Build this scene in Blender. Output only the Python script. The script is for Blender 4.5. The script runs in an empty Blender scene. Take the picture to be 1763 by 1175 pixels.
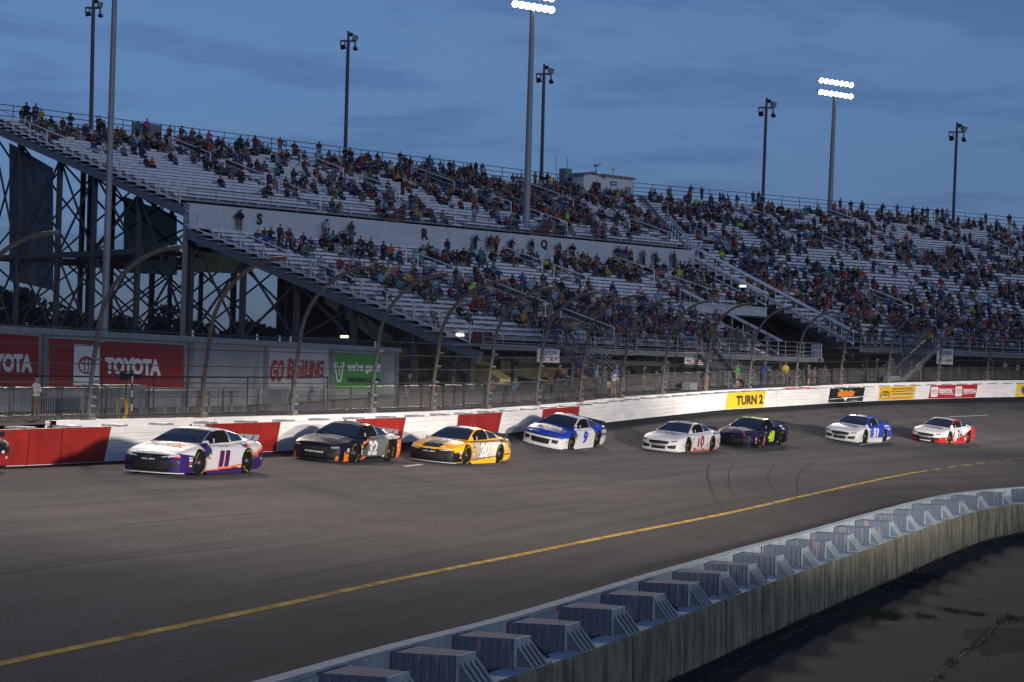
import bpy, bmesh, math, random
import numpy as np
from mathutils import Vector, Matrix
from mathutils.bvhtree import BVHTree
from math import sin, cos, tan, radians, pi, atan2, sqrt

# ------------------------------------------------------------------ camera, sky, sun, floodlights, exposure
scene = bpy.context.scene
CH = 5.35                                   # eye height over the infield pavement
FPX = 3500.0                                # focal length in pixels of a 1763 px wide frame
cam_d = bpy.data.cameras.new("camera")
cam_d.sensor_width = 36.0
cam_d.lens = 36.0 * FPX / 1763.0
cam_d.clip_start = 0.5
cam_d.clip_end = 4000.0
cam = bpy.data.objects.new("camera", cam_d)
scene.collection.objects.link(cam)
PITCH, ROLL = radians(1.056), radians(1.5)
CAM_M = Matrix.Rotation(radians(90) + PITCH, 3, 'X') @ Matrix.Rotation(ROLL, 3, 'Z')
cam.matrix_world = Matrix.Translation((0, 0, CH)) @ CAM_M.to_4x4()
scene.camera = cam

world = bpy.data.worlds.new("World")
scene.world = world
world.use_nodes = True
wn = world.node_tree
for n in list(wn.nodes): wn.nodes.remove(n)
def N(tree, kind, **kw):
    n = tree.nodes.new(kind)
    for k, v in kw.items():
        if k.startswith('i_'): n.inputs[k[2:].replace('_', ' ')].default_value = v
        else: setattr(n, k, v)
    return n
SUN_EL, SUN_ROT = radians(5.0), radians(150)
sky = N(wn, 'ShaderNodeTexSky', sky_type='NISHITA', sun_disc=False, sun_elevation=SUN_EL, sun_rotation=SUN_ROT,
        air_density=1.0, dust_density=0.35, ozone_density=3.0, altitude=100.0)
tc = N(wn, 'ShaderNodeTexCoord')
mp = N(wn, 'ShaderNodeMapping'); mp.inputs['Scale'].default_value = (10.0, 10.0, 58.0)
nz = N(wn, 'ShaderNodeTexNoise', i_Scale=1.0, i_Detail=5.0, i_Roughness=0.55)
rp = N(wn, 'ShaderNodeValToRGB')
rp.color_ramp.elements[0].position = 0.50; rp.color_ramp.elements[0].color = (0, 0, 0, 1)
rp.color_ramp.elements[1].position = 0.62; rp.color_ramp.elements[1].color = (1, 1, 1, 1)
mp2 = N(wn, 'ShaderNodeMapping'); mp2.inputs['Scale'].default_value = (2.2, 2.2, 9.0); mp2.inputs['Location'].default_value = (3.1, 1.0, 0.4)
nz2 = N(wn, 'ShaderNodeTexNoise', i_Scale=1.0, i_Detail=3.0, i_Roughness=0.5)
tint = N(wn, 'ShaderNodeMix', data_type='RGBA', blend_type='MULTIPLY'); tint.inputs[0].default_value = 1.0
tint.inputs[7].default_value = (0.88, 0.95, 1.36, 1)
cl = N(wn, 'ShaderNodeMix', data_type='RGBA', blend_type='MIX')
cl2 = N(wn, 'ShaderNodeMix', data_type='RGBA', blend_type='MULTIPLY'); cl2.inputs[7].default_value = (0.72, 0.73, 0.82, 1)
thin = N(wn, 'ShaderNodeMath', operation='MULTIPLY'); thin.inputs[1].default_value = 0.68
lite = N(wn, 'ShaderNodeMath', operation='MULTIPLY'); lite.inputs[1].default_value = 0.30
bg = N(wn, 'ShaderNodeBackground'); bg.inputs['Strength'].default_value = 0.091
out = N(wn, 'ShaderNodeOutputWorld')
L = wn.links.new
L(tc.outputs['Generated'], mp.inputs['Vector']); L(mp.outputs[0], nz.inputs['Vector']); L(nz.outputs['Fac'], rp.inputs['Fac'])
L(tc.outputs['Generated'], mp2.inputs['Vector']); L(mp2.outputs[0], nz2.inputs['Vector'])
L(sky.outputs[0], tint.inputs[6])
L(rp.outputs['Color'], thin.inputs[0]); L(thin.outputs[0], cl2.inputs[0]); 
L(nz2.outputs['Fac'], lite.inputs[0]); L(lite.outputs[0], cl.inputs[0])
L(tint.outputs[2], cl.inputs[6]); cl.inputs[7].default_value = (2.5, 3.5, 5.9, 1)
sz = N(wn, 'ShaderNodeSeparateXYZ'); L(tc.outputs['Generated'], sz.inputs[0])
hr_ = N(wn, 'ShaderNodeMapRange'); hr_.inputs[1].default_value = 0.0; hr_.inputs[2].default_value = 0.17; L(sz.outputs[2], hr_.inputs[0])
hm = N(wn, 'ShaderNodeMix', data_type='RGBA'); hm.inputs[6].default_value = (0.42, 0.56, 0.95, 1); hm.inputs[7].default_value = (1, 1, 1, 1); L(hr_.outputs[0], hm.inputs[0])
hx = N(wn, 'ShaderNodeMix', data_type='RGBA', blend_type='MULTIPLY'); hx.inputs[0].default_value = 1.0; L(cl.outputs[2], hx.inputs[6]); L(hm.outputs[2], hx.inputs[7])
L(hx.outputs[2], cl2.inputs[6])
L(cl2.outputs[2], bg.inputs['Color']); L(bg.outputs[0], out.inputs['Surface'])

sun_d = bpy.data.lights.new("sun", 'SUN'); sun_d.energy = 0.38; sun_d.angle = radians(12); sun_d.color = (0.92, 0.95, 1.0)
sun = bpy.data.objects.new("sun", sun_d); scene.collection.objects.link(sun)
_sd = Vector((sin(SUN_ROT) * cos(SUN_EL), cos(SUN_ROT) * cos(SUN_EL), sin(SUN_EL)))
sun.rotation_euler = _sd.to_track_quat('Z', 'Y').to_euler()
sun.location = (0, -20, 60)

def flood(loc, aim, power, wide, high, col=(1.0, 0.90, 0.80), size=1.2):
    """track floodlight low in the infield with a flat wide beam"""
    d = bpy.data.lights.new("track_floodlight", 'SPOT')
    d.energy = power; d.spot_size = radians(wide); d.spot_blend = 0.6; d.shadow_soft_size = size; d.color = col
    o = bpy.data.objects.new("track_floodlight", d); scene.collection.objects.link(o)
    loc, aim = Vector(loc), Vector(aim)
    z = (loc - aim).normalized(); x = Vector((0, 0, 1)).cross(z).normalized(); y = z.cross(x)
    m = Matrix((x, y, z)).transposed().to_4x4(); m.translation = loc
    o.matrix_world = m @ Matrix.Diagonal((1, tan(radians(high / 2)) / tan(radians(wide / 2)), 1, 1))
    return o
FLOODS = [((26, 8, 10.0), (-9, 66, 1.0), 215000, 60, 7.6),
          ((40, 34, 10.0), (7, 104, 1.7), 195000, 60, 7.6),
          ((60, 62, 10.5), (31, 146, 2.7), 345000, 64, 7.6),
          # the lamp clusters on the tall poles behind the wall, turned on to the track
          ((-23, 116, 34), (-3, 40, 0.8), 92000, 62, 34, (1.0, 0.85, 0.68), 2.0),
          ((1.6, 170, 37), (4, 74, 1.2), 92000, 52, 26, (1.0, 0.86, 0.71), 2.0),
          ((37, 234, 41), (26, 112, 2.0), 120000, 46, 20, (1.0, 0.87, 0.74), 2.0)]
for a in FLOODS: flood(*a)

vs = scene.view_settings
scene.display_settings.display_device = 'sRGB'
vs.view_transform = 'Standard'; vs.look = 'None'; vs.exposure = 0.0; vs.gamma = 1.0; vs.use_curve_mapping = False
scene.cycles.transparent_max_bounces = 24
scene.cycles.max_bounces = 5
scene.render.film_transparent = False

# ------------------------------------------------------------------ picture geometry helpers
def ray(px, py):
    return CAM_M @ Vector(((px - 881.5) / FPX, -(py - 587.5) / FPX, -1.0))
def P(px, py, d):
    r = ray(px, py); r = r * (d / r.y); return Vector((r.x, r.y, r.z + CH))
def PZ(px, py, z):
    r = ray(px, py); r = r * ((z - CH) / r.z); return Vector((r.x, r.y, r.z + CH))
def proj(p):
    q = CAM_M.transposed() @ (Vector(p) - Vector((0, 0, CH)))
    return (881.5 - FPX * q.x / q.z, 587.5 + FPX * q.y / q.z)
def PX(px, d):
    """plan point seen at column px near the horizon"""
    return P(px, 652 + (px - 881) * 0.0262, d)

# ------------------------------------------------------------------ object helpers
COL = scene.collection
OFF = {}
def tag(o, label=None, cat=None, group=None, kind=None):
    if label: o['label'] = label
    if cat: o['category'] = cat
    if group: o['group'] = group
    if kind: o['kind'] = kind
    return o
def thing(name, label, cat, loc=(0, 0, 0), group=None, rotz=0.0, local=False):
    o = bpy.data.objects.new(name, None); COL.objects.link(o)
    o.location = loc; o.rotation_euler = (0, 0, rotz); o.empty_display_size = 0.3
    tag(o, label, cat, group)
    OFF[o.name] = Vector((0, 0, 0)) if local else Vector(loc)
    return o
class MB:
    def __init__(s): s.v = []; s.f = []; s.m = []; s.uv = None; s.n = 0
    def add(s, vs, fs, m=0):
        b = len(s.v); s.v.extend([tuple(p) for p in vs])
        for f in fs: s.f.append(tuple(b + i for i in f)); s.m.append(m)
        return s
    def box(s, c, size, R=None, m=0):
        x, y, z = size[0] / 2, size[1] / 2, size[2] / 2
        vs = [Vector(p) for p in ((-x,-y,-z),(x,-y,-z),(x,y,-z),(-x,y,-z),(-x,-y,z),(x,-y,z),(x,y,z),(-x,y,z))]
        if R is not None: vs = [R @ v for v in vs]
        c = Vector(c)
        return s.add([v + c for v in vs], [(0,3,2,1),(4,5,6,7),(0,1,5,4),(1,2,6,5),(2,3,7,6),(3,0,4,7)], m)
    def beam(s, p0, p1, w, h=None, m=0, up=Vector((0, 0, 1))):
        p0, p1 = Vector(p0), Vector(p1); h = h or w
        d = (p1 - p0); L_ = d.length
        if L_ < 1e-6: return s
        d /= L_
        sx = d.cross(up)
        if sx.length < 1e-4: sx = Vector((1, 0, 0))
        sx.normalize(); sz = sx.cross(d)
        R = Matrix((sx, d, sz)).transposed()
        return s.box((p0 + p1) / 2, (w, L_, h), R, m)
    def tube(s, path, r, n=6, m=0, cap=True):
        path = [Vector(p) for p in path]; k = len(path)
        rs = r if isinstance(r, (list, tuple)) else [r] * k
        vs = []; ref = None
        for i, p in enumerate(path):
            t = (path[min(i + 1, k - 1)] - path[max(i - 1, 0)]).normalized()
            a = t.cross(Vector((0, 0, 1)))
            if a.length < 1e-3: a = t.cross(Vector((1, 0, 0)))
            a.normalize()
            if ref is not None and a.dot(ref) < 0: a = -a
            ref = a; b = t.cross(a)
            for j in range(n):
                q = 2 * pi * j / n
                vs.append(p + a * cos(q) * rs[i] + b * sin(q) * rs[i])
        fs = []
        for i in range(k - 1):
            for j in range(n):
                fs.append((i*n + j, i*n + (j+1) % n, (i+1)*n + (j+1) % n, (i+1)*n + j))
        if cap: fs.append(tuple(range(n))[::-1]); fs.append(tuple((k-1)*n + j for j in range(n)))
        return s.add(vs, fs, m)
    def quad(s, a, b, c, d, m=0): return s.add([a, b, c, d], [(0, 1, 2, 3)], m)
    def prism(s, pts, off, m=0):
        """closed polygon pts (3D) extruded by vector off"""
        n = len(pts); off = Vector(off); pts = [Vector(p) for p in pts]
        fs = [tuple(range(n))[::-1], tuple(range(n, 2*n))]
        for i in range(n): fs.append((i, (i+1) % n, n + (i+1) % n, n + i))
        return s.add(pts + [p + off for p in pts], fs, m)
def link_mesh(name, me, mats, parent=None, smooth=False):
    for m in (mats if isinstance(mats, (list, tuple)) else [mats]): me.materials.append(m)
    if smooth: me.polygons.foreach_set('use_smooth', [True] * len(me.polygons))
    o = bpy.data.objects.new(name, me); COL.objects.link(o)
    if parent is not None: o.parent = parent
    return o
def obj(name, mb, mats, parent=None, smooth=False, label=None, recalc=True, origin=None):
    off = Vector((0, 0, 0))
    if parent is not None: off = OFF.get(parent.name, off)
    if origin is not None: off = Vector(origin)
    me = bpy.data.meshes.new(name)
    me.from_pydata([(v[0]-off.x, v[1]-off.y, v[2]-off.z) for v in mb.v], [], mb.f)
    if mb.m and max(mb.m) > 0: me.polygons.foreach_set('material_index', mb.m)
    if recalc:
        bm = bmesh.new(); bm.from_mesh(me); bmesh.ops.recalc_face_normals(bm, faces=bm.faces); bm.to_mesh(me); bm.free()
    o = link_mesh(name, me, mats, parent, smooth)
    if origin is not None and parent is None: o.location = off
    if parent is not None: OFF[o.name] = off
    if label: o['label'] = label
    return o
def grid_mesh(name, pts, nu, nv, mats, uvs=None, parent=None, smooth=True):
    """pts: array (nu*nv,3) row-major; uvs the same layout"""
    pts = np.asarray(pts, dtype=float)
    off = OFF.get(parent.name, Vector((0,0,0))) if parent is not None else Vector((0,0,0))
    pts = pts - np.array(off)
    fs = [(i*nv+j, (i+1)*nv+j, (i+1)*nv+j+1, i*nv+j+1) for i in range(nu-1) for j in range(nv-1)]
    me = bpy.data.meshes.new(name); me.from_pydata(pts.tolist(), [], fs)
    if uvs is not None:
        uvs = np.asarray(uvs, dtype=np.float32); ul = me.uv_layers.new(name='UVMap')
        li = np.zeros(len(me.loops), dtype=np.int32); me.loops.foreach_get('vertex_index', li)
        ul.data.foreach_set('uv', uvs[li].ravel())
    return link_mesh(name, me, mats, parent, smooth)

# ------------------------------------------------------------------ materials
def mat(name, col, rough=0.6, metal=0.0, var=0.0, vscale=3.0, bump=0.0, bscale=20.0, coat=0.0, spec=0.5, stretch=None, dark=None):
    m = bpy.data.materials.new(name); m.use_nodes = True; t = m.node_tree; b = t.nodes['Principled BSDF']
    b.inputs['Base Color'].default_value = (*col, 1); b.inputs['Roughness'].default_value = rough
    b.inputs['Metallic'].default_value = metal; b.inputs['Coat Weight'].default_value = coat; b.inputs['Specular IOR Level'].default_value = spec
    if var > 0 or bump > 0:
        tcn = N(t, 'ShaderNodeTexCoord'); mpn = N(t, 'ShaderNodeMapping')
        if stretch: mpn.inputs['Scale'].default_value = stretch
        t.links.new(tcn.outputs['Object'], mpn.inputs['Vector'])
    if var > 0:
        nn = N(t, 'ShaderNodeTexNoise', i_Scale=vscale, i_Detail=6.0, i_Roughness=0.6)
        t.links.new(mpn.outputs[0], nn.inputs['Vector'])
        mx = N(t, 'ShaderNodeMix', data_type='RGBA')
        c2 = dark if dark else tuple(c * (1 - var) for c in col)
        mx.inputs[6].default_value = (*[min(1, c * (1 + var * 0.5)) for c in col], 1); mx.inputs[7].default_value = (*c2, 1)
        r = N(t, 'ShaderNodeMapRange'); r.inputs[1].default_value = 0.35; r.inputs[2].default_value = 0.68
        t.links.new(nn.outputs['Fac'], r.inputs[0]); t.links.new(r.outputs[0], mx.inputs[0]); t.links.new(mx.outputs[2], b.inputs['Base Color'])
    if bump > 0:
        n2 = N(t, 'ShaderNodeTexNoise', i_Scale=bscale, i_Detail=4.0); bp = N(t, 'ShaderNodeBump', i_Strength=bump, i_Distance=0.02)
        t.links.new(mpn.outputs[0], n2.inputs['Vector']); t.links.new(n2.outputs['Fac'], bp.inputs['Height']); t.links.new(bp.outputs[0], b.inputs['Normal'])
    return m
def emis(name, col, s):
    m = bpy.data.materials.new(name); m.use_nodes = True; b = m.node_tree.nodes['Principled BSDF']
    b.inputs['Base Color'].default_value = (*col, 1); b.inputs['Emission Color'].default_value = (*col, 1); b.inputs['Emission Strength'].default_value = s
    return m
def attr_mat(name, rough=0.6, coat=0.0, metal=0.0):
    m = bpy.data.materials.new(name); m.use_nodes = True; t = m.node_tree; b = t.nodes['Principled BSDF']
    a = N(t, 'ShaderNodeAttribute', attribute_name='Col'); t.links.new(a.outputs['Color'], b.inputs['Base Color'])
    b.inputs['Roughness'].default_value = rough; b.inputs['Coat Weight'].default_value = coat; b.inputs['Metallic'].default_value = metal
    b.inputs['Coat Roughness'].default_value = 0.08
    return m
M = {}
M['white_paint'] = mat('white_paint', (0.80, 0.78, 0.75), 0.55, var=0.10, vscale=0.5, stretch=(1, 1, 4), dark=(0.70, 0.68, 0.66))
M['barrier_white'] = M['white_paint']
M['red_paint'] = mat('red_paint', (0.30, 0.020, 0.014), 0.45, var=0.25, vscale=1.2)
M['steel'] = mat('galvanised_steel', (0.42, 0.43, 0.44), 0.45, metal=0.4, var=0.3, vscale=4)
M['dark_steel'] = mat('dark_steel', (0.065, 0.07, 0.08), 0.6, var=0.3, vscale=3)
M['grey_steel'] = mat('grey_steel', (0.20, 0.22, 0.24), 0.55, var=0.25, vscale=3)
M['rust'] = mat('rusty_steel', (0.20, 0.13, 0.085), 0.75, var=0.5, vscale=5, dark=(0.12, 0.10, 0.09))
M['alu'] = mat('aluminium_board', (0.66, 0.69, 0.75), 0.55, metal=0.0, var=0.18, vscale=2)
M['alu_deck'] = mat('aluminium_deck', (0.40, 0.42, 0.45), 0.6, var=0.2, vscale=1.5)
M['rail_white'] = mat('bright_rail', (0.92, 0.92, 0.90), 0.35)
M['rail_cream'] = mat('cream_post', (0.70, 0.62, 0.55), 0.5)
M['black'] = mat('black_paint', (0.012, 0.012, 0.014), 0.5)
M['black_rubber'] = mat('black_rubber', (0.018, 0.018, 0.018), 0.75)
M['lettering_dark'] = mat('dark_lettering', (0.015, 0.02, 0.03), 0.6)
M['lettering_white'] = mat('white_lettering', (0.78, 0.78, 0.78), 0.5)
M['yellow_line'] = mat('yellow_line_paint', (0.70, 0.43, 0.085), 0.95, var=0.35, vscale=2.0, dark=(0.30, 0.19, 0.05), spec=0.05)
# ------------------------------------------------------------------ course lines (functions of the distance tau along the straight)
TE = Vector((sin(radians(25)), cos(radians(25)), 0))
class Curve:
    def __init__(s, pts, smooth=3.0):
        pts = [Vector(p) for p in pts]; pts.sort(key=lambda p: p.dot(TE))
        a, b = pts[0], pts[-1]
        da = (pts[0] - pts[1]).normalized(); db = (pts[-1] - pts[-2]).normalized()
        pts = [a + da * 60] + pts + [b + db * 60]
        t = np.array([p.dot(TE) for p in pts]); s.t = np.arange(t[0], t[-1], 0.5)
        A = np.array([tuple(p) for p in pts])
        s.c = np.stack([np.interp(s.t, t, A[:, k]) for k in range(3)], 1)
        w = int(smooth / 0.5); k = np.hanning(2 * w + 3); k /= k.sum(); h = len(k) // 2
        for j in range(3):
            q = np.concatenate([s.c[0, j] + (np.arange(-h, 0)) * (s.c[1, j] - s.c[0, j]), s.c[:, j], s.c[-1, j] + (np.arange(1, h + 1)) * (s.c[-1, j] - s.c[-2, j])])
            s.c[:, j] = np.convolve(q, k, 'valid')
    def __call__(s, tau): return Vector([float(np.interp(tau, s.t, s.c[:, j])) for j in range(3)])
    def tan(s, tau): return (s(tau + 0.5) - s(tau - 0.5)).normalized()
    def norm(s, tau):
        """horizontal normal pointing away from the infield (to the grandstand)"""
        t = s.tan(tau); return Vector((-t.y, t.x, 0)).normalized()
    def at_px(s, px):
        lo, hi = -10.0, 190.0
        for _ in range(44):
            m = (lo + hi) / 2
            if proj(s(m))[0] < px: lo = m
            else: hi = m
        return (lo + hi) / 2
#            px    safer_top base   concrete_top  depth
WT = [(-60, 742.5, 806, 731, 59), (20, 739.3, 804.5, 727.5, 61.2), (190, 735, 795, 722.5, 66), (335, 730.5, 786.5, 720.5, 69.7),
      (475, 727, 778, 717, 74), (582, 723, 770.5, 714, 77.8), (697, 719.3, 762.5, 711, 82), (864, 710, 747.5, 704.5, 91),
      (996, 700, 733.5, 695, 99.5), (1100, 688.5, 721.5, 684, 108), (1250, 677, 705.5, 672.5, 121), (1318, 673.5, 702, 669.5, 127.5),
      (1425, 669, 695, 664.5, 137.5), (1489, 667, 691.5, 661.5, 143), (1577, 664.3, 688, 658.5, 149.5), (1683, 662.2, 685, 656, 157), (1763, 661, 683.5, 655, 163), (1850, 660.5, 682.5, 654.5, 170)]
W_BASE = Curve([P(a, c, e) for a, b, c, d_, e in WT], 4)
W_TOP = Curve([P(a, b, e) for a, b, c, d_, e in WT], 4)
W_CON = Curve([P(a, d_, e + 0.8) for a, b, c, d_, e in WT], 4)
CARS_AT = {'11': (334, 816, 60), '32': (612, 792, 74), '20': (803, 803, 80), '9': (985, 773, 92), '10': (1180, 780, 95.5), '48': (1300, 768, 103), '51': (1488, 758, 112), '36': (1640, 770, 117)}
C_LINE = Curve([P(a, b, c) for a, b, c in [(334, 814, 60), (612, 793, 74), (795, 795, 80), (985, 774, 91), (1180, 775, 98), (1305, 768, 103), (1488, 760, 112), (1640, 766, 118), (1763, 760, 125)]], 8)
Y_LINE = Curve([P(a, b, c) for a, b, c in [(0, 1142, 28), (200, 1099, 30.5), (450, 1047, 34.5), (700, 992, 41), (916, 950, 47.5), (1000, 932, 51), (1250, 882, 62), (1450, 837, 78), (1560, 814.5, 88), (1662, 800, 98), (1763, 788, 109)]], 5)
#  infield concrete wall: px, top y, base y, depth
IW = [(852, 1175, None, 28.6), (1000, 1128, None, 32.3), (1163, 1066, 1165, 37.0), (1245, 1034, 1127, 40.2), (1323, 1006, 1090, 43.9), (1391, 981, 1060, 47.3), (1451, 961.6, 1034, 51),
      (1541, 929, 996, 57.3), (1595, 909, 967, 62.5), (1648, 891, 943.5, 68), (1700, 876, 926, 73.5), (1763, 867, 914.6, 78), (1830, 861, 907, 81)]
I_TOP = Curve([P(a, b, d) for a, b, c, d in IW] + [Vector((-3.4, 20, CH - 4.28)), Vector((-7, 10.5, CH - 4.28)), Vector((-12, 0, CH - 4.28))], 3)

# ------------------------------------------------------------------ asphalt track with banking
def I_EDGE(tau):                            # track surface at the infield barrier's face
    p = I_TOP(tau) + I_TOP.norm(tau) * 1.52; p.z = CH - 4.80; return p
NT = 150; TAUS = np.linspace(-25, 185, NT); prof = np.linspace(0, 1, 33)
tpts = []; tuv = []
for ta in TAUS:
    o_, c_, y_, i_ = W_BASE(ta) + W_BASE.norm(ta) * 0.3, C_LINE(ta), Y_LINE(ta), I_EDGE(ta)
    kn = [o_, c_, y_, i_]
    dd = [0]
    for a, b in zip(kn, kn[1:]): dd.append(dd[-1] + max(0.2, (Vector((b.x, b.y, 0)) - Vector((a.x, a.y, 0))).length))
    dd = np.array(dd) / dd[-1]
    for w in prof:
        # smooth height: pchip-like blend by linear interpolation then light smoothing across
        acc = Vector((0, 0, 0)); ws = 0
        for off, g in ((-0.04, 1), (0, 2), (0.04, 1)):
            ww = min(1, max(0, w + off)) if 0.04 < w < 0.96 else w
            acc += g * Vector([float(np.interp(ww, dd, [k[j] for k in kn])) for j in range(3)]); ws += g
        tpts.append(acc / ws); tuv.append((ta / 10.0, w))
def track_material():
    m = bpy.data.materials.new('track_asphalt'); m.use_nodes = True; t = m.node_tree; b = t.nodes['Principled BSDF']; K = t.links.new
    uv = N(t, 'ShaderNodeUVMap'); uv.uv_map = 'UVMap'
    tcn = N(t, 'ShaderNodeTexCoord')
    s1 = N(t, 'ShaderNodeMapping'); s1.inputs['Scale'].default_value = (0.35, 26, 1)
    n1 = N(t, 'ShaderNodeTexNoise', i_Scale=1.0, i_Detail=6.0, i_Roughness=0.6)
    K(uv.outputs[0], s1.inputs['Vector']); K(s1.outputs[0], n1.inputs['Vector'])
    n2 = N(t, 'ShaderNodeTexNoise', i_Scale=0.25, i_Detail=5.0, i_Roughness=0.6); K(tcn.outputs['Object'], n2.inputs['Vector'])
    n3 = N(t, 'ShaderNodeTexNoise', i_Scale=11.0, i_Detail=4.0, i_Roughness=0.8); K(tcn.outputs['Object'], n3.inputs['Vector'])
    sep = N(t, 'ShaderNodeSeparateXYZ'); K(uv.outputs[0], sep.inputs[0])
    rr = N(t, 'ShaderNodeValToRGB'); K(sep.outputs[1], rr.inputs['Fac'])
    e = rr.color_ramp.elements; e[0].position = 0.0; e[0].color = (0.040, 0.044, 0.048, 1); e[1].position = 1.0; e[1].color = (0.070, 0.064, 0.060, 1)
    for p_, c_ in ((0.045, (0.042, 0.046, 0.050)), (0.075, (0.150, 0.134, 0.122)), (0.25, (0.165, 0.148, 0.136)), (0.5, (0.158, 0.142, 0.130)), (0.70, (0.118, 0.105, 0.098)), (0.80, (0.095, 0.086, 0.080))):
        q = e.new(p_); q.color = (*c_, 1)
    mr = N(t, 'ShaderNodeMapRange'); mr.inputs[1].default_value = 0.3; mr.inputs[2].default_value = 0.7; mr.inputs[3].default_value = 0.72; mr.inputs[4].default_value = 1.22
    K(n1.outputs['Fac'], mr.inputs[0])
    mr2 = N(t, 'ShaderNodeMapRange'); mr2.inputs[1].default_value = 0.3; mr2.inputs[2].default_value = 0.7; mr2.inputs[3].default_value = 0.84; mr2.inputs[4].default_value = 1.14
    K(n2.outputs['Fac'], mr2.inputs[0])
    mr3 = N(t, 'ShaderNodeMapRange'); mr3.inputs[1].default_value = 0.3; mr3.inputs[2].default_value = 0.7; mr3.inputs[3].default_value = 0.66; mr3.inputs[4].default_value = 1.36
    K(n3.outputs['Fac'], mr3.inputs[0])
    a = N(t, 'ShaderNodeMath', operation='MULTIPLY'); K(mr.outputs[0], a.inputs[0]); K(mr2.outputs[0], a.inputs[1])
    a2 = N(t, 'ShaderNodeMath', operation='MULTIPLY'); K(a.outputs[0], a2.inputs[0]); K(mr3.outputs[0], a2.inputs[1])
    vm = N(t, 'ShaderNodeVectorMath', operation='SCALE'); K(rr.outputs['Color'], vm.inputs[0]); K(a2.outputs[0], vm.inputs['Scale'])
    K(vm.outputs[0], b.inputs['Base Color']); b.inputs['Roughness'].default_value = 0.95; b.inputs['Specular IOR Level'].default_value = 0.06
    n4 = N(t, 'ShaderNodeTexNoise', i_Scale=45.0, i_Detail=3.0); K(tcn.outputs['Object'], n4.inputs['Vector'])
    bp = N(t, 'ShaderNodeBump', i_Strength=0.35, i_Distance=0.01); K(n4.outputs['Fac'], bp.inputs['Height']); K(bp.outputs[0], b.inputs['Normal'])
    return m
track = grid_mesh('race_track', tpts, NT, len(prof), track_material(), tuv)
track['kind'] = 'structure'; track['label'] = 'banked grey asphalt race track'
_tv = [Vector(p) for p in tpts]; _nv = len(prof)
TBVH = BVHTree.FromPolygons(_tv, [(i*_nv+j, (i+1)*_nv+j, (i+1)*_nv+j+1, i*_nv+j+1) for i in range(NT-1) for j in range(_nv-1)])
def ground(x, y):
    h = TBVH.ray_cast(Vector((x, y, 60)), Vector((0, 0, -1)))
    if h[0] is None: return Vector((x, y, 0)), Vector((0, 0, 1))
    n = h[1]; n = n if n.z > 0 else -n
    return h[0], n
def on_track(px, py):
    """the point of the track seen at a pixel"""
    h = TBVH.ray_cast(Vector((0, 0, CH)), ray(px, py).normalized())
    return h[0]
def ribbon(name, pts, width, m, lift=0.004, parent=None):
    vs = []; k = len(pts)
    ws = width if isinstance(width, (list, tuple)) else [width] * k
    for i, p in enumerate(pts):
        t = (pts[min(i+1, k-1)] - pts[max(i-1, 0)]); n = Vector((-t.y, t.x, 0)).normalized()
        for sg in (1, -1):
            q = p + n * sg * ws[i] / 2; g, _ = ground(q.x, q.y); vs.append(g + Vector((0, 0, lift)))
    fs = [(2*i, 2*i+1, 2*i+3, 2*i+2) for i in range(k-1)]
    mb = MB(); mb.add(vs, fs); o = obj(name, mb, m, parent, recalc=False); return o
# painted markings
def resample(pts, step=0.8):
    o_ = []
    for a, b in zip(pts, pts[1:]):
        n = max(1, int((b - a).length / step))
        for i in range(n): o_.append(a.lerp(b, i / n))
    return o_ + [pts[-1]]
tau_dash = Y_LINE.at_px(1600)
yl = ribbon('yellow_line', [Y_LINE(t) for t in np.arange(-10, tau_dash, 0.7)], 0.17, M['yellow_line'], 0.005)
tag(yl, 'solid worn yellow line painted along the bottom of the track', kind='structure')
t0 = tau_dash + 0.5
while t0 < 150:
    o = ribbon('yellow_dash', [Y_LINE(t) for t in np.linspace(t0, t0 + 1.6, 4)], 0.17, M['yellow_line'], 0.005)
    tag(o, 'yellow dash continuing the line round the turn', kind='structure'); t0 += 2.9
for a, b in (((1635, 718), (1702, 715)), ((1481, 766), (1527, 760.5)), ((697, 803.5), (726, 800))):
    o = ribbon('white_dash', resample([on_track(*a), on_track(*b)]), 0.16, M['lettering_white'], 0.005); tag(o, 'short white line on the track', kind='structure')
M['skid'] = mat('skid_rubber', (0.062, 0.056, 0.053), 0.95, var=0.35, vscale=1.5, dark=(0.115, 0.103, 0.095), spec=0.03)
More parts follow.
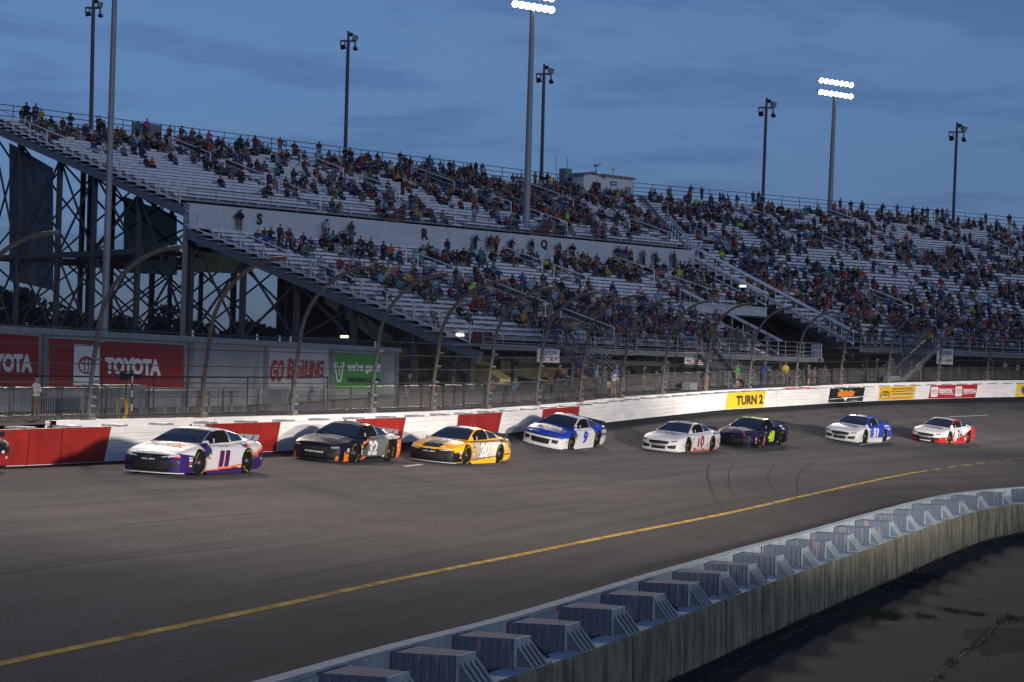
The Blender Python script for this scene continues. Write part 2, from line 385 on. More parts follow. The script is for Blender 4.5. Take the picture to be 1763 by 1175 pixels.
for pl, w in (([(1222, 800), (1218, 815), (1222, 835), (1232, 858), (1250, 880)], .10), ([(1262, 800), (1255, 815), (1257, 840), (1266, 858)], .08),
              ([(1400, 797), (1383, 808), (1372, 825), (1374, 845), (1368, 862), (1352, 880)], .11), ([(1333, 800), (1326, 812), (1322, 826), (1335, 848), (1352, 862)], .08),
              ([(1492, 822), (1495, 842), (1487, 862), (1476, 876)], .09), ([(980, 962), (1005, 958), (1030, 953)], .10), ([(985, 961), (1010, 966)], .06),
              ([(640, 905), (760, 889), (900, 874), (1060, 862)], .05), ([(1550, 652 + 46), (1600, 706), (1640, 711)], .16), ([(200, 905), (330, 893), (470, 882)], .05), ([(60, 842), (260, 846), (420, 838)], .05), ([(0, 990), (160, 968), (330, 950), (560, 925)], .04), ([(470, 1000), (700, 958), (960, 915)], .04), ([(1100, 640 + 205), (1300, 822), (1480, 806)], .05), ([(700, 868), (860, 852), (990, 838), (1180, 815)], .06)):
    pts = [on_track(*q) for q in pl]; pts = [p for p in pts if p is not None]
    k = len(pts); sm = []
    for i in range(k - 1):
        p0, p1, p2, p3 = pts[max(i-1, 0)], pts[i], pts[i+1], pts[min(i+2, k-1)]
        for j in range(10):
            t = j / 10; sm.append(0.5 * ((2*p1) + (p2-p0)*t + (2*p0-5*p1+4*p2-p3)*t*t + (3*p1-p0-3*p2+p3)*t**3))
    o = ribbon('skid_mark', sm, [w * (0.5 + 0.6 * random.Random(i).random()) for i in range(len(sm))], M['skid'], 0.004); tag(o, 'dark tyre skid mark on the asphalt', kind='structure')

# ------------------------------------------------------------------ ground outside: concourse behind the wall, base ground, infield pavement
def ground_mat(name, c1, c2, sc=0.4, rough=0.9, fine=True):
    m = mat(name, c1, rough, var=0.5, vscale=sc, dark=c2, bump=0.4, bscale=8.0); m.node_tree.nodes['Principled BSDF'].inputs['Specular IOR Level'].default_value = 0.05; return m
M['dirt'] = ground_mat('concourse_gravel', (0.095, 0.08, 0.068), (0.06, 0.052, 0.045), 0.8)
M['farground'] = ground_mat('far_ground', (0.06, 0.07, 0.045), (0.04, 0.05, 0.03), 0.05)
M['infield'] = ground_mat('infield_asphalt', (0.024, 0.024, 0.026), (0.046, 0.041, 0.037), 0.30)
mb = MB(); mb.add([(-2500, -400, -0.35), (2500, -400, -0.35), (2500, 3500, -0.35), (-2500, 3500, -0.35)], [(0, 1, 2, 3)])
o = obj('ground', mb, M['farground']); tag(o, 'dark ground stretching to the horizon', kind='structure')
def conc_z(tau): return W_CON(tau).z - 0.10
pts = []
for ta in np.linspace(-30, 185, 60):
    b0 = W_CON(ta) + W_CON.norm(ta) * 0.25; n = W_CON.norm(ta)
    for w, dz in ((0, 0), (3, 0), (8, -0.05), (20, -0.1), (45, -0.1), (90, -0.6), (150, -3.4)):
        p = b0 + n * w; p.z = max(-0.3, conc_z(ta) + dz); pts.append(p)
o = grid_mesh('concourse_ground', pts, 60, 7, M['dirt'], None, smooth=True); tag(o, 'brown gravel and dirt ground behind the outer wall', kind='structure')
pts = []
for ta in np.linspace(-25, 150, 80):
    b0 = I_TOP(ta); n = -I_TOP.norm(ta)
    for w in (-0.3, 1, 4, 10, 25, 60, 140): p = b0 + n * w; p.z = 0.0; pts.append(p)
o = grid_mesh('infield_pavement', pts, 80, 7, M['infield'], None); tag(o, 'dark cracked infield pavement beside the concrete wall', kind='structure')
# cracks and grass at the joints of the infield pavement
M['grass'] = mat('grass_blades', (0.075, 0.10, 0.035), 0.9, var=0.4, vscale=6, spec=0.1)
M['crack'] = mat('crack_soil', (0.018, 0.020, 0.012), 0.9)
rng = random.Random(5)
gr = MB()
def tuft(mb, p, h, n, spread):
    for _ in range(n):
        a = rng.uniform(0, 2*pi); r = spread * sqrt(rng.random()); q = Vector((p.x + r*cos(a), p.y + r*sin(a), p.z))
        hh = h * rng.uniform(0.4, 1.1); b = rng.uniform(0, 2*pi); l = hh * rng.uniform(0.1, 0.6)
        s_ = Vector((cos(b+1.57), sin(b+1.57), 0)) * 0.006
        mb.add([q - s_, q + s_, q + Vector((cos(b)*l, sin(b)*l, hh))], [(0, 1, 2)])
lines = [[(1163, 1000+210), (1330, 1110), (1420, 1062), (1500, 1060), (1580, 1062), (1763, 1075)], [(1720, 1075), (1690, 1105), (1640, 1140), (1600, 1175)], [(1440, 1020), (1560, 1018), (1763, 1040)], [(1540, 1000), (1600, 1010)]]
crk = MB()
for li, l in enumerate(lines):
    pp = resample([PZ(x, y, 0.0) for x, y in l], 0.25)
    pp = [p + Vector((rng.uniform(-.05, .05), rng.uniform(-.05, .05), 0)) for p in pp]
    for a, b in zip(pp, pp[1:]):
        t = (b - a); n = Vector((-t.y, t.x, 0)).normalized() * rng.uniform(0.012, 0.035)
        crk.add([a - n + Vector((0, 0, .004)), a + n + Vector((0, 0, .004)), b + n + Vector((0, 0, .004)), b - n + Vector((0, 0, .004))], [(0, 1, 2, 3)])
        if rng.random() < (0.55, 0.7, 0.15, 0.1)[li]: tuft(gr, a, rng.uniform(0.04, 0.12), rng.randint(8, 30), 0.12)
for (x, y, r, n) in ((1500, 1058, 0.9, 1500), (1530, 1062, 0.6, 800), (1640, 1052, 0.4, 400), (1683, 1058, 0.3, 300), (1745, 1066, 0.5, 400), (1590, 1062, 0.5, 300)):
    c = PZ(x, y, 0)
    for _ in range(n // 12): a = rng.uniform(0, 2*pi); q = r * rng.random(); tuft(gr, c + Vector((cos(a)*q*0.7, sin(a)*q*1.6, 0)), 0.07, 12, 0.16)
for ta in np.arange(10, 90, 0.12):
    if rng.random() < 0.30 + 0.3*sin(ta*1.3): tuft(gr, I_TOP(ta) * Vector((1, 1, 0)) if False else Vector((*(I_TOP(ta) - I_TOP.norm(ta) * rng.uniform(0.02, 0.10)).xy, 0)), rng.uniform(0.05, 0.16), rng.randint(4, 16), 0.07)
M['patch'] = mat('asphalt_patch', (0.016, 0.016, 0.018), 0.95, var=0.4, vscale=1.0, spec=0.05)
for q in ([(1480, 1000), (1600, 985), (1640, 1003), (1530, 1020)], [(1655, 1085), (1763, 1080), (1790, 1120), (1690, 1130)]):
    pp_ = [PZ(x, y, 0.0) for x, y in q]; pl_ = []
    for a, b in zip(pp_, pp_[1:] + pp_[:1]):
        for i in range(10): pl_.append(a.lerp(b, i / 10) + Vector((rng.uniform(-.06, .06), rng.uniform(-.06, .06), 0.003)))
    mb_ = MB(); mb_.add(pl_, [tuple(range(len(pl_)))]); o = obj('pavement_patch', mb_, M['patch'], recalc=False); tag(o, 'darker asphalt repair patch in the infield pavement', kind='structure')
M['gravel'] = mat('loose_gravel', (0.13, 0.12, 0.11), 0.9, var=0.5, vscale=20)
gv = MB()
for k in range(1400):
    ta = rng.uniform(18, 88); w = -rng.uniform(0.05, 1.0) ** 1.0 * rng.choice((0.6, 2.0, 7.0)); p = I_TOP(ta) + I_TOP.norm(ta) * w; r_ = rng.uniform(0.006, 0.022)
    gv.add([(p.x - r_, p.y, 0.002), (p.x, p.y - r_, 0.002), (p.x + r_, p.y, 0.002), (p.x, p.y + r_, 0.002), (p.x + r_ * .2, p.y, r_ * 1.1)], [(0, 1, 4), (1, 2, 4), (2, 3, 4), (3, 0, 4)])
o = obj('gravel', gv, M['gravel'], recalc=False); tag(o, 'loose stones and litter scattered on the infield pavement', 'gravel', kind='stuff')
o = obj('pavement_cracks', crk, M['crack'], recalc=False); tag(o, 'dark cracks running across the infield pavement', kind='structure')
o = obj('grass', gr, M['grass'], recalc=False); tag(o, 'weeds and grass growing from the cracks and along the wall foot', 'grass', kind='stuff')

# ------------------------------------------------------------------ text
_tcache = {}
def text_geo(s, bold=0.0, fine=None, space=1.0):
    key = (s, bold, fine, space)
    if key in _tcache: return _tcache[key]
    c = bpy.data.curves.new('lettering', 'FONT'); c.body = s; c.size = 1.0; c.offset = bold; c.resolution_u = 3
    c.align_x = 'CENTER'; c.align_y = 'CENTER'; c.space_character = space
    ob = bpy.data.objects.new('lettering', c); me = ob.to_mesh()
    bm = bmesh.new(); bm.from_mesh(me); ob.to_mesh_clear()
    bmesh.ops.triangulate(bm, faces=bm.faces)
    if fine:
        for _ in range(4):
            es = [e for e in bm.edges if e.calc_length() > fine]
            if not es: break
            bmesh.ops.subdivide_edges(bm, edges=es, cuts=1); bmesh.ops.triangulate(bm, faces=[f for f in bm.faces if len(f.verts) > 3])
    bm.verts.ensure_lookup_table()
    v = [(p.co.x, p.co.y) for p in bm.verts]; f = [[q.index for q in fc.verts] for fc in bm.faces]
    bm.free(); bpy.data.objects.remove(ob); bpy.data.curves.remove(c)
    # centre on the ink so that sizes are predictable
    if v:
        xs = [a for a, b in v]; ys = [b for a, b in v]; cx, cy = (min(xs)+max(xs))/2, (min(ys)+max(ys))/2
        w, h = max(xs)-min(xs), max(ys)-min(ys)
        v = [(a-cx, b-cy) for a, b in v]
    else: w = h = 1
    _tcache[key] = (v, f, w, h); return _tcache[key]
def put_text(mb, s, fn, cx, cy, w=None, h=None, bold=0.02, fine=None, shear=0.0, m=0, lift=0.0, space=1.0):
    """lettering warped by fn(x, y, lift) -> point; w and h give its size"""
    v, f, tw, th = text_geo(s, bold, fine, space)
    sx = w / tw if w else h / th; sy = h / th if h else sx
    pts = []
    for a, b in v:
        p = fn(cx + a * sx + shear * b * sy, cy + b * sy, lift)
        pts.append(p)
    mb.add(pts, f, m)
def put_poly(mb, pts2, fn, m=0, lift=0.0, n=1):
    """flat polygon warped by fn; quads can be subdivided n times along"""
    if len(pts2) == 4 and n > 1:
        a, b, c, d = [Vector((*p, 0)) for p in pts2]
        vs = []
        for i in range(n+1):
            t = i / n; lo = a.lerp(b, t); hi = d.lerp(c, t); vs += [fn(lo.x, lo.y, lift), fn(hi.x, hi.y, lift)]
        mb.add(vs, [(2*i, 2*i+2, 2*i+3, 2*i+1) for i in range(n)], m)
    else: mb.add([fn(x, y, lift) for x, y in pts2], [tuple(range(len(pts2)))], m)
def put_ring(mb, cx, cy, rx, ry, t, fn, m=0, lift=0.0, n=28):
    vs = []
    for i in range(n):
        a = 2*pi*i/n; vs += [fn(cx+cos(a)*rx, cy+sin(a)*ry, lift), fn(cx+cos(a)*(rx-t), cy+sin(a)*(ry-t), lift)]
    mb.add(vs, [(2*i, (2*i+2) % (2*n), (2*i+3) % (2*n), 2*i+1) for i in range(n)], m)
# ------------------------------------------------------------------ outer wall: steel-and-foam barrier in front of a concrete wall
M['seam'] = mat('barrier_seam', (0.25, 0.25, 0.27), 0.6)
ow = thing('outer_barrier', 'long white steel and foam crash barrier with red blocks round the outside of the track', 'barrier')
T0, T1 = W_BASE.at_px(-90) - 22, 184.0
TS = np.arange(T0, T1, 0.8)
def wp(tau, f, lift=0.0):
    b, t = W_BASE(tau), W_TOP(tau); n = W_BASE.norm(tau)
    t = Vector((b.x, b.y, t.z)) - n * 0.0
    return b.lerp(t, f) - n * lift
def wall_rows(rows, name, m, parent, uvs=None):
    pts = []
    for ta in TS:
        for r in rows: pts.append(r(ta))
    return grid_mesh(name, pts, len(TS), len(rows), m, None, parent, smooth=False)
# face made of five stacked square tubes: small grooves between them
rows = []
for k in range(5):
    f0, f1 = k / 5, (k + 1) / 5
    rows += [lambda ta, f=f0 + 0.006: wp(ta, f, 0.0), lambda ta, f=f1 - 0.012: wp(ta, f, 0.0)]
    if k < 4: rows += [lambda ta, f=f1 - 0.006: wp(ta, f, -0.03)]
rows += [lambda ta: wp(ta, 1.0, -0.01), lambda ta: wp(ta, 1.0, -0.20), lambda ta: wp(ta, 0.7, -0.20)]
wall_rows(rows, 'steel_face', M['barrier_white'], ow)
# concrete wall behind
pts = []
TC0 = W_CON.at_px(102)
for ta in np.arange(TC0, T1, 1.0):
    c = W_CON(ta); n = W_CON.norm(ta); b = W_BASE(ta) + W_BASE.norm(ta) * 0.62
    p = Vector((b.x, b.y, c.z))
    pts += [Vector((b.x, b.y, W_BASE(ta).z)), p, p + n * 0.42, p + n * 0.42 + Vector((0, 0, -1.6))]
cw = grid_mesh('concrete_wall', pts, len(pts) // 4, 4, M['barrier_white'], None, None, smooth=False)
tag(cw, 'white painted concrete retaining wall that carries the catch fence behind the barrier', 'wall')
# buckles and straps on top of the gap, vertical joints
bk = MB(); jt = MB()
ta = T0 + 2
while ta < T1:
    a = wp(ta, 1.0, -0.10); n = W_BASE.norm(ta); t = W_BASE.tan(ta)
    R = Matrix((t, n, Vector((0, 0, 1)))).transposed()
    bk = MB(); bk.box(a + Vector((0, 0, 0.03)) + n * 0.25, (0.55, 0.75, 0.07), R); obj('foam_cap', bk, M['steel'], ow)
    ta += 2.4
ta = T0
while ta < T1:
    jt = MB(); jt.add([wp(ta, 0.0, 0.004), wp(ta + 0.03, 0.0, 0.004), wp(ta + 0.03, 1, 0.004), wp(ta, 1, 0.004)], [(0, 1, 2, 3)]); ta += 9.1
    obj('joint', jt, M['seam'], ow, recalc=False)
def wall_fn(px_ref):
    """chart on the wall face: x metres along it from px_ref (to the right), y = fraction of the height"""
    t0 = W_BASE.at_px(px_ref)
    def fn(x, y, lift=0.0): return wp(t0 + x, y, 0.006 + lift)
    return fn
def wall_tau(px): return W_BASE.at_px(px)
def panel(name, pxs, m, parent, n=8, rows_=((0.02, 1.0),)):
    """slanted painted block: pxs = (left bottom, right bottom, right top, left top) columns"""
    lb, rb, rt, lt = [wall_tau(p) for p in pxs]; f0, f1 = rows_[0]
    vs = []; fs = []
    for i in range(n + 1):
        for k in range(11):
            f = f0 + (f1 - f0) * k / 10
            q = (k / 10); l = lb + (lt - lb) * q; r = rb + (rt - rb) * q
            gr_ = 0.006 if (f * 5) % 1 > 0.07 or f < 0.1 else 0.004
            vs.append(wp(l + (r - l) * i / n, f, gr_))
    for i in range(n):
        for k in range(10): fs.append((i*11+k, (i+1)*11+k, (i+1)*11+k+1, i*11+k+1))
    mb = MB(); mb.add(vs, fs); return obj(name, mb, m, parent, recalc=False)
for pxs in ((-150, 45.6, 49.6, -150), (45.6, 102, 106, 49.6), (102, 179, 190, 106), (345, 474, 482, 352), (606, 690, 698, 612), (784, 857, 864, 788), (930, 993, 997, 934)):
    panel('red_block', pxs, M['red_paint'], ow)
jt = MB()
for a_, b_ in ((45.6, 49.6), (102, 106)):
    l0, l1 = wall_tau(a_), wall_tau(b_); jt = MB(); jt.add([wp(l0 - .02, 0, .009), wp(l0 + .02, 0, .009), wp(l1 + .02, 1, .009), wp(l1 - .02, 1, .009)], [(0, 1, 2, 3)]); obj('joint', jt, M['black'], ow, recalc=False)
M['scuff'] = mat('tyre_scuff', (0.42, 0.41, 0.41), 0.8, var=0.5, vscale=3, dark=(0.62, 0.61, 0.60))
sc_ = MB(); rs_ = random.Random(21)
for k in range(70):
    t_ = rs_.uniform(T0 + 10, T1 - 20); f_ = rs_.choice((0.12, 0.3, 0.34, 0.5, 0.55, 0.72)) + rs_.uniform(-.03, .03); l_ = rs_.uniform(1.0, 7.0); h_ = rs_.uniform(0.008, 0.03); dz = rs_.uniform(-.05, .05)
    if t_ < W_BASE.at_px(1005) and l_ > 0:
        px_ = proj(wp(t_, .5))[0]; pe_ = proj(wp(t_ + l_, .5))[0]
        if any(px_ < b_ and pe_ > a_ for a_, b_ in ((-200, 195), (340, 486), (600, 702), (780, 868), (925, 1000))): continue
    n_ = max(2, int(l_ / 0.8)); vs = []
    for i in range(n_ + 1): q = i / n_; hh = h_ * (1 - abs(2*q - 1)) + 0.002; vs += [wp(t_ + l_*q, f_ + dz*q - hh, .0075), wp(t_ + l_*q, f_ + dz*q + hh, .0075)]
    sc_.add(vs, [(2*i, 2*i+2, 2*i+3, 2*i+1) for i in range(n_)])
obj('tyre_scuffs', sc_, M['scuff'], ow, recalc=False)
# signs on the wall
M['sign_yellow'] = mat('sign_yellow', (0.75, 0.52, 0.02), 0.5); M['sign_black'] = mat('sign_black', (0.015, 0.014, 0.012), 0.5)
M['sign_gold'] = mat('sign_gold', (0.72, 0.42, 0.03), 0.5); M['sign_red'] = mat('sign_red', (0.40, 0.015, 0.015), 0.5)
M['brown_letter'] = mat('brown_lettering', (0.07, 0.03, 0.01), 0.5); M['orange'] = mat('orange_paint', (0.75, 0.18, 0.02), 0.5); M['green_letter'] = mat('green_paint', (0.25, 0.55, 0.05), 0.5)
M['blue_letter'] = mat('blue_lettering', (0.03, 0.09, 0.35), 0.5); M['red_letter'] = mat('red_lettering', (0.5, 0.03, 0.03), 0.5)
def sign_on_wall(pxl, pxr, m, label, slant=4, f0=0.03, f1=1.0):
    s = panel('wall_sign', (pxl, pxr - slant, pxr, pxl + slant), m, None, n=10, rows_=((f0, f1),)); tag(s, label, 'sign', 'advertising signs along the outer wall')
    tl, tr = wall_tau(pxl), wall_tau(pxr); L_ = (W_BASE(tr) - W_BASE(tl)).length
    def fn(x, y, lift=0.0): return wp(tl + (tr - tl) * x, f0 + (f1 - f0) * y, 0.010 + lift)     # x,y in 0..1
    return s, fn, L_
s, fn, _ = sign_on_wall(1248, 1318, M['sign_yellow'], 'yellow sign with big dark words TURN 2 on the white outer wall')
t = MB(); put_text(t, 'TURN 2', fn, 0.60, 0.5, w=0.66, h=0.60, bold=0.05, shear=0.0); obj('lettering', t, M['brown_letter'], s, recalc=False)
s, fn, _ = sign_on_wall(1425, 1489, M['sign_black'], 'black sign with orange and green digits 811 on the outer wall')
t = MB(); put_poly(t, [(0.26, 0.42), (0.70, 0.42), (0.72, 0.74), (0.28, 0.74)], fn, lift=0.002); obj('emblem', t, M['orange'], s, recalc=False)
t = MB(); put_poly(t, [(0.40, 0.34), (0.56, 0.34), (0.48, 0.08)], fn, lift=0.003); put_text(t, 'THE', fn, 0.34, 0.86, w=0.08, h=0.09, lift=0.003); put_text(t, 'SAFE DIGGING', fn, 0.68, 0.30, w=0.30, h=0.10, lift=0.003); obj('lettering', t, M['lettering_white'], s, recalc=False)
t = MB(); put_text(t, '811', fn, 0.48, 0.60, w=0.30, h=0.50, bold=0.05, lift=0.005); obj('lettering', t, M['green_letter'], s, recalc=False)
s, fn, _ = sign_on_wall(1511, 1577, M['sign_gold'], 'gold sign with a round badge and four lines of small words on the outer wall')
t = MB()
for k, w_ in enumerate(('MAKE ONE THE BEST CHOICE FOR', 'UTILITY ENGINEERING, CONSTRUCTION', 'INSTALLATION & MAINTENANCE')): put_text(t, w_, fn, 0.64, 0.80 - k * 0.19, w=(0.52, 0.60, 0.50)[k], h=0.11, bold=0.03)
put_text(t, 'TEAM', fn, 0.20, 0.58, w=0.16, h=0.16, bold=0.04); put_text(t, 'TORCO', fn, 0.19, 0.38, w=0.19, h=0.18, bold=0.04); put_ring(t, 0.19, 0.38, 0.13, 0.30, 0.018, fn, n=18); obj('lettering', t, M['sign_black'], s, recalc=False)
t = MB(); put_text(t, 'teamtorco.com', fn, 0.60, 0.14, w=0.5, h=0.09, bold=0.03); obj('lettering', t, M['red_letter'], s, recalc=False)
s, fn, _ = sign_on_wall(1598, 1683, M['sign_red'], 'red sign with two white badges and the same white word twice on the outer wall')
t = MB(); tr_ = MB()
for k in (0, 1):
    x0 = 0.05 + 0.485 * k; put_poly(t, [(x0, 0.12), (x0 + 0.13, 0.12), (x0 + 0.14, 0.88), (x0 + 0.01, 0.88)], fn)
    put_text(t, 'TOYOTA', fn, x0 + 0.295, 0.5, w=0.27, h=0.34, bold=0.05)
    put_ring(tr_, x0 + 0.07, 0.5, 0.045, 0.22, 0.010, fn, lift=0.003, n=18); put_ring(tr_, x0 + 0.07, 0.5, 0.016, 0.20, 0.007, fn, lift=0.003, n=14); put_ring(tr_, x0 + 0.07, 0.60, 0.036, 0.09, 0.008, fn, lift=0.003, n=14)
obj('lettering', t, M['lettering_white'], s, recalc=False); obj('emblem', tr_, M['sign_red'], s, recalc=False)
s, fn, _ = sign_on_wall(1747, 1830, M['sign_yellow'], 'bright yellow sign with a dark blue emblem at the right edge of the wall')
t = MB(); put_poly(t, [(0.12, 0.5), (0.16, 0.2), (0.3, 0.1), (0.42, 0.3), (0.42, 0.75), (0.3, 0.92), (0.16, 0.8)], fn); obj('emblem', t, M['blue_letter'], s, recalc=False)
t = MB()
for px in (1368, 1392):
    a = wall_tau(px); n = W_BASE.norm(a); tt = W_BASE.tan(a); t.box(wp(a, 1, -0.3) + Vector((0, 0, 0.08)), (1.1, 0.35, 0.10), Matrix((tt, n, Vector((0, 0, 1)))).transposed())
o = obj('red_strap', t, M['red_letter'], ow)

# ------------------------------------------------------------------ catch fence on the concrete wall
M['post_steel'] = mat('weathered_post', (0.17, 0.165, 0.16), 0.7, var=0.4, vscale=6, dark=(0.16, 0.13, 0.10))
cf = thing('catch_fence', 'tall curved catch fence of steel posts, cables and wire mesh above the outer wall', 'fence')
PXB = [-330, -68, 165, 358, 516, 652, 760, 855, 940, 1015, 1085, 1155, 1228, 1303, 1382, 1457, 1536, 1622, 1706, 1795]
TIPS = {165: 318, 358: 493, 516: 646}
def fence_prof(tau, w=None):
    """profile of a post as offsets: (toward the track, up)"""
    H = np.interp(tau, [40, 75, 110, 150, 180], [5.65, 5.55, 5.2, 4.75, 4.6]); R = np.interp(tau, [40, 75, 110, 150], [3.55, 3.35, 2.75, 2.4])
    pr = [(0, 0), (0.02, 0.5), (0.08, 1.2), (0.16, 1.9), (0.27, 2.6)]
    z0 = 2.6 * H / 5.6
    pr = [(a, b * H / 5.6) for a, b in pr]
    for k in range(1, 10):
        a = pi / 2 * k / 9; pr.append((0.27 + (R - 0.27) * (1 - cos(a)) , z0 + (H - z0) * sin(a)))
    return pr
def fpt(tau, q, side=0.0):
    b = W_BASE(tau) + W_BASE.norm(tau) * 0.85; n = W_BASE.norm(tau); t = W_BASE.tan(tau)
    return Vector((b.x, b.y, W_CON(tau).z)) - n * q[0] + Vector((0, 0, q[1])) + t * side
ptau = []
for i, px in enumerate(PXB):
    ta = W_CON.at_px(px); ptau.append(ta); pr = fence_prof(ta)
    mb = MB(); path = [fpt(ta, q) for q in pr]
    mb.tube(path, [0.080] * 5 + [0.075] * 9, 7)
    n = W_BASE.norm(ta); t = W_BASE.tan(ta); R = Matrix((t, n, Vector((0, 0, 1)))).transposed()
    mb.box(path[0] + Vector((0, 0, 0.05)), (0.36, 0.34, 0.10), R)
    mb.beam(path[0] + n * 0.30, path[1] + n * 0.1 + Vector((0, 0, 0.35)), 0.05)
    po = obj('fence_post', mb, M['post_steel'] if i % 3 else M['rust'], cf, smooth=False)
    bt = MB()
    for h in (0.15, 0.45, 0.75, 1.3, 2.0, 2.6):
        q = (0.0 + 0.27 * (h / 2.6) ** 1.6, h * np.interp(ta, [40, 150], [1, 0.85])); bt.box(fpt(ta, q) - n * 0.10, (0.26, 0.16, 0.07), R)
    obj('cable_clamp', bt, M['grey_steel'], po)
M['cable'] = mat('fence_cable', (0.07, 0.07, 0.075), 0.6)
tt_ = np.arange(min(ptau), max(ptau), 1.5)
for h in (0.12, 0.75, 1.25, 1.85, 2.45, 3.0):
    mb = MB(); path = []
    for ta in tt_:
        pr = fence_prof(ta); zs = [p[1] for p in pr]; xs = [p[0] for p in pr]; hh = h * np.interp(ta, [40, 150], [1, 0.85]); path.append(fpt(ta, (float(np.interp(hh, zs, xs)) + 0.10, hh)))
    mb.tube(path, 0.016, 4); obj('cable', mb, M['cable'], cf)
def mesh_mat(name, col, cell, frac, square=False):
    m = bpy.data.materials.new(name); m.use_nodes = True; t = m.node_tree; K = t.links.new
    b = t.nodes['Principled BSDF']; b.inputs['Base Color'].default_value = (*col, 1); b.inputs['Roughness'].default_value = 0.6; b.inputs['Metallic'].default_value = 0.3
    uv = N(t, 'ShaderNodeUVMap'); uv.uv_map = 'UVMap'; sp = N(t, 'ShaderNodeSeparateXYZ'); K(uv.outputs[0], sp.inputs[0])
    outs = []
    if square: srcs = [sp.outputs[0], sp.outputs[1]]
    else:
        a = N(t, 'ShaderNodeMath', operation='ADD'); s_ = N(t, 'ShaderNodeMath', operation='SUBTRACT')
        for nn in (a, s_): K(sp.outputs[0], nn.inputs[0]); K(sp.outputs[1], nn.inputs[1])
        srcs = [a.outputs[0], s_.outputs[0]]
    for sr in srcs:
        d = N(t, 'ShaderNodeMath', operation='DIVIDE'); d.inputs[1].default_value = cell; K(sr, d.inputs[0])
        f = N(t, 'ShaderNodeMath', operation='FRACT'); K(d.outputs[0], f.inputs[0])
        l = N(t, 'ShaderNodeMath', operation='LESS_THAN'); l.inputs[1].default_value = frac; K(f.outputs[0], l.inputs[0]); outs.append(l.outputs[0])
    mx = N(t, 'ShaderNodeMath', operation='MAXIMUM'); K(outs[0], mx.inputs[0]); K(outs[1], mx.inputs[1])
    tr = N(t, 'ShaderNodeBsdfTransparent'); ms = N(t, 'ShaderNodeMixShader'); K(mx.outputs[0], ms.inputs[0]); K(tr.outputs[0], ms.inputs[1]); K(b.outputs[0], ms.inputs[2])
    o_ = [n for n in t.nodes if n.type == 'OUTPUT_MATERIAL'][0]; K(ms.outputs[0], o_.inputs['Surface']); return m
M['chain'] = mesh_mat('chain_link_mesh', (0.08, 0.08, 0.085), 0.13, 0.095)
pts = []; uvs = []; nprof = 14; acc = 0
tt_ = np.arange(min(ptau), max(ptau), 1.0)
for i, ta in enumerate(tt_):
    pr = fence_prof(ta); l = 0
    if i: acc += (W_BASE(ta) - W_BASE(tt_[i-1])).length
    for k, q in enumerate(pr):
        if k: l += sqrt((q[0]-pr[k-1][0])**2 + (q[1]-pr[k-1][1])**2)
        pts.append(fpt(ta, (q[0] + 0.09, q[1]))); uvs.append((acc, l))
grid_mesh('wire_mesh', pts, len(tt_), nprof, M['chain'], uvs, cf, smooth=True)

# ------------------------------------------------------------------ infield side: concrete wall and foam barrier
def stain_mat():
    m = bpy.data.materials.new('stained_concrete'); m.use_nodes = True; t = m.node_tree; K = t.links.new; b = t.nodes['Principled BSDF']
    tcn = N(t, 'ShaderNodeTexCoord'); m1 = N(t, 'ShaderNodeMapping'); m1.inputs['Scale'].default_value = (3.0, 3.0, 0.6); K(tcn.outputs['Object'], m1.inputs['Vector'])
    n1 = N(t, 'ShaderNodeTexNoise', i_Scale=1.0, i_Detail=6.0, i_Roughness=0.65); K(m1.outputs[0], n1.inputs['Vector'])
    n2 = N(t, 'ShaderNodeTexNoise', i_Scale=1.6, i_Detail=5.0, i_Roughness=0.6); K(tcn.outputs['Object'], n2.inputs['Vector'])
    r1 = N(t, 'ShaderNodeMapRange'); r1.inputs[1].default_value = 0.40; r1.inputs[2].default_value = 0.60; K(n1.outputs['Fac'], r1.inputs[0])
    r2 = N(t, 'ShaderNodeMapRange'); r2.inputs[1].default_value = 0.35; r2.inputs[2].default_value = 0.7; K(n2.outputs['Fac'], r2.inputs[0])
    a = N(t, 'ShaderNodeMix', data_type='RGBA'); a.inputs[6].default_value = (0.285, 0.26, 0.195, 1); a.inputs[7].default_value = (0.125, 0.125, 0.088, 1); K(r1.outputs[0], a.inputs[0])
    c = N(t, 'ShaderNodeMix', data_type='RGBA', blend_type='MULTIPLY'); c.inputs[7].default_value = (0.62, 0.64, 0.55, 1); K(r2.outputs[0], c.inputs[0]); K(a.outputs[2], c.inputs[6]); K(c.outputs[2], b.inputs['Base Color'])
    b.inputs['Roughness'].default_value = 0.9; bp = N(t, 'ShaderNodeBump', i_Strength=0.3, i_Distance=0.01); K(n2.outputs['Fac'], bp.inputs['Height']); K(bp.outputs[0], b.inputs['Normal']); return m
M['stained'] = stain_mat()
M['cap_paint'] = mat('worn_grey_blue_paint', (0.36, 0.41, 0.47), 0.85, var=0.35, vscale=2.5, stretch=(1, 1, 1), dark=(0.29, 0.32, 0.36))
M['safer_steel'] = mat('pale_green_grey_steel', (0.32, 0.385, 0.42), 0.8, var=0.25, vscale=2, spec=0.1)
M['foam'] = mat('weathered_foam', (0.095, 0.118, 0.158), 0.85, var=0.4, vscale=2.0, stretch=(4, 4, 0.8), dark=(0.27, 0.21, 0.22), bump=0.3, bscale=12, spec=0.1)
for n_ in M['foam'].node_tree.nodes:
    if n_.type == 'MAP_RANGE': n_.inputs[1].default_value = 0.57; n_.inputs[2].default_value = 0.66
M['fin'] = mat('gusset_fin_shade', (0.12, 0.15, 0.18), 0.7)  # darker than the plate: shade on the fin sides put into the colour
iw = thing('infield_wall', 'low stained concrete wall with vertical joints between the infield and the track', 'wall')
ta = 8.0; SEG = 3.05
def iw_pt(ta, w, z): p = I_TOP(ta) + I_TOP.norm(ta) * w; p.z = z; return p
ITZ = CH - 4.28
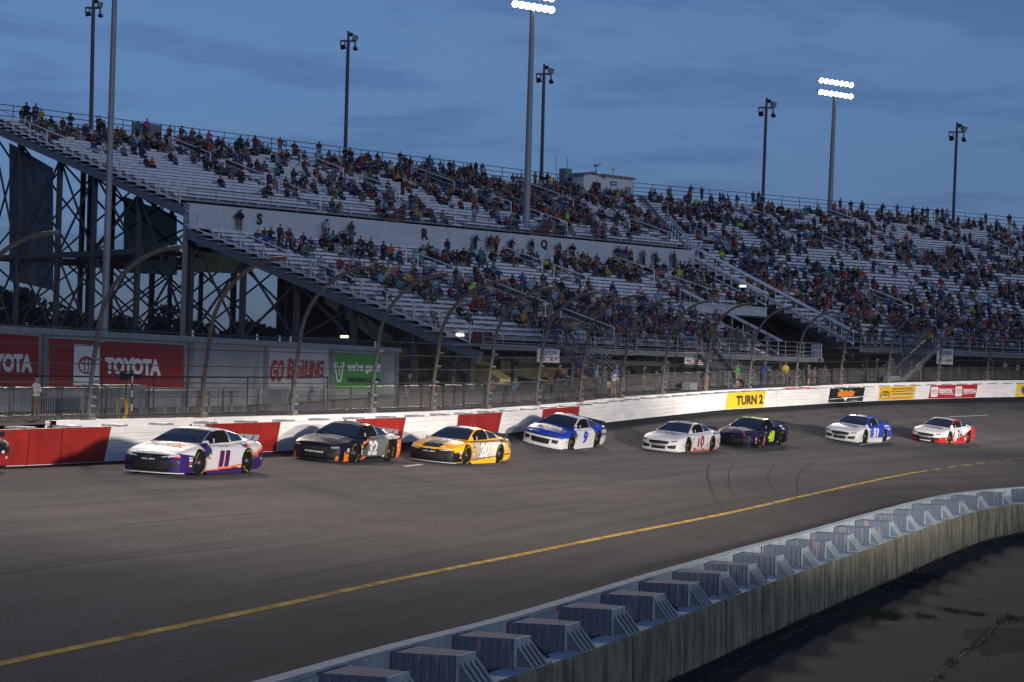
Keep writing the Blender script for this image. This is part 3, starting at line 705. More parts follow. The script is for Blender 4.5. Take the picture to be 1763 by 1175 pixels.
while ta < 112:
    t1 = ta + SEG - 0.02; rows_ = []
    secs = [ta + 0.0, ta + SEG / 3, ta + 2 * SEG / 3, t1]
    mb = MB(); vs = []
    for q in secs:
        zt = I_TOP(q).z
        for (w, z) in ((-0.03, -0.05), (0.0, zt - 0.05), (0.03, zt), (0.45, zt), (0.45, 0.2)): vs.append(iw_pt(q, w, z))
    fs = [(i*5+j, (i+1)*5+j, (i+1)*5+j+1, i*5+j+1) for i in range(3) for j in range(4)]
    fs += [(4, 3, 2, 1, 0), (15, 16, 17, 18, 19)]
    mb.add(vs, fs); mb.m = [0] * len(fs)
    for i in range(3):
        for j in (2,): mb.m[i*4+j] = 1
    obj('wall_panel', mb, [M['stained'], M['cap_paint']], iw)
    jm = MB(); jm.add([iw_pt(ta - 0.016, -0.036, 0.0), iw_pt(ta + 0.016, -0.036, 0.0), iw_pt(ta + 0.016, -0.004, I_TOP(ta).z - 0.05), iw_pt(ta - 0.016, -0.004, I_TOP(ta).z - 0.05)], [(0, 1, 2, 3)]); obj('joint', jm, M['black'], iw, recalc=False)
    ta += SEG
ib = thing('infield_barrier', 'blue grey steel and foam crash barrier on the track side of the low infield wall', 'barrier')
SZ = 0.47
def ibp(ta, w, dz): p = I_TOP(ta) + I_TOP.norm(ta) * w; p.z = I_TOP(ta).z + dz; return p
TI = np.arange(6, 112, 0.75)
pts = []
for q in TI:
    pts += [ibp(q, 1.50, -0.62), ibp(q, 1.50, SZ), ibp(q, 1.26, SZ), ibp(q, 1.26, SZ - 0.03), ibp(q, 1.28, SZ - 0.03), ibp(q, 1.28, -0.62)]
grid_mesh('steel_rail', pts, len(TI), 6, M['safer_steel'], None, ib, smooth=False)
# shelf between wall and rail
pts = []
for q in TI: pts += [ibp(q, 0.44, -0.35), ibp(q, 1.28, -0.35)]
grid_mesh('ground_strip', pts, len(TI), 2, M['foam'], None, ib, smooth=False)
BLK = None; ta = 9.3; k = 0
while ta < 108:
    n = I_TOP.norm(ta); t = I_TOP.tan(ta)
    root = bpy.data.objects.new('foam_block', None) if False else None
    R = Matrix((t, n, Vector((0, 0, 1)))).transposed(); o0 = ibp(ta, 0, 0)
    def lp(a, w, z): return o0 + t * a + n * w + Vector((0, 0, z))
    mb = MB(); hz = SZ - 0.03 - rng.uniform(0, 0.02)
    a0, a1 = -0.30, 0.30; b0, b1 = -0.42, 0.42
    mb.add([lp(a0, 0.33, 0.02), lp(a1, 0.33, 0.02), lp(b1, 1.255, -0.3), lp(b0, 1.255, -0.3), lp(a0, 0.33, hz), lp(a1, 0.33, hz), lp(b1, 1.255, hz), lp(b0, 1.255, hz)],
           [(0, 3, 2, 1), (4, 5, 6, 7), (0, 1, 5, 4), (1, 2, 6, 5), (2, 3, 7, 6), (3, 0, 4, 7)])
    for q in range(7):      # strap ridges across the block's sides
        w = 0.42 + q * 0.125
        for sg in (-1, 1):
            aw = sg * (0.30 + 0.12 * (w - 0.33) / 0.925 + 0.004); mb.beam(lp(aw, w, 0.0), lp(aw, w, hz - 0.01), 0.018)
    fb = obj('foam_block', mb, M['foam'], ib)
    gs = MB(); gs.box(lp(0, 0.305, hz / 2), (0.64, 0.04, hz), R)
    for q in range(4):
        a = -0.30 + q * 0.20
        gs.prism([lp(a, 0.285, hz - 0.08), lp(a, 0.285, 0.015), lp(a, 0.02, 0.015)], t * 0.02, m=1)
        gs.beam(lp(a + 0.01, 0.285, hz - 0.08), lp(a + 0.01, 0.015, 0.02), 0.045, 0.02)  # pale strip added along the fin, the lit edge put into its colour
    gs.box(lp(0, 0.15, 0.012), (0.72, 0.30, 0.016), R)
    obj('gusset', gs, [M['safer_steel'], M['fin']], fb)
    if k % 4 == 1:
        mb = MB()
        for q in range(6): a = 0.9 + q * 0.18; mb.box(lp(a, 1.235, 0.0), (0.09, 0.05, 0.80), R)
        obj('splice_plate', mb, M['safer_steel'], ib)
    if k % 3 == 2:
        mb = MB(); mb.beam(lp(0.42, 0.9, 0.30), lp(0.85, 1.24, 0.22), 0.05); mb.beam(lp(0.35, 0.30, 0.35), lp(0.9, 0.2, 0.05), 0.03); obj('strap', mb, M['black'], ib)
    ta += float(np.interp(ta, [I_TOP.at_px(p_) for p_ in (1200, 1450, 1600, 1750)], [2.32, 2.65, 3.2, 3.7])); k += 1
# ------------------------------------------------------------------ grandstands
def unit(a): return Vector((sin(radians(a)), cos(radians(a)), 0)), Vector((-cos(radians(a)), sin(radians(a)), 0))
U1, V1 = unit(46.0); A1 = Vector((-2.1, 122.0, 0)); U2, V2 = unit(57.6); A2 = Vector((26.4, 156.8, 0))
def s1(u, t, z=0.0): return A1 + U1 * u + V1 * t + Vector((0, 0, CH + z))
def s2(u, t, z=0.0): return A2 + U2 * u + V2 * t + Vector((0, 0, CH + z))
def right1(t):
    if t < 15.7: return 29.1 + (35.7 - 29.1) * t / 15.7
    if t < 30.3: return 46.6 + (53.9 - 46.6) * (t - 15.7) / 14.8
    return 54.7 + (t - 30.5) * 21.7 / 27.5
def left2(t): return t * 5.06 / 26.6 if t < 26.6 else 5.06 + (t - 26.6) * (21 - 5.06) / 31.4
def right2(t): return 34 + t / 58 * 62
# (stand, tier, t, z, u0, u1)
ROWS = []
for k in range(21):
    t = 1.6 + k * 1.29; ROWS.append(('1', 'lower', t, 2.0 + 0.273 * t, 0.3, right1(t) - 0.3, k))
for k in range(20):
    t = 32.0 + k * 1.28; ROWS.append(('1', 'upper', t, 11.8 + 0.293 * (t - 30.5), 0.3, right1(t) - 0.5, k))
for k in range(41):
    t = 1.6 + k * 1.36; ROWS.append(('2', 'right', t, 3.1 + 0.291 * t, left2(t) + 0.6, right2(t), k))
AIS = {'1': [14.0, 28.0, 41.0, 54.5, 67.0], '2': [16.0, 30.0, 44.0, 58.0, 72.0, 86.0]}
g1 = thing('grandstand', 'large aluminium grandstand, two tiers split by a white wall, open steel frame below', 'grandstand', s1(0, 0, -3.0))
g2 = thing('grandstand', 'aluminium grandstand to the right, rising in one slope behind the long white handrails', 'grandstand', s2(0, 0, -3.0))
GS = {'1': (s1, g1, U1, V1), '2': (s2, g2, U2, V2)}
def row_top(st, t):
    if st == '1': return 2.0 + 0.273 * t if t < 30.5 else 11.8 + 0.293 * (t - 30.5)
    return 3.1 + 0.291 * t
deckm = {'1': MB(), '2': MB()}
for (st, tier, t, z, u0, u1, k) in ROWS:
    f, g, U, V = GS[st]; td = 1.29 if st == '1' else 1.36; dz = td * (0.273 if tier == 'lower' else 0.292); n = 1
    R = Matrix((U, V, Vector((0, 0, 1)))).transposed()
    dk = deckm[st]; L_ = u1 - u0
    dk.box(f((u0+u1)/2, t + td/2 - 0.02, z - 0.03), (L_ + 0.7, td + 0.02, 0.06), R)              # foot board
    dk.box(f((u0+u1)/2, t + td - 0.02, z + dz/2 - 0.05), (L_ + 0.4, 0.03, dz - 0.10), R)                    # riser
    b = MB(); seg = [u0] + [a for a in AIS[st] if u0 + 1 < a < u1 - 1] + [u1]
    for i in range(len(seg) - 1):
        a = seg[i] + (0.65 if i else 0); c = seg[i+1] - (0.65 if i < len(seg) - 2 else 0)
        b.box(f((a+c)/2, t + 0.72, z + 0.41), (c - a, 0.30, 0.09), R)
        b.box(f((a+c)/2, t + 0.555, z + 0.36), (c - a, 0.03, 0.17), R)
        q = a + 0.3
        while q < c:
            b.box(f(q, t + 0.74, z + 0.18), (0.05, 0.22, 0.36), R); q += 1.83
    obj('bench_row', b, M['alu'], g)
for st in '12': obj('deck', deckm[st], M['alu_deck'], GS[st][1])

def railing(name, parent, f, uts, h=1.07, rails=(1.07, 0.62, 0.2), step=1.9, r=0.026, mp_=None, mr=None, n=5):
    """uts: list of (u,t,z) nodes"""
    mb = MB(); pts = [f(*q) for q in uts]
    for hh in rails: mb.tube([p + Vector((0, 0, hh)) for p in pts], r, n)
    for a, b in zip(pts, pts[1:]):
        k = max(1, round((b - a).length / step))
        for i in range(k + (1 if b == pts[-1] else 0)):
            q = a.lerp(b, i / k); mb.tube([q, q + Vector((0, 0, h))], r * 1.1, n)
    return obj(name, mb, mr or M['grey_steel'], parent)
# --- stand 1: tier wall, walkways
def board(mb, f, u0, u1, t, z0, z1, th=0.08, U=None, V=None):
    R = Matrix((U, V, Vector((0, 0, 1)))).transposed(); mb.box(f((u0+u1)/2, t, (z0+z1)/2), (u1-u0, th, z1-z0), R)
def corr_mat():
    m = mat('corrugated_white', (0.50, 0.54, 0.58), 0.55, var=0.1, vscale=1.0); t = m.node_tree; b = t.nodes['Principled BSDF']
    tcn = N(t, 'ShaderNodeTexCoord'); mp_ = N(t, 'ShaderNodeMapping'); mp_.inputs['Rotation'].default_value = (0, 0, radians(44)); t.links.new(tcn.outputs['Object'], mp_.inputs['Vector'])
    w = N(t, 'ShaderNodeTexWave', i_Scale=1.6); t.links.new(mp_.outputs[0], w.inputs['Vector']); bp = N(t, 'ShaderNodeBump', i_Strength=0.6, i_Distance=0.05)
    t.links.new(w.outputs['Fac'], bp.inputs['Height']); t.links.new(bp.outputs[0], b.inputs['Normal']); return m
M['corr'] = corr_mat()
mb = MB(); board(mb, s1, 0, 54.7, 30.4, 9.9, 11.85, U=U1, V=V1)
mb.box(s1(27.3, 31.2, 11.82), (54.7, 1.6, 0.06), Matrix((U1, V1, Vector((0, 0, 1)))).transposed())
tw = obj('tier_wall', mb, M['corr'], g1)
mb = MB(); R1 = Matrix((U1, V1, Vector((0, 0, 1)))).transposed(); R2 = Matrix((U2, V2, Vector((0, 0, 1)))).transposed()
mb.box(s1(27.3, 29.5, 9.95), (54.7, 2.0, 0.08), R1); obj('walkway', mb, M['alu_deck'], g1)
railing('rail', g1, s1, [(0.1, 30.6, 11.85), (54.0, 30.6, 11.85)], step=2.4, r=0.03)
def stand_letter(ch, st, u, t, z, size, boardcol=None):
    f, g, U, V = GS[st]; R = Matrix((U, V, Vector((0, 0, 1)))).transposed(); o = f(u, t, z)
    fn = lambda x, y, l=0.0: o + U * x + Vector((0, 0, y)) - V * (0.06 + l)
    par = None
    bb = MB()
    if boardcol: bb.box(o, (size * 1.35, 0.04, size * 1.5), R)
    t_ = MB(); put_text(t_, ch, fn, 0, 0, h=size, bold=0.045)
    lt = obj('section_letter', t_, M['lettering_dark'], None, recalc=False)
    tag(lt, f'black section letter {ch} fixed ' + ('to the rail at the top of the stand' if not st_wall else 'to the white wall between the tiers'), 'letter', 'section letters on the grandstand')
    if boardcol:
        b_ = obj('letter_board', bb, M[boardcol]); b_.parent = lt
    return lt
def u_at_px(st, px, t, z):
    f = GS[st][0]; lo, hi = -5, 110
    for _ in range(40):
        m = (lo + hi) / 2
        if proj(f(m, t, z))[0] < px: lo = m
        else: hi = m
    return lo
st_wall = True
for ch, px in (('S', 447), ('R', 732), ('Q', 937)): stand_letter(ch, '1', u_at_px('1', px, 30.3, 10.9), 30.36, 11.15, 0.85)
st_wall = False
for ch, px, bc in (('Q', 488, None), ('P', 733, None), ('O', 986, 'lettering_white')): stand_letter(ch, '1', u_at_px('1', px, 58.2, 20.6), 58.1, 20.75, 0.62, bc)
for ch, px in (('N', 1240), ('M', 1483)): stand_letter(ch, '2', u_at_px('2', px, 58.2, 20.6), 58.1, 20.75, 0.62)
# back walkways and back rails
mb = MB(); mb.box(s1(38, 58.4, 19.85), (78, 1.4, 0.08), R1); obj('walkway', mb, M['alu_deck'], g1)
mb = MB(); mb.box(s2(62, 58.4, 19.95), (84, 1.4, 0.08), R2); obj('walkway', mb, M['alu_deck'], g2)
railing('back_fence', g1, s1, [(-0.2, 59.0, 19.9), (76.4, 59.0, 19.9)], h=1.35, rails=(1.35, 0.9, 0.45, 0.05), step=2.6, r=0.036, mr=M['dark_steel'])
railing('back_fence', g2, s2, [(21.0, 59.0, 20.0), (104, 59.0, 20.0)], h=1.35, rails=(1.35, 0.9, 0.45, 0.05), step=2.6, r=0.036, mr=M['dark_steel'])
# --- left side of stand 1: raker beams, step ends, cream posts and handrails
mb = MB(); mb.beam(s1(-0.15, -0.5, 1.25), s1(-0.15, 30.2, 9.65), 0.30, 0.62); mb.beam(s1(-0.15, 30.5, 11.2), s1(-0.15, 59.2, 19.5), 0.30, 0.62); mb.beam(s1(-0.15, 30.35, -3.5), s1(-0.15, 30.35, 11.8), 0.35, 0.35)
obj('raker_beam', mb, M['grey_steel'], g1)
pm = MB(); rl = MB()
for t0_, t1_ in ((0.2, 30.0), (30.8, 58.5)):
    q = t0_
    while q <= t1_:
        z = row_top('1', q); pm = MB(); pm.box(s1(-0.42, q, z + 0.5), (0.09, 0.09, 1.15), R1); obj('side_post', pm, M['rail_cream'], g1); q += 2.58
    za, zb = row_top('1', t0_), row_top('1', t1_)
    for h in ((1.07, 0.06, 0.55) if t0_ < 5 else (1.07, 0.06, 0.55)): rl.tube([s1(-0.42, t0_, za + h), s1(-0.42, t1_, zb + h)], 0.045 if h != 0.55 else 0.014, 5)
obj('side_rail', rl, M['rail_white'], g1)
mb = MB()
for (st, tier, t, z, u0, u1, k) in ROWS:
    if st == '1': mb = MB(); mb.box(s1(-0.22, t + 0.70, z - 0.035), (0.55, 1.15, 0.05), R1); obj('step_end', mb, M['alu'], g1)
# --- front platforms
mb = MB(); mb.box(s1(16.2, 0.4, 1.95), (33.4, 2.4, 0.16), R1); obj('front_deck', mb, M['alu_deck'], g1)
mb = MB(); mb.box(s1(16.2, -0.82, 1.85), (33.4, 0.06, 0.30), R1); obj('fascia', mb, M['grey_steel'], g1)
railing('rail', g1, s1, [(-0.2, -0.75, 2.0), (u_at_px('1', 968, -0.75, 2), -0.75, 2.0)], rails=(1.07, 0.75, 0.45, 0.15), step=1.9, r=0.024, mr=M['steel'])
railing('rail', g1, s1, [(u_at_px('1', 985, -0.75, 2), -0.75, 2.0), (u_at_px('1', 1200, -0.75, 2), -0.75, 2.0)], rails=(1.07, 0.75, 0.45, 0.15), step=1.9, r=0.024, mr=M['steel'])
railing('rail', g1, s1, [(u_at_px('1', 1222, -0.75, 2), -0.75, 2.0), (32.7, -0.75, 2.0), (32.7, 1.4, 2.0)], rails=(1.07, 0.75, 0.45, 0.15), step=1.9, r=0.024, mr=M['steel'])
mb = MB(); mb.box(s1(32.75, -0.3, 2.5), (0.05, 0.9, 1.0), R1); obj('end_panel', mb, M['alu'], g1)
mb = MB(); mb.box(s1((35.7 + 46.6) / 2, 15.5, 5.95), (46.6 - 35.7, 0.10, 0.75), R1); mb.box(s1((35.7 + 46.6) / 2, 15.9, 6.25), (46.6 - 35.7, 1.2, 0.06), R1); obj('fascia', mb, M['alu'], g1)
railing('rail', g1, s1, [(35.9, 15.3, 6.3), (46.6, 15.3, 6.3)], rails=(1.07, 0.6), step=1.9, r=0.028, mr=M['dark_steel'])
mb = MB(); mb.box(s2(17, 0.4, 3.05), (34.4, 2.4, 0.16), R2); obj('front_deck', mb, M['alu_deck'], g2)
mb = MB(); mb.box(s2(17, -0.82, 2.9), (34.4, 0.06, 0.35), R2); obj('fascia', mb, M['grey_steel'], g2)
uu = u_at_px('2', 1610, -0.75, 3.1)
railing('rail', g2, s2, [(0, -0.75, 3.1), (uu - 1.6, -0.75, 3.1)], rails=(1.07, 0.75, 0.45, 0.15), step=1.9, r=0.026, mr=M['steel'])
railing('rail', g2, s2, [(uu, -0.75, 3.1), (34, -0.75, 3.1)], rails=(1.07, 0.75, 0.45, 0.15), step=1.9, r=0.026, mr=M['steel'])
# long bright double handrails beside the gangways down to the gates
def longrail(name, parent, f, a, b, mr='rail_white', pairs=((1.05, 0), (1.05, 0.35), (0.15, 0)), post=1.9):
    mb = MB(); ua, ta_, za = a; ub, tb, zb = b
    for h, du in pairs: mb.tube([f(ua + du, ta_, za + h), f(ub + du, tb, zb + h)], 0.07, 5)
    n = max(1, round((f(*a) - f(*b)).length / post))
    for i in range(n + 1):
        q = i / n; p = f(ua + (ub-ua)*q, ta_ + (tb-ta_)*q, za + (zb-za)*q); mb.tube([p, p + Vector((0, 0, 1.05))], 0.03, 5)
    return obj(name, mb, M[mr], parent)
longrail('hand_rail', g1, s1, (29.3, 0.4, 2.1), (35.6, 15.2, 6.2))
longrail('hand_rail', g1, s1, (47.0, 15.9, 6.4), (54.0, 30.0, 10.2))
longrail('hand_rail', g2, s2, (-0.1, 0.0, 3.2), (5.0, 26.4, 10.9))
longrail('hand_rail', g2, s2, (5.06, 27.0, 11.0), (12.6, 41.5, 15.2), pairs=((1.05, 0), (1.05, 0.4)))
mb = MB(); mb.beam(s1(35.9, 15.6, 5.6), s1(47.0, 15.6, 5.6), 0.2, 0.3)
mb.beam(s2(-0.1, 0.0, 2.5), s2(5.0, 26.4, 10.2), 0.2, 0.5); mb.beam(s1(29.1, 0, 1.4), s1(35.7, 15.6, 5.7), 0.2, 0.5); mb.beam(s1(46.6, 15.8, 5.6), s1(54.3, 30.4, 9.5), 0.2, 0.5)
obj('raker_beam', mb, M['dark_steel'], g1)
# aisle rails
def aisle_rail(parent, f, st, u, ta_, tb):
    za, zb = row_top(st, ta_), row_top(st, tb); mb = MB()
    for du in (-0.5, 0.5) if False else (0.0,):
        mb.tube([f(u+du, ta_, za), f(u+du, ta_, za + 1.0), f(u+du, tb, zb + 1.0), f(u+du, tb, zb)], 0.042, 5)
        mb.tube([f(u+du, ta_, za + 0.6), f(u+du, tb, zb + 0.6)], 0.022, 5)
    obj('aisle_rail', mb, M['rail_white'], parent)
for u in (14.0, 28.0, 41.0):
    for a, b in ((1.9, 6.8), (8.3, 14.3), (16.6, 21.5), (22.8, 27.8)):
        if u < 29 or a > 16: aisle_rail(g1, s1, '1', u if a > 3 or u < 28 else u, a, b)
for u in (14.0, 28.0, 41.0, 54.5, 67.0):
    for a, b in ((33.0, 38.2), (40.0, 45.5), (47.5, 53.5)):
        if u < right1(a) - 2: aisle_rail(g1, s1, '1', u, a, b)
for u in (16.0, 30.0, 44.0, 58.0, 72.0):
    for a, b in ((3, 8.5), (10.5, 16), (18, 24), (33, 38.5), (40, 45.5), (47, 54)):
        if left2(a) + 2 < u < right2(a) - 2 and rng.random() < 0.65: aisle_rail(g2, s2, '2', u, a, b)
# steps in the aisles
for st in '12':
    f, g, U, V = GS[st]; mb = MB(); R = Matrix((U, V, Vector((0, 0, 1)))).transposed()
    for (s_, tier, t, z, u0, u1, k) in ROWS:
        if s_ != st: continue
        for u in AIS[st]:
            if u0 + 1 < u < u1 - 1: mb.box(f(u, t + 1.0, z + 0.10), (1.05, 0.40, 0.2), R)
    obj('aisle_step', mb, M['alu'], g)
# red brown stair doghouses where the tier wall is pierced
M['red_brown'] = mat('red_brown_panel', (0.11, 0.035, 0.025), 0.7, var=0.3)
for px in (690, 940):
    u = u_at_px('1', px, 30.6, 12); mb = MB(); mb.prism([s1(u - 1.7, 30.75, 11.85), s1(u + 0.6, 30.75, 11.85), s1(u + 0.6, 30.75, 13.5)], V1 * 0.08)
    obj('stair_panel', mb, M['red_brown'], g1)
u = u_at_px('1', 858, -0.5, 2.5); mb = MB(); mb.box(s1(u, 0.9, 2.45), (1.6, 0.06, 0.7), R1); obj('stair_panel', mb, M['red_brown'], g1)
# --- supporting frame
def gz(p):                                   # concourse level below a point
    ta = Vector((p.x, p.y, 0)).dot(TE); return max(0.0, conc_z(ta) - 0.3)
TCOL = [0.8, 6, 12, 18, 24, 30.2, 37, 43, 48, 54, 58.6]
def frame(u, f=s1, g=g1, dense=True, st='1', tcol=TCOL, braces=True):
    mc = MB(); mbm = MB(); mbr = MB()
    tops = []
    for t in tcol:
        top = f(u, t, row_top(st, t) - 0.9); b = Vector((top.x, top.y, gz(top))); w = 0.34 if dense else 0.30
        mc = MB(); mc.beam(b, top, w, w, up=V1); tops.append((t, b, top)); obj('column', mc, M['dark_steel'], g)
    levels = (2.2, 8.6) if dense else (2.2,)
    for zl in levels:
        ok = [(t, b, tp) for t, b, tp in tops if tp.z - CH > zl + 0.8]
        if len(ok) > 1: mbm.beam(Vector((*ok[0][1].xy, CH + zl)), Vector((*ok[-1][1].xy, CH + zl)), 0.26, 0.40)
    obj('beam', mbm, M['dark_steel'], g) if mbm.v else None
    if braces:
        for (ta_, ba, pa), (tb, bb, pb) in zip(tops, tops[1:]):
            lv = [max(ba.z, bb.z)] + [CH + z for z in levels if pa.z - CH > z + 0.8] + [None]
            for i in range(len(lv) - 1):
                z0 = lv[i]; z1a = lv[i+1] if lv[i+1] is not None else pa.z; z1b = lv[i+1] if lv[i+1] is not None else pb.z
                if min(z1a, z1b) - z0 < 1.2: continue
                mbr.beam(Vector((*ba.xy, z0)), Vector((*bb.xy, z1b)), 0.13, 0.13); mbr.beam(Vector((*bb.xy, z0)), Vector((*ba.xy, z1a)), 0.13, 0.13)
        obj('brace', mbr, M['dark_steel'], g)
frame(0.3); frame(9.0, braces=False); frame(18.0, dense=False, braces=False); 
for u in (27.0,): frame(u, dense=False, tcol=TCOL[:6], braces=False)
for u in (36.0, 45.0): frame(u, dense=False, tcol=TCOL[3:], braces=False)
for u in (2.0, 11.0, 20.0, 29.0, 38.0): frame(u, s2, g2, dense=False, st='2', tcol=[0.8, 8, 16, 24, 32, 40, 50, 58], braces=(u == 2.0))
# cross beams joining the frames
mb = MB()
for t in TCOL[5:]:
    for zl in (2.2, 8.6): mb.beam(s1(0.3, t, zl), s1(18, t, zl), 0.22, 0.32)
for t in TCOL[:5]: mb.beam(s1(0.3, t, row_top('1', t) - 1.0), s1(29, t, row_top('1', t) - 1.0), 0.2, 0.3)
obj('cross_beam', mb, M['dark_steel'], g1)
mb = MB()
for t in TCOL[6:]:
    for (ua, ub) in ((0.3, 9.0), (9.0, 18.0)):
        for z0, z1 in ((2.2, 8.6), (8.6, row_top('1', t) - 1)): mb.beam(s1(ua, t, z0), s1(ub, t, z1), 0.12); mb.beam(s1(ub, t, z0), s1(ua, t, z1), 0.12)
obj('brace', mb, M['dark_steel'], g1)
# soffit sheet keeps the underside of the seating closed
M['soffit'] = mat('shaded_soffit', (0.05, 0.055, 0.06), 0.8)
def soffit(f, g, ts, st, l, r):
    vs = []; fs = []
    for t in ts: z = row_top(st, t) - 0.35; vs += [f(l(t), t, z), f(r(t), t, z)]
    for i in range(len(ts) - 1): fs.append((2*i, 2*i+1, 2*i+3, 2*i+2))
    mb = MB(); mb.add(vs, fs); obj('soffit', mb, M['soffit'], g, recalc=False)
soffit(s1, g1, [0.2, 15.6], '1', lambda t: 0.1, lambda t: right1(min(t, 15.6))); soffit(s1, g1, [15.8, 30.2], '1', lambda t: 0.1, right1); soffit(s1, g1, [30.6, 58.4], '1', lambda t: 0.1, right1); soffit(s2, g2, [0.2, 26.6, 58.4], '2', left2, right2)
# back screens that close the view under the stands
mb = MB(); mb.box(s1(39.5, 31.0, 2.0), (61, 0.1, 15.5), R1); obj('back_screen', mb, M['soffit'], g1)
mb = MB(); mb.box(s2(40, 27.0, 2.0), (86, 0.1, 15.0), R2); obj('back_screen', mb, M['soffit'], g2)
# hanging banners and shade cloths on the frame, stair flights with their yellow light put into the colour
M['banner_dark'] = mat('dark_mesh_banner', (0.15, 0.155, 0.18), 0.8, var=0.5, vscale=1.2, dark=(0.10, 0.10, 0.12))
M['banner_green'] = mat('green_tinted_panel', (0.20, 0.30, 0.21), 0.8, var=0.3, vscale=0.6)
M['banner_olive'] = mat('olive_yellow_panel', (0.62, 0.55, 0.27), 0.8, var=0.3, vscale=0.6)
def hang(px0, px1, y0, y1, m, label, back=2.0, name='banner'):
    def at(px, py):
        best = None
        # plane of the left end frame shifted back by "back"
        o = s1(back, 0, 0); nn = U1; r = ray(px, py); k = (o - Vector((0, 0, CH))).dot(nn) / r.dot(nn); return Vector((0, 0, CH)) + r * k
    mb = MB(); pts_ = [at(px0, y1[0]), at(px1, y1[1]), at(px1, y0[1]), at(px0, y0[0])]
    mb.prism(pts_, U1 * 0.03); o = obj(name, mb, m, None); tag(o, label, 'banner'); return o, at
bn, at = hang(16, 91, (246, 290), (483, 500), M['banner_dark'], 'dark faded mesh banner hanging in the steel frame at far left', 0.9)
M['banner_print'] = mat('faded_print', (0.16, 0.17, 0.20), 0.8)
t = MB(); o3 = at(35, 352); e1 = (at(75, 352) - o3); fnb = lambda x, y, l=0: o3 + e1 * x + Vector((0, 0, y)) - U1 * 0.02
for r_ in range(5):
    for c_ in range(5): put_ring(t, 0.55 + c_ * 0.12 - r_ * 0.02, -0.2 - r_ * 0.28, 0.05, 0.12, 0.02, fnb, n=4)
obj('printed_pattern', t, M['banner_print'], bn, recalc=False)
hang(213, 304, (338, 372), (470, 474), M['banner_green'], 'translucent green tinted panel hanging between the frame columns', 7.0, 'banner')
hang(320, 424, (398, 440), (468, 472), M['banner_olive'], 'olive yellow panel under the raker beam of the lower stand', 6.0, 'banner')
mb = MB()
for k in range(3):
    a = s1(10 + k * 1.2, 26 - k * 8, 5.6 - k * 2.3); b = s1(10 + k * 1.2, 17 - k * 8, 1.4 - k * 2.3)
    b.z = max(b.z, gz(b) + 0.1); mb.beam(a, b, 1.6, 1.0)
o = obj('stair_flight', mb, M['banner_olive']); tag(o, 'stair flights rising under the lower stand, yellow light painted into their colour', 'stairs')
# work lights under the stand
M['worklight'] = emis('lit_worklight', (1.0, 0.88, 0.6), 2.0)
for i, (px, py, d) in enumerate(((441, 456, 140), (585, 514, 133), (593, 580, 128), (792, 577, 124), (1279, 493, 168), (1293, 616, 150))):
    mb = MB(); c = P(px, py, d); mb.box(c, (0.5, 0.25, 0.16)); o = obj('work_light', mb, M['worklight'])
    tag(o, ('lit yellow work light under the left raker beam', 'lit work light below the middle of the sloping beam', 'small lit work light above the sign building', 'lit work light at the foot of the sloping beam', 'lit lamp in the dark gate between the two stands', 'small lit lamp under the front platform')[i], 'work light', 'work lights under the stands')
# --- stairs from the platforms down to the concourse
def stair(label, pa, pb, width_v, rails=4, name='stairs'):
    """flight from top point pa down to pb; rails on both sides"""
    root = thing(name, label, 'stairs', pb); pa, pb = Vector(pa), Vector(pb); d = pb - pa; n = int(abs(d.z) / 0.24); mb = MB()
    hdir = Vector((d.x, d.y, 0)).normalized(); side = Vector((-hdir.y, hdir.x, 0)); R = Matrix((hdir, side, Vector((0, 0, 1)))).transposed()
    for i in range(n): mb.box(pa + d * ((i + 0.5) / n), (0.30, width_v, 0.04), R)
    obj('tread', mb, M['dark_steel'], root)
    for sg in (-1, 1):
        mb = MB(); o_ = side * sg * width_v / 2; mb.beam(pa + o_, pb + o_, 0.06, 0.30); obj('stringer', mb, M['grey_steel'], root)
        mb = MB()
        for k in range(rails): z = Vector((0, 0, 1.05 - k * 0.24)); mb.tube([pa + o_ + z, pb + o_ + z], 0.026, 5)
        for k in range(5): q = pa.lerp(pb, k / 4) + o_; mb.tube([q, q + Vector((0, 0, 1.05))], 0.03, 5)
        obj('hand_rail', mb, M['grey_steel'], root)
    return root
def gpt(px, py, d): p = P(px, py, d); p.z = gz(p) + 0.25; return p
stair('grey metal stairs with railings down from the platform beside the S and R sign', P(977, 594, 126), gpt(1062, 660, 121.5), 1.5)
stair('grey metal stairs with railings down from the platform beside the R and QP sign', P(1212, 602, 136), gpt(1272, 650, 131), 1.5)
stair('grey metal stairs rising to the right below the right hand stand', P(1611, 588, 160), gpt(1532, 645, 152), 1.6)
# ------------------------------------------------------------------ low sign building behind the fence
M['clad'] = mat('pale_grey_cladding', (0.30, 0.32, 0.33), 0.6, var=0.15, vscale=0.8); M['billboard_red'] = mat('billboard_red', (0.30, 0.022, 0.018), 0.5, var=0.1)
M['billboard_green'] = mat('billboard_green', (0.06, 0.30, 0.035), 0.5); M['billboard_white'] = mat('billboard_white', (0.46, 0.45, 0.46), 0.5)
SB0, SB1 = Vector((-19.6, 78, 0)), Vector((-6.27, 112, 0)); SBU = (SB1 - SB0).normalized(); SBN = Vector((SBU.y, -SBU.x, 0))  # toward the track
def sb(px, py, lift=0.0):
    r = ray(px, py); o = SB0 + SBN * lift; k = (o).dot(SBN) / r.dot(SBN); q = r * k; return Vector((q.x, q.y, q.z + CH))
bz1 = sb(0, 562).z; bz0 = 2.0
sbz = lambda p, z: Vector((p.x, p.y, z))
bl = thing('sign_building', 'long low pale grey building carrying large advertising boards behind the catch fence', 'building', sbz(SB0, bz0))
a = sb(-420, 600) ; e_ = sb(684, 640); a.z = e_.z = 0
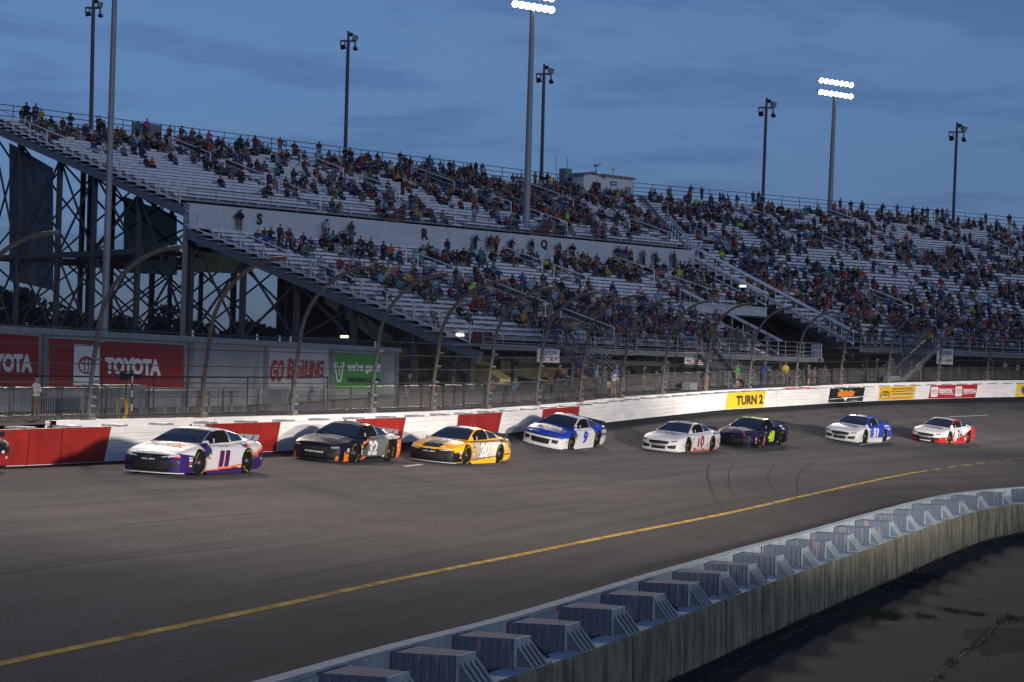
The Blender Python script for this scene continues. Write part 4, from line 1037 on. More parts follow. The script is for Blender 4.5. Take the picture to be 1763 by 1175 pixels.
mb = MB(); mb.prism([sbz(a, bz0), sbz(e_, bz0), sbz(e_, bz1 - 0.1), sbz(a, bz1 - 0.1)], -SBN * 6.0); obj('wall', mb, M['clad'], bl)
mb = MB(); mb.prism([sbz(a, bz1 - 0.22) + SBN * 0.15, sbz(e_ + SBU * 0.2, bz1 - 0.22) + SBN * 0.15, sbz(e_ + SBU * 0.2, bz1 + 0.02) + SBN * 0.15, sbz(a, bz1 + 0.02) + SBN * 0.15], -SBN * 6.3); obj('roof_edge', mb, M['steel'], bl)
for px in (-170, 74, 325, 456, 569, 681):
    mb = MB(); c = sb(px, 620); mb.beam(sbz(c, bz0) + SBN * 0.08, sbz(c, bz1 - 0.23) + SBN * 0.08, 0.30, 0.14, up=SBN); obj('pillar', mb, M['grey_steel'], bl)
for px in (331, 442, 481, 500, 646):
    mb = MB(); c = sb(px, 600, -1.0); mb.tube([sbz(c, bz1), sbz(c, bz1 + 0.35)], 0.05, 6); obj('vent_pipe', mb, M['lettering_white'], bl)
def bb(name, px0, px1, yt0, yb0, yt1, yb1, m, label, cat='billboard'):
    """board between columns px0,px1; top/bottom rows at each end"""
    A_, B_, C_, D_ = sb(px0, yb0, 0.10), sb(px1, yb1, 0.10), sb(px1, yt1, 0.10), sb(px0, yt0, 0.10)
    mb = MB(); mb.prism([A_, B_, C_, D_], -SBN * 0.06); s = obj(name, mb, m); tag(s, label, cat, 'boards on the sign building')
    fr = MB()
    for p, q in ((A_, B_), (B_, C_), (C_, D_), (D_, A_)): fr.beam(p + SBN * 0.01, q + SBN * 0.01, 0.07, 0.07, up=SBN)
    f_ = obj('frame', fr, M['steel'], None); f_.parent = s
    def fn(px, py, lift=0.0): return sb(px, py, 0.13 + lift)
    return s, fn
def ptxt(mb, s, fn, x0, x1, y0, y1, slope=0.0, bold=0.03, lift=0.0, shear=0.0):
    """lettering placed in picture columns x0..x1 and rows y0 (top) .. y1 (bottom), mapped on to the board"""
    w, h = x1 - x0, y1 - y0
    g = lambda x, y, l=0.0: fn(x0 + w/2 + x, y0 + h/2 - y + slope * x, l)
    put_text(mb, s, g, 0, 0, w=w, h=h, bold=bold, lift=lift, shear=shear)
def emblem_rings(t, fn, cx, cy, rx, ry, slope):
    g = lambda x, y, l=0.0: fn(cx + x, cy - y + slope * x, l)
    put_ring(t, 0, 0, rx, ry, rx * 0.18, g, n=30); put_ring(t, 0, 0, rx * 0.32, ry * 0.98, rx * 0.15, g, lift=0.004, n=24); put_ring(t, 0, ry * 0.42, rx * 0.72, ry * 0.38, rx * 0.15, g, lift=0.008, n=24)
s, fn = bb('billboard', 81, 317, 581, 667, 593.5, 670, M['billboard_red'], 'complete red billboard with white badge and one big white word')
t = MB(); g = lambda x, y, l=0.0: fn(x, y, l)
t.add([fn(126, 664, 0), fn(171.5, 664.5, 0), fn(171.5, 595, 0), fn(128, 592.5, 0)], [(0, 1, 2, 3)]); ptxt(t, 'TOYOTA', fn, 181, 277, 617, 646, 0.04, 0.06); obj('lettering', t, M['lettering_white'], None, recalc=False).parent = s
t = MB(); emblem_rings(t, lambda x, y, l=0: fn(x, y, l + 0.01), 149, 629, 14.5, 15.5, 0.04); obj('emblem', t, M['billboard_red'], None, recalc=False).parent = s
s, fn = bb('billboard', -165, 67.5, 560, 668, 578, 667, M['billboard_red'], 'red billboard cut by the left edge showing the end of a white word')
t = MB(); ptxt(t, 'TOYOTA', fn, -44, 56, 609, 641, 0.02, 0.06); obj('lettering', t, M['lettering_white'], None, recalc=False).parent = s
s, fn = bb('billboard', 459, 565, 598, 673, 602, 673, M['billboard_white'], 'white billboard with bulging red bowling words outlined in black')
for nm, mm, bo, lf in (('lettering_outline', 'black', 0.13, 0.0), ('lettering_edge', 'lettering_white', 0.085, 0.01), ('lettering', 'billboard_red', 0.05, 0.02)):
    t = MB(); k = (bo - 0.05) * 14
    ptxt(t, 'GO', fn, 466 - k, 489 + k, 620 - k, 657 + k, 0.03, bo, lf, 0.12); 
    w = 'BOWLING'; x = 496
    for i, ch in enumerate(w):
        wd = (10.5, 10.5, 12, 8, 4.5, 11, 10.5)[i]; hh = (0, 0.5, 2, 3, 3, 2, 1)[i]
        ptxt(t, ch, fn, x - k, x + wd + k, 619 - 1 + hh - k + i * 0.3, 653 - hh * 0.3 + k - i * 0.3, 0.03, bo, lf, 0.10); x += wd - 0.9
    obj(nm, t, M[mm], None, recalc=False).parent = s
s, fn = bb('billboard', 573.5, 655, 606, 671.5, 609.5, 676, M['billboard_green'], 'green billboard with a white shield emblem and lottery wording')
t = MB(); ptxt(t, "we're game", fn, 597, 655, 624, 644, 0.03, 0.05)
g = lambda x, y, l=0.0: fn(584 + x, 641 - y, l)
for q in ([(-10, 17), (-7.5, 17), (-2, -14), (-4, -16)], [(7.5, 17), (10, 17), (3.5, -16), (1, -14)], [(-9, 17), (-3, 17), (-3, 14.5), (-9, 14.5)], [(9, 17), (3, 17), (3, 14.5), (9, 14.5)], [(-4, -14), (3.5, -14), (3.5, -17), (-4, -17)], [(-5, 12), (-2.5, 12), (0.5, 4), (-1.5, 4)], [(5, 12), (2.5, 12), (-0.5, 4), (1.5, 4)], [(-1, 6), (1, 6), (1, -6), (-1, -6)]): put_poly(t, q, g)
obj('lettering', t, M['lettering_white'], None, recalc=False).parent = s
t = MB(); ptxt(t, 'valottery.com', fn, 597, 655, 648, 662, 0.03, 0.05); obj('lettering', t, M['lettering_dark'], None, recalc=False).parent = s

# ------------------------------------------------------------------ section signs under the platforms
def section_sign(px0, px1, y0, y1, d, top, mid, left, right, label):
    a, b, c = P(px0, y1, d), P(px1, y1 + (px1-px0)*0.02, d + 1.2), P(px0, y0, d); z0, z1 = a.z, c.z; u = Vector((b.x-a.x, b.y-a.y, 0)); n = Vector((u.y, -u.x, 0)).normalized()
    mb = MB(); q = [a, a + u, a + u + Vector((0, 0, z1-z0)), a + Vector((0, 0, z1-z0))]; mb.prism(q, -n * 0.06); s = obj('section_sign', mb, M['lettering_white']); tag(s, label, 'sign', 'white section signs under the stands')
    fn = lambda x, y, l=0.0: a + u * x + Vector((0, 0, (z1-z0) * y)) + n * (0.008 + l)
    t = MB(); put_text(t, top, fn, 0.5, 0.80, w=0.80, h=0.24, bold=0.05); 
    for sx, x in ((-1, 0.12), (1, 0.88)): put_poly(t, [(x - 0.04*sx, 0.40), (x + 0.05*sx, 0.29), (x - 0.04*sx, 0.18)], fn); put_poly(t, [(x - 0.09*sx, 0.33), (x - 0.03*sx, 0.33), (x - 0.03*sx, 0.25), (x - 0.09*sx, 0.25)], fn)
    obj('lettering', t, M['blue_letter'], None, recalc=False).parent = s
    t = MB(); put_text(t, mid, fn, 0.5, 0.56, w=0.42, h=0.09, bold=0.03); put_text(t, left, fn, 0.28, 0.26, h=0.30, w=0.13, bold=0.05); put_text(t, right, fn, 0.66, 0.26, h=0.30, w=0.10 * max(1, len(right)) + 0.04, bold=0.05)
    put_poly(t, [(0.02, 0.635), (0.98, 0.635), (0.98, 0.655), (0.02, 0.655)], fn)
    obj('lettering', t, M['red_letter'], None, recalc=False).parent = s
    for x in (0.1, 0.9):
        m2 = MB(); p = fn(x, 1.0); m2.beam(p - n * 0.05, p - n * 0.05 + Vector((0, 0, 0.35)), 0.04); h_ = obj('hanger', m2, M['grey_steel'], None); h_.parent = s
section_sign(925, 963, 601, 624, 121, 'DOGWOOD', 'SECTION', 'S', 'R', 'white hanging sign reading DOGWOOD with arrows to S and R')
section_sign(1179, 1211, 606, 627.5, 134, 'DOGWOOD', 'SECTION', 'R', 'QP', 'white hanging sign reading DOGWOOD with arrows to R and QP')
section_sign(1613, 1640.5, 600.5, 627, 160, 'DOGWOOD', 'SECTION', 'O', 'N', 'white hanging sign with arrows to O and N beside the rising stairs')
mb = MB(); a = P(1489, 592, 158); mb.box(P(1496, 586, 158), (0.62, 0.04, 0.58)); o = obj('notice_board', mb, M['lettering_white']); tag(o, 'small blank looking white notice on the rail of the right stand', 'notice board')

# ------------------------------------------------------------------ crowd barriers behind the catch fence
M['galv_bright'] = mat('galvanised_tube', (0.12, 0.115, 0.11), 0.45, metal=0.3, var=0.2)
def crowd_barrier():
    root = thing('crowd_barrier', 'x', 'crowd barrier', group='steel crowd barriers behind the catch fence', local=True)
    mb = MB(); W, H = 2.2, 1.08; r = 0.15; path = [(-W/2, 0.16), (-W/2, H - r)]
    for k in range(1, 5): a = pi/2*k/4; path.append((-W/2 + r - r*cos(a), H - r + r*sin(a)))
    for k in range(0, 5): a = pi/2*k/4; path.append((W/2 - r + r*sin(a), H - r + r*cos(a)))
    path += [(W/2, 0.16), (-W/2, 0.16)]
    mb.tube([(x, 0, z) for x, z in path], 0.021, 5, cap=False); obj('frame', mb, M['galv_bright'], root)
    mb = MB()
    for k in range(1, 18): x = -W/2 + W*k/18; mb.tube([(x, 0, 0.16), (x, 0, H)], 0.008, 4, cap=False)
    obj('bars', mb, M['galv_bright'], root)
    for sx in (-0.8, 0.8):
        mb = MB(); mb.tube([(sx, -0.3, 0.02), (sx, 0, 0.16), (sx, 0.3, 0.02)], 0.018, 4); obj('foot', mb, M['galv_bright'], root)
    return root
cb0 = crowd_barrier()
def copy_thing(o, loc, rotz, label, scale=None):
    c = o.copy(); COL.objects.link(c); c.location = loc; c.rotation_euler = (0, 0, rotz); c['label'] = label
    for ch in o.children: d = ch.copy(); COL.objects.link(d); d.parent = c
    return c
ta = W_CON.at_px(-60); k = 0; nb_ = 0
BARS = []
while ta < 182:
    t = W_CON.tan(ta); n = W_CON.norm(ta); p = W_BASE(ta) + n * (3.1 if ta < 100 else 3.4); p.z = conc_z(ta)
    BARS.append((p, atan2(t.y, t.x) + rng.uniform(-0.03, 0.03), ta)); ta += 2.27
def ordinal(n):
    w = ['first','second','third','fourth','fifth','sixth','seventh','eighth','ninth','tenth','eleventh','twelfth','thirteenth','fourteenth','fifteenth','sixteenth','seventeenth','eighteenth','nineteenth','twentieth']
    if n <= 20: return w[n-1]
    tens = {2:'twenty',3:'thirty',4:'forty',5:'fifty',6:'sixty',7:'seventy',8:'eighty',9:'ninety'}
    if n % 10 == 0: return {20:'twentieth',30:'thirtieth',40:'fortieth',50:'fiftieth',60:'sixtieth',70:'seventieth',80:'eightieth',90:'ninetieth'}[n]
    return tens[n//10] + '-' + w[n%10-1] if n < 100 else str(n)
for i, (p, r, ta) in enumerate(BARS):
    px = proj(p)[0]
    ref = 'red blocks' if px < 700 else 'white wall' if px < 1240 else 'wall signs'
    lab = f'grey steel crowd barrier behind the {ref}, {ordinal(i+1)} from the left'
    if i == 0: cb0.location = p; cb0.rotation_euler = (0, 0, r); cb0['label'] = lab
    else: copy_thing(cb0, p, r, lab)
# black cable rail behind the barriers and dark machines and pipes on the dirt
mb = MB(); pth = []
for ta in np.arange(W_CON.at_px(-80), W_CON.at_px(720), 3.0):
    p = W_BASE(ta) + W_CON.norm(ta) * 4.4; p.z = conc_z(ta) + 1.45; pth.append(p); mb.tube([p - Vector((0, 0, 1.5)), p], 0.03, 5)
mb.tube(pth, 0.03, 5); o = obj('pipe_rail', mb, M['black']); tag(o, 'long black pipe rail on posts in front of the sign building', 'railing')
mb = MB(); mb.tube([sb(-60, 700, 1.6) * Vector((1, 1, 0)) + Vector((0, 0, 3.35)), sb(340, 712, 1.6) * Vector((1, 1, 0)) + Vector((0, 0, 3.2))], 0.09, 8); o = obj('pipe', mb, M['grey_steel']); tag(o, 'grey pipe lying along the foot of the sign building', 'pipe')
for i, (px, w, h) in enumerate(((22, 1.6, 0.7), (399, 1.1, 0.8), (440, 1.5, 0.8), (484, 1.2, 0.6), (510, 0.9, 0.6), (549, 1.3, 0.6), (583, 1.3, 0.6), (615, 1.0, 0.6), (700, 0.8, 0.6))):
    ta = W_CON.at_px(px); p = W_BASE(ta) + W_CON.norm(ta) * 6.5; p.z = conc_z(ta)
    mb = MB(); R = Matrix((W_CON.tan(ta), W_CON.norm(ta), Vector((0, 0, 1)))).transposed(); mb.box(p + Vector((0, 0, h/2 + 0.25)), (w, 0.7, h), R); mb.box(p + Vector((0, 0, h + 0.28)), (w + 0.1, 0.8, 0.06), R)
    for sx in (-1, 1): mb.box(p + W_CON.tan(ta) * sx * (w/2 - 0.1) + Vector((0, 0, 0.13)), (0.1, 0.5, 0.27), R)
    o = obj('equipment_case', mb, M['grey_steel']); tag(o, f'grey equipment case standing behind the crowd barriers, {ordinal(i+1)} from the left', 'case', 'equipment cases behind the barriers')
# yellow coil, striped mast, broadcast camera
M['coil'] = mat('yellow_hose', (0.6, 0.36, 0.02), 0.5)
ta = W_CON.at_px(298); c = W_BASE(ta) + W_CON.norm(ta) * 2.9; t = W_CON.tan(ta); mb = MB(); cz = P(298, 707, c.y).z
for k in range(4): mb.tube([Vector((c.x, c.y, cz)) + t * cos(a) * (0.24 + k*0.02) + Vector((0, 0, 1)) * sin(a) * (0.36 + 0.01*k) + W_CON.norm(ta) * -0.02 * k for a in np.linspace(0, 2*pi, 20)], 0.016, 5)
o = obj('hose_coil', mb, M['coil']); tag(o, 'yellow hose coil hanging on a crowd barrier', 'hose')
ta = W_CON.at_px(351); c = W_BASE(ta) + W_CON.norm(ta) * 3.8; mr = thing('mast', 'thin black and white striped mast behind the fence', 'mast', Vector((c.x, c.y, conc_z(ta))))
zt = P(353, 628, c.y).z; zb = conc_z(ta); 
for k in range(8): mb = MB(); mb.tube([Vector((c.x, c.y, zb + (zt-zb)*k/8)), Vector((c.x, c.y, zb + (zt-zb)*(k+1)/8))], 0.03, 6); obj('band', mb, M['lettering_white'] if k % 2 else M['black'], mr)
mb = MB(); mb.tube([Vector((c.x, c.y, zt)), Vector((c.x, c.y, zt + 0.1)), Vector((c.x, c.y, zt + 0.2))], [0.05, 0.06, 0.02], 6); obj('finial', mb, M['lettering_white'], mr)
ta = W_CON.at_px(379); c = W_BASE(ta) + W_CON.norm(ta) * 4.8; cr = thing('broadcast_camera', 'black television camera on a post with a long arm behind the fence', 'camera', Vector((c.x, c.y, conc_z(ta)))); zc = P(385, 652, c.y).z; t = W_CON.tan(ta)
R = Matrix((t, W_CON.norm(ta), Vector((0, 0, 1)))).transposed(); b = Vector((c.x, c.y, zc))
mb = MB(); mb.box(b + t * 0.1, (0.45, 0.2, 0.2), R); obj('camera_body', mb, M['black'], cr)
mb = MB(); mb.tube([b + t * 0.32, b + t * 0.75], [0.09, 0.11], 10); obj('lens', mb, M['black'], cr)
mb = MB(); mb.tube([Vector((c.x, c.y, zb)), b], 0.035, 6); mb.beam(b - t * 1.2 + Vector((0, 0, 0.22)), b + t * 0.3 + Vector((0, 0, 0.15)), 0.04); mb.box(b - t * 0.25, (0.18, 0.12, 0.3), R); obj('post', mb, M['black'], cr)
for i, (px, w) in enumerate(((1250, 0.9), (1581, 1.2))):
    ta = W_CON.at_px(px); p = W_BASE(ta) + W_CON.norm(ta) * 2.6; p.z = conc_z(ta); R = Matrix((W_CON.tan(ta), W_CON.norm(ta), Vector((0, 0, 1)))).transposed()
    mb = MB(); mb.box(p + Vector((0, 0, 0.30)), (w*1.4, 0.5, 0.42), R); 
    for k in range(4): mb.box(p + Vector((0, 0, 0.12 + k*0.12)) - W_CON.norm(ta)*0.26, (w*1.36, 0.02, 0.03), R)
    o = obj('pale_crate', mb, M['steel']); tag(o, ('pale slatted crate behind the fence beside the man in green', 'pale slatted crate behind the fence near the rising stairs')[i], 'crate')
# folding tables / rail at px 1275-1310
# ------------------------------------------------------------------ press hut on top of the stand
u = u_at_px('1', 985, 57, 20); u9 = u_at_px('1', 1078, 57, 20)
M['hut'] = mat('hut_cladding', (0.66, 0.68, 0.70), 0.6, var=0.1); M['hut_dark'] = mat('hut_door', (0.22, 0.24, 0.27), 0.6)
hr = thing('press_hut', 'pale grey hut with pitched roof at the top of the stand', 'hut', s1(u, 57, 19.9))
ua = u_at_px('1', 994, 57, 20); um = u_at_px('1', 1026, 57, 20)
mb = MB(); z0 = 19.4
mb.box(s1((ua+u9)/2, 57.6, 20.9), (u9 - ua, 3.0, 3.0), R1); obj('wall', mb, M['hut'], hr)
mb = MB(); mb.box(s1((um+u9)/2, 57.5, 22.5), (u9 - um + 0.2, 3.4, 0.24), R1)
mb.prism([s1(ua - 0.2, 56.0, 22.35), s1((ua+um)/2, 56.0, 22.75), s1(um + 0.3, 56.0, 22.3), s1(um + 0.3, 56.0, 22.12), s1((ua+um)/2, 56.0, 22.55), s1(ua - 0.2, 56.0, 22.18)], V1 * 3.2); obj('roof', mb, M['grey_steel'], hr)
ud = u_at_px('1', 1070, 57, 20); mb = MB(); mb.box(s1(ud, 56.06, 20.6), (0.95, 0.05, 2.0), R1); obj('door', mb, M['hut_dark'], hr)
uw = u_at_px('1', 1016, 57, 20); mb = MB(); mb.box(s1(uw, 56.06, 21.2), (1.2, 0.05, 0.9), R1); obj('window', mb, M['black'], hr)
us = u_at_px('1', 1045, 57, 21); mb = MB(); mb.box(s1(us, 56.05, 21.75), (1.0, 0.04, 0.42), R1); sg = obj('name_plate', mb, M['blue_letter'], hr)
t = MB(); o_ = s1(us, 56.02, 21.75); put_text(t, 'MEDIA', lambda x, y, l=0: o_ + U1*x + Vector((0, 0, y)), 0, 0, w=0.75, h=0.18) if False else put_poly(t, [(-0.35, -0.05), (0.35, -0.05), (0.35, 0.05), (-0.35, 0.05)], lambda x, y, l=0: o_ + U1*x + Vector((0, 0, y))); obj('white_bar', t, M['lettering_white'], sg, recalc=False)
mb = MB(); mb.box(s1(u + 0.4, 58.4, 21.9), (0.95, 0.9, 2.2), R1); 
for k in range(8): mb.box(s1(u + 0.4, 57.93, 21.1 + k*0.24), (0.8, 0.03, 0.05), R1)
o = obj('equipment_cabinet', mb, M['grey_steel']); tag(o, 'grey metal cabinet standing left of the hut on the stand', 'cabinet')
for i, (px, h) in enumerate(((1020, 1.0), (1050, 0.9))):
    uq = u_at_px('1', px, 58, 22); cc = thing('rooftop_camera', ('camera on a tripod on the hut roof, left one', 'small camera on a post on the right part of the hut roof')[i], 'camera', s1(uq, 57.5, 22.55))
    mb = MB(); mb.tube([s1(uq, 57.5, 22.55), s1(uq, 57.5, 22.55 + h)], 0.04, 6)
    if i == 0: mb.tube([s1(uq - 0.3, 57.5, 22.5), s1(uq, 57.5, 23.3), s1(uq + 0.3, 57.5, 22.5)], 0.025, 5)
    obj('tripod', mb, M['grey_steel'], cc)
    mb = MB(); mb.box(s1(uq, 57.5, 22.6 + h), (0.28 + 0.15*(1-i), 0.3, 0.24), R1); mb.tube([s1(uq + 0.1, 57.4, 22.65 + h), s1(uq + 0.42, 57.2, 22.85 + h)], 0.07, 7); obj('camera_body', mb, M['lettering_white'] if i else M['steel'], cc)
for px in (957, 976): uq = u_at_px('1', px, 59, 21); mb = MB(); mb.tube([s1(uq, 59, 19.9), s1(uq, 59, 23.2)], 0.035, 6); mb.box(s1(uq, 59, 20.4), (0.3, 0.2, 0.4), R1); o = obj('antenna_mast', mb, M['grey_steel']); tag(o, ('left' if px < 960 else 'right') + ' one of two thin masts behind the back rail left of the hut', 'mast', 'thin masts left of the hut')
for px0, px1, y0, y1, mm, lab in ((228, 277, 210, 243, 'banner_print', 'grey framed screen on the back rail near the left end of the stand'), (941, 953, 305, 316, 'sign_gold', 'small yellow sign on the back rail near the press hut')):
    ua, ub = u_at_px('1', px0, 58.8, 21), u_at_px('1', px1, 58.8, 21); mb = MB(); pc = s1(ua, 58.8, 0); z1 = P(px0, y0, pc.y).z - CH; z0 = P(px0, y1, pc.y).z - CH
    mb.box(s1((ua+ub)/2, 58.8, (z0+z1)/2), (ub-ua, 0.05, z1-z0), R1); o = obj('rail_screen', mb, M[mm]); tag(o, lab, 'screen')
    fr = MB()
    for q in (ua, ub): fr.beam(s1(q, 58.78, z0 - 0.3), s1(q, 58.78, z1 + 0.05), 0.1)
    f_ = obj('frame', fr, M['dark_steel'], None); f_.parent = o
for o in [hr] + [q for q in COL.objects if q.name.startswith(('equipment_cabinet', 'rooftop_camera'))]: o.location.z -= 1.15
# ------------------------------------------------------------------ light poles
M['pole_grey'] = mat('pole_grey', (0.26, 0.28, 0.30), 0.5, var=0.1); M['lamp_lit'] = emis('lit_lamp', (1.0, 0.97, 0.90), 14.0); M['lamp_glass'] = mat('unlit_lamp_glass', (0.30, 0.32, 0.30), 0.15)
def dark_pole(pxt, pyt, pxb, pyb, d, label, r=0.16):
    top = P(pxt, pyt, d); bot = P(pxb, pyb, d); dirv = (top - bot).normalized(); k = (bot.z - 1.0) / dirv.z; base = bot - dirv * k
    root = thing('light_pole', label, 'light pole', base, 'dark light poles behind the stand'); s_ = d / FPX
    mb = MB(); mb.tube([base, bot, top - dirv * 14 * s_], [r * 1.5, r * 1.15, r], 8); obj('pole', mb, M['dark_steel'], root)
    X, Z = Vector((1, 0, 0)), dirv
    c = top - Z * 16 * s_
    mb = MB(); mb.beam(c - X * 14 * s_, c + X * 13 * s_, 0.16); mb.tube([c - X*13*s_, c - X*13*s_ - Z*9*s_], 0.06, 5); mb.tube([c - X*6*s_, c - X*6*s_ - Z*9*s_], 0.06, 5); mb.tube([c + X*12*s_, c + X*12*s_ - Z*9*s_], 0.08, 5); mb.tube([c - Z*4*s_, c + Z*17*s_], 0.13, 6)
    obj('bracket', mb, M['dark_steel'], root)
    def lamp(cc, sz, rot):
        R = Matrix.Rotation(rot[0], 3, 'Z') @ Matrix.Rotation(rot[1], 3, 'X') @ Matrix.Rotation(rot[2], 3, 'Y')
        mb = MB(); h = sz / 2; q = h * 0.55
        vs = [R @ Vector(v) for v in ((-h,-h,-h),(h,-h,-h),(h,-h,h),(-h,-h,h),(-q,h*0.8,-q),(q,h*0.8,-q),(q,h*0.8,q),(-q,h*0.8,q))]
        mb.add([v + cc for v in vs], [(0,1,2,3),(4,7,6,5),(0,4,5,1),(1,5,6,2),(2,6,7,3),(3,7,4,0)]); l = obj('lamp_housing', mb, M['black'], root)
        m2 = MB(); m2.add([R @ Vector((x*0.86, -h - 0.006, z*0.86)) + cc for x, z in ((-h,-h),(h,-h),(h,h),(-h,h))], [(0,1,2,3)]); obj('lamp_glass', m2, M['lamp_glass'], l, recalc=False)
    lamp(c - X * 9.5 * s_ - Z * 12 * s_, 8 * s_, (2.6, -0.6, 0)); lamp(c + X * 12 * s_ - Z * 13 * s_, 7.5 * s_, (1.2, -0.5, 0.6)); lamp(c + X * 11 * s_ + Z * 7 * s_, 9.5 * s_, (0.3, 0.5, 0.15)); lamp(c + X * 5 * s_ + Z * 12 * s_, 6.5 * s_, (-2.2, 0.2, 0))
for i, (a_, b_, c_, e_, d_) in enumerate(((161, -2, 157, 200, 176), (600, 55, 594, 285, 193), (937, 112, 932, 310, 208), (1320, 170, 1313, 355, 228), (1648, 212, 1641, 380, 244))):
    dark_pole(a_, b_, c_, e_, d_, ('dark light pole with its lamps at the top edge, far left', 'dark light pole with unlit lamps rising behind the left part of the stand', 'dark light pole with unlit lamps just right of the tall lit pole', 'dark light pole with unlit lamps left of the lit lamp cluster', 'dark light pole with unlit lamps farthest to the right')[i])
def lit_pole(pxt, pyt, pxb, pyb, d, label, n=7, rows=2, base_z=1.0, r=0.28, w=70, lit=True):
    top = P(pxt, pyt, d); bot = P(pxb, pyb, d); dirv = (top - bot).normalized(); k = (bot.z - base_z) / dirv.z; base = bot - dirv * k; s_ = d / FPX
    root = thing('floodlight_pole', label, 'floodlight pole', base)
    mb = MB(); mb.tube([base, bot, top], [r * 1.35, r * 1.1, r * 0.75], 10); obj('pole', mb, M['pole_grey'], root)
    if not lit: return
    X = Vector((cos(0.0), 0.55, -0.0)).normalized(); X = Vector((1.0, 0.75, 0)).normalized(); wm = w * s_ / X.x
    for rr in range(rows):
        c = top + dirv * (rr * 20 * s_ - 4 * s_)
        mb = MB(); mb.beam(c - X * wm/2, c + X * wm/2, 0.12); obj('cross_arm', mb, M['dark_steel'], root)
        for k_ in range(n):
            p = c + X * wm * ((k_ + 0.5) / n - 0.5); dn = Vector((0.25, -0.85, -0.45)).normalized(); hs = MB()
            hs.tube([p - dn * 0.30, p + dn * 0.05, p + dn * 0.36], [0.12, 0.26, 0.32], 12); h_ = obj('lamp_housing', hs, M['steel'], root)
            g_ = MB(); a1 = dn.cross(Vector((0, 0, 1))).normalized(); a2 = dn.cross(a1); g_.add([p + dn * 0.365 + (a1 * cos(q) + a2 * sin(q)) * 0.30 for q in np.linspace(0, 2*pi, 14)[:-1]], [tuple(range(13))]); obj('lit_lens', g_, M['lamp_lit'], h_, recalc=False)
lit_pole(917, 6, 907, 352, 172, 'tall grey pole in the middle with brilliantly lit lamps at the top edge', base_z=CH + 11.0, w=73, n=7)
lit_pole(1437.5, 157, 1429, 352, 236, 'tall grey pole carrying two rows of brilliantly lit lamps right of centre', w=68)
lit_pole(198, -20, 180, 560, 118, 'tall bare grey pole rising out of the top left of the picture', r=0.20, lit=False)
# ------------------------------------------------------------------ trees far behind the left end of the stand
M['leaf'] = mat('dark_foliage', (0.045, 0.065, 0.035), 0.8, var=0.5, vscale=0.5, dark=(0.02, 0.035, 0.02)); M['bark'] = mat('bark', (0.05, 0.04, 0.03), 0.9)
def tree(px, d, h, w, label, seed):
    rg = np.random.RandomState(seed); b = PX(px, d); b.z = 0.0 
    root = thing('tree', label, 'tree', b, 'trees far behind the stand'); mb = MB(); mb.tube([b, b + Vector((0.2, 0, h*0.4)), b + Vector((0, 0.3, h*0.8))], [0.4, 0.28, 0.1], 7)
    for k in range(5): a = rg.uniform(0, 6.3); z = h * rg.uniform(0.35, 0.6); mb.tube([b + Vector((0, 0, z)), b + Vector((cos(a)*w*0.3, sin(a)*w*0.3, z + h*0.2))], [0.14, 0.05], 5)
    obj('trunk', mb, M['bark'], root)
    cl_ = []
    for k in range(26):
        a = rg.uniform(0, 2*pi); z = rg.uniform(0.25, 0.95); rr = w/2 * sqrt(max(0.05, 1 - ((z - 0.5)/0.52)**2)) * sqrt(rg.uniform(0.1, 1)); cl_.append((cos(a)*rr, sin(a)*rr, z*h, w * rg.uniform(0.10, 0.2)))
    n = 260; vs = []; fs = []
    for (cx, cy, cz, r) in cl_:
        q = rg.normal(size=(n, 3)); q /= np.linalg.norm(q, axis=1)[:, None]; q *= (rg.uniform(0.3, 1, (n, 1))**0.5) * r; q[:, 2] *= 0.75; q += np.array([cx, cy, cz])
        for p in q:
            e1 = rg.normal(size=3); e1 /= np.linalg.norm(e1); e2 = np.cross(e1, rg.normal(size=3)); e2 /= np.linalg.norm(e2); s_ = rg.uniform(0.18, 0.42); b0 = len(vs)
            vs += [p - e1*s_, p + e2*s_*0.6, p + e1*s_, p - e2*s_*0.6]; fs.append((b0, b0+1, b0+2, b0+3))
    me = bpy.data.meshes.new('crown'); me.from_pydata([(v[0], v[1], v[2]) for v in vs], [], fs); o = link_mesh('crown', me, M['leaf'], root)
for i, (px, d, h, w) in enumerate(((-30, 250, 15, 13), (30, 240, 15.5, 12), (85, 262, 12.5, 12), (140, 250, 11.5, 11), (200, 270, 12, 11), (255, 255, 11, 11), (295, 240, 12.5, 10), (345, 262, 11.5, 11), (400, 250, 12, 11), (460, 265, 11, 11), (520, 255, 11, 11), (-90, 245, 14, 12))):
    tree(px, d, h, w, ('tall dark tree behind the frame left of the dark banner', 'broad dark tree directly behind the dark banner', 'dark tree seen just right of the dark banner', 'dark tree behind the second column pair', 'dark tree behind the tall bare pole', 'dark tree beneath the green tinted panel', 'pointed dark tree right of the bare pole', 'dark tree behind the first curved posts', 'dark tree below the olive panel', 'dark tree left of the bowling board', 'dark tree above the bowling board', 'dark tree outside the left edge')[i], 40 + i)
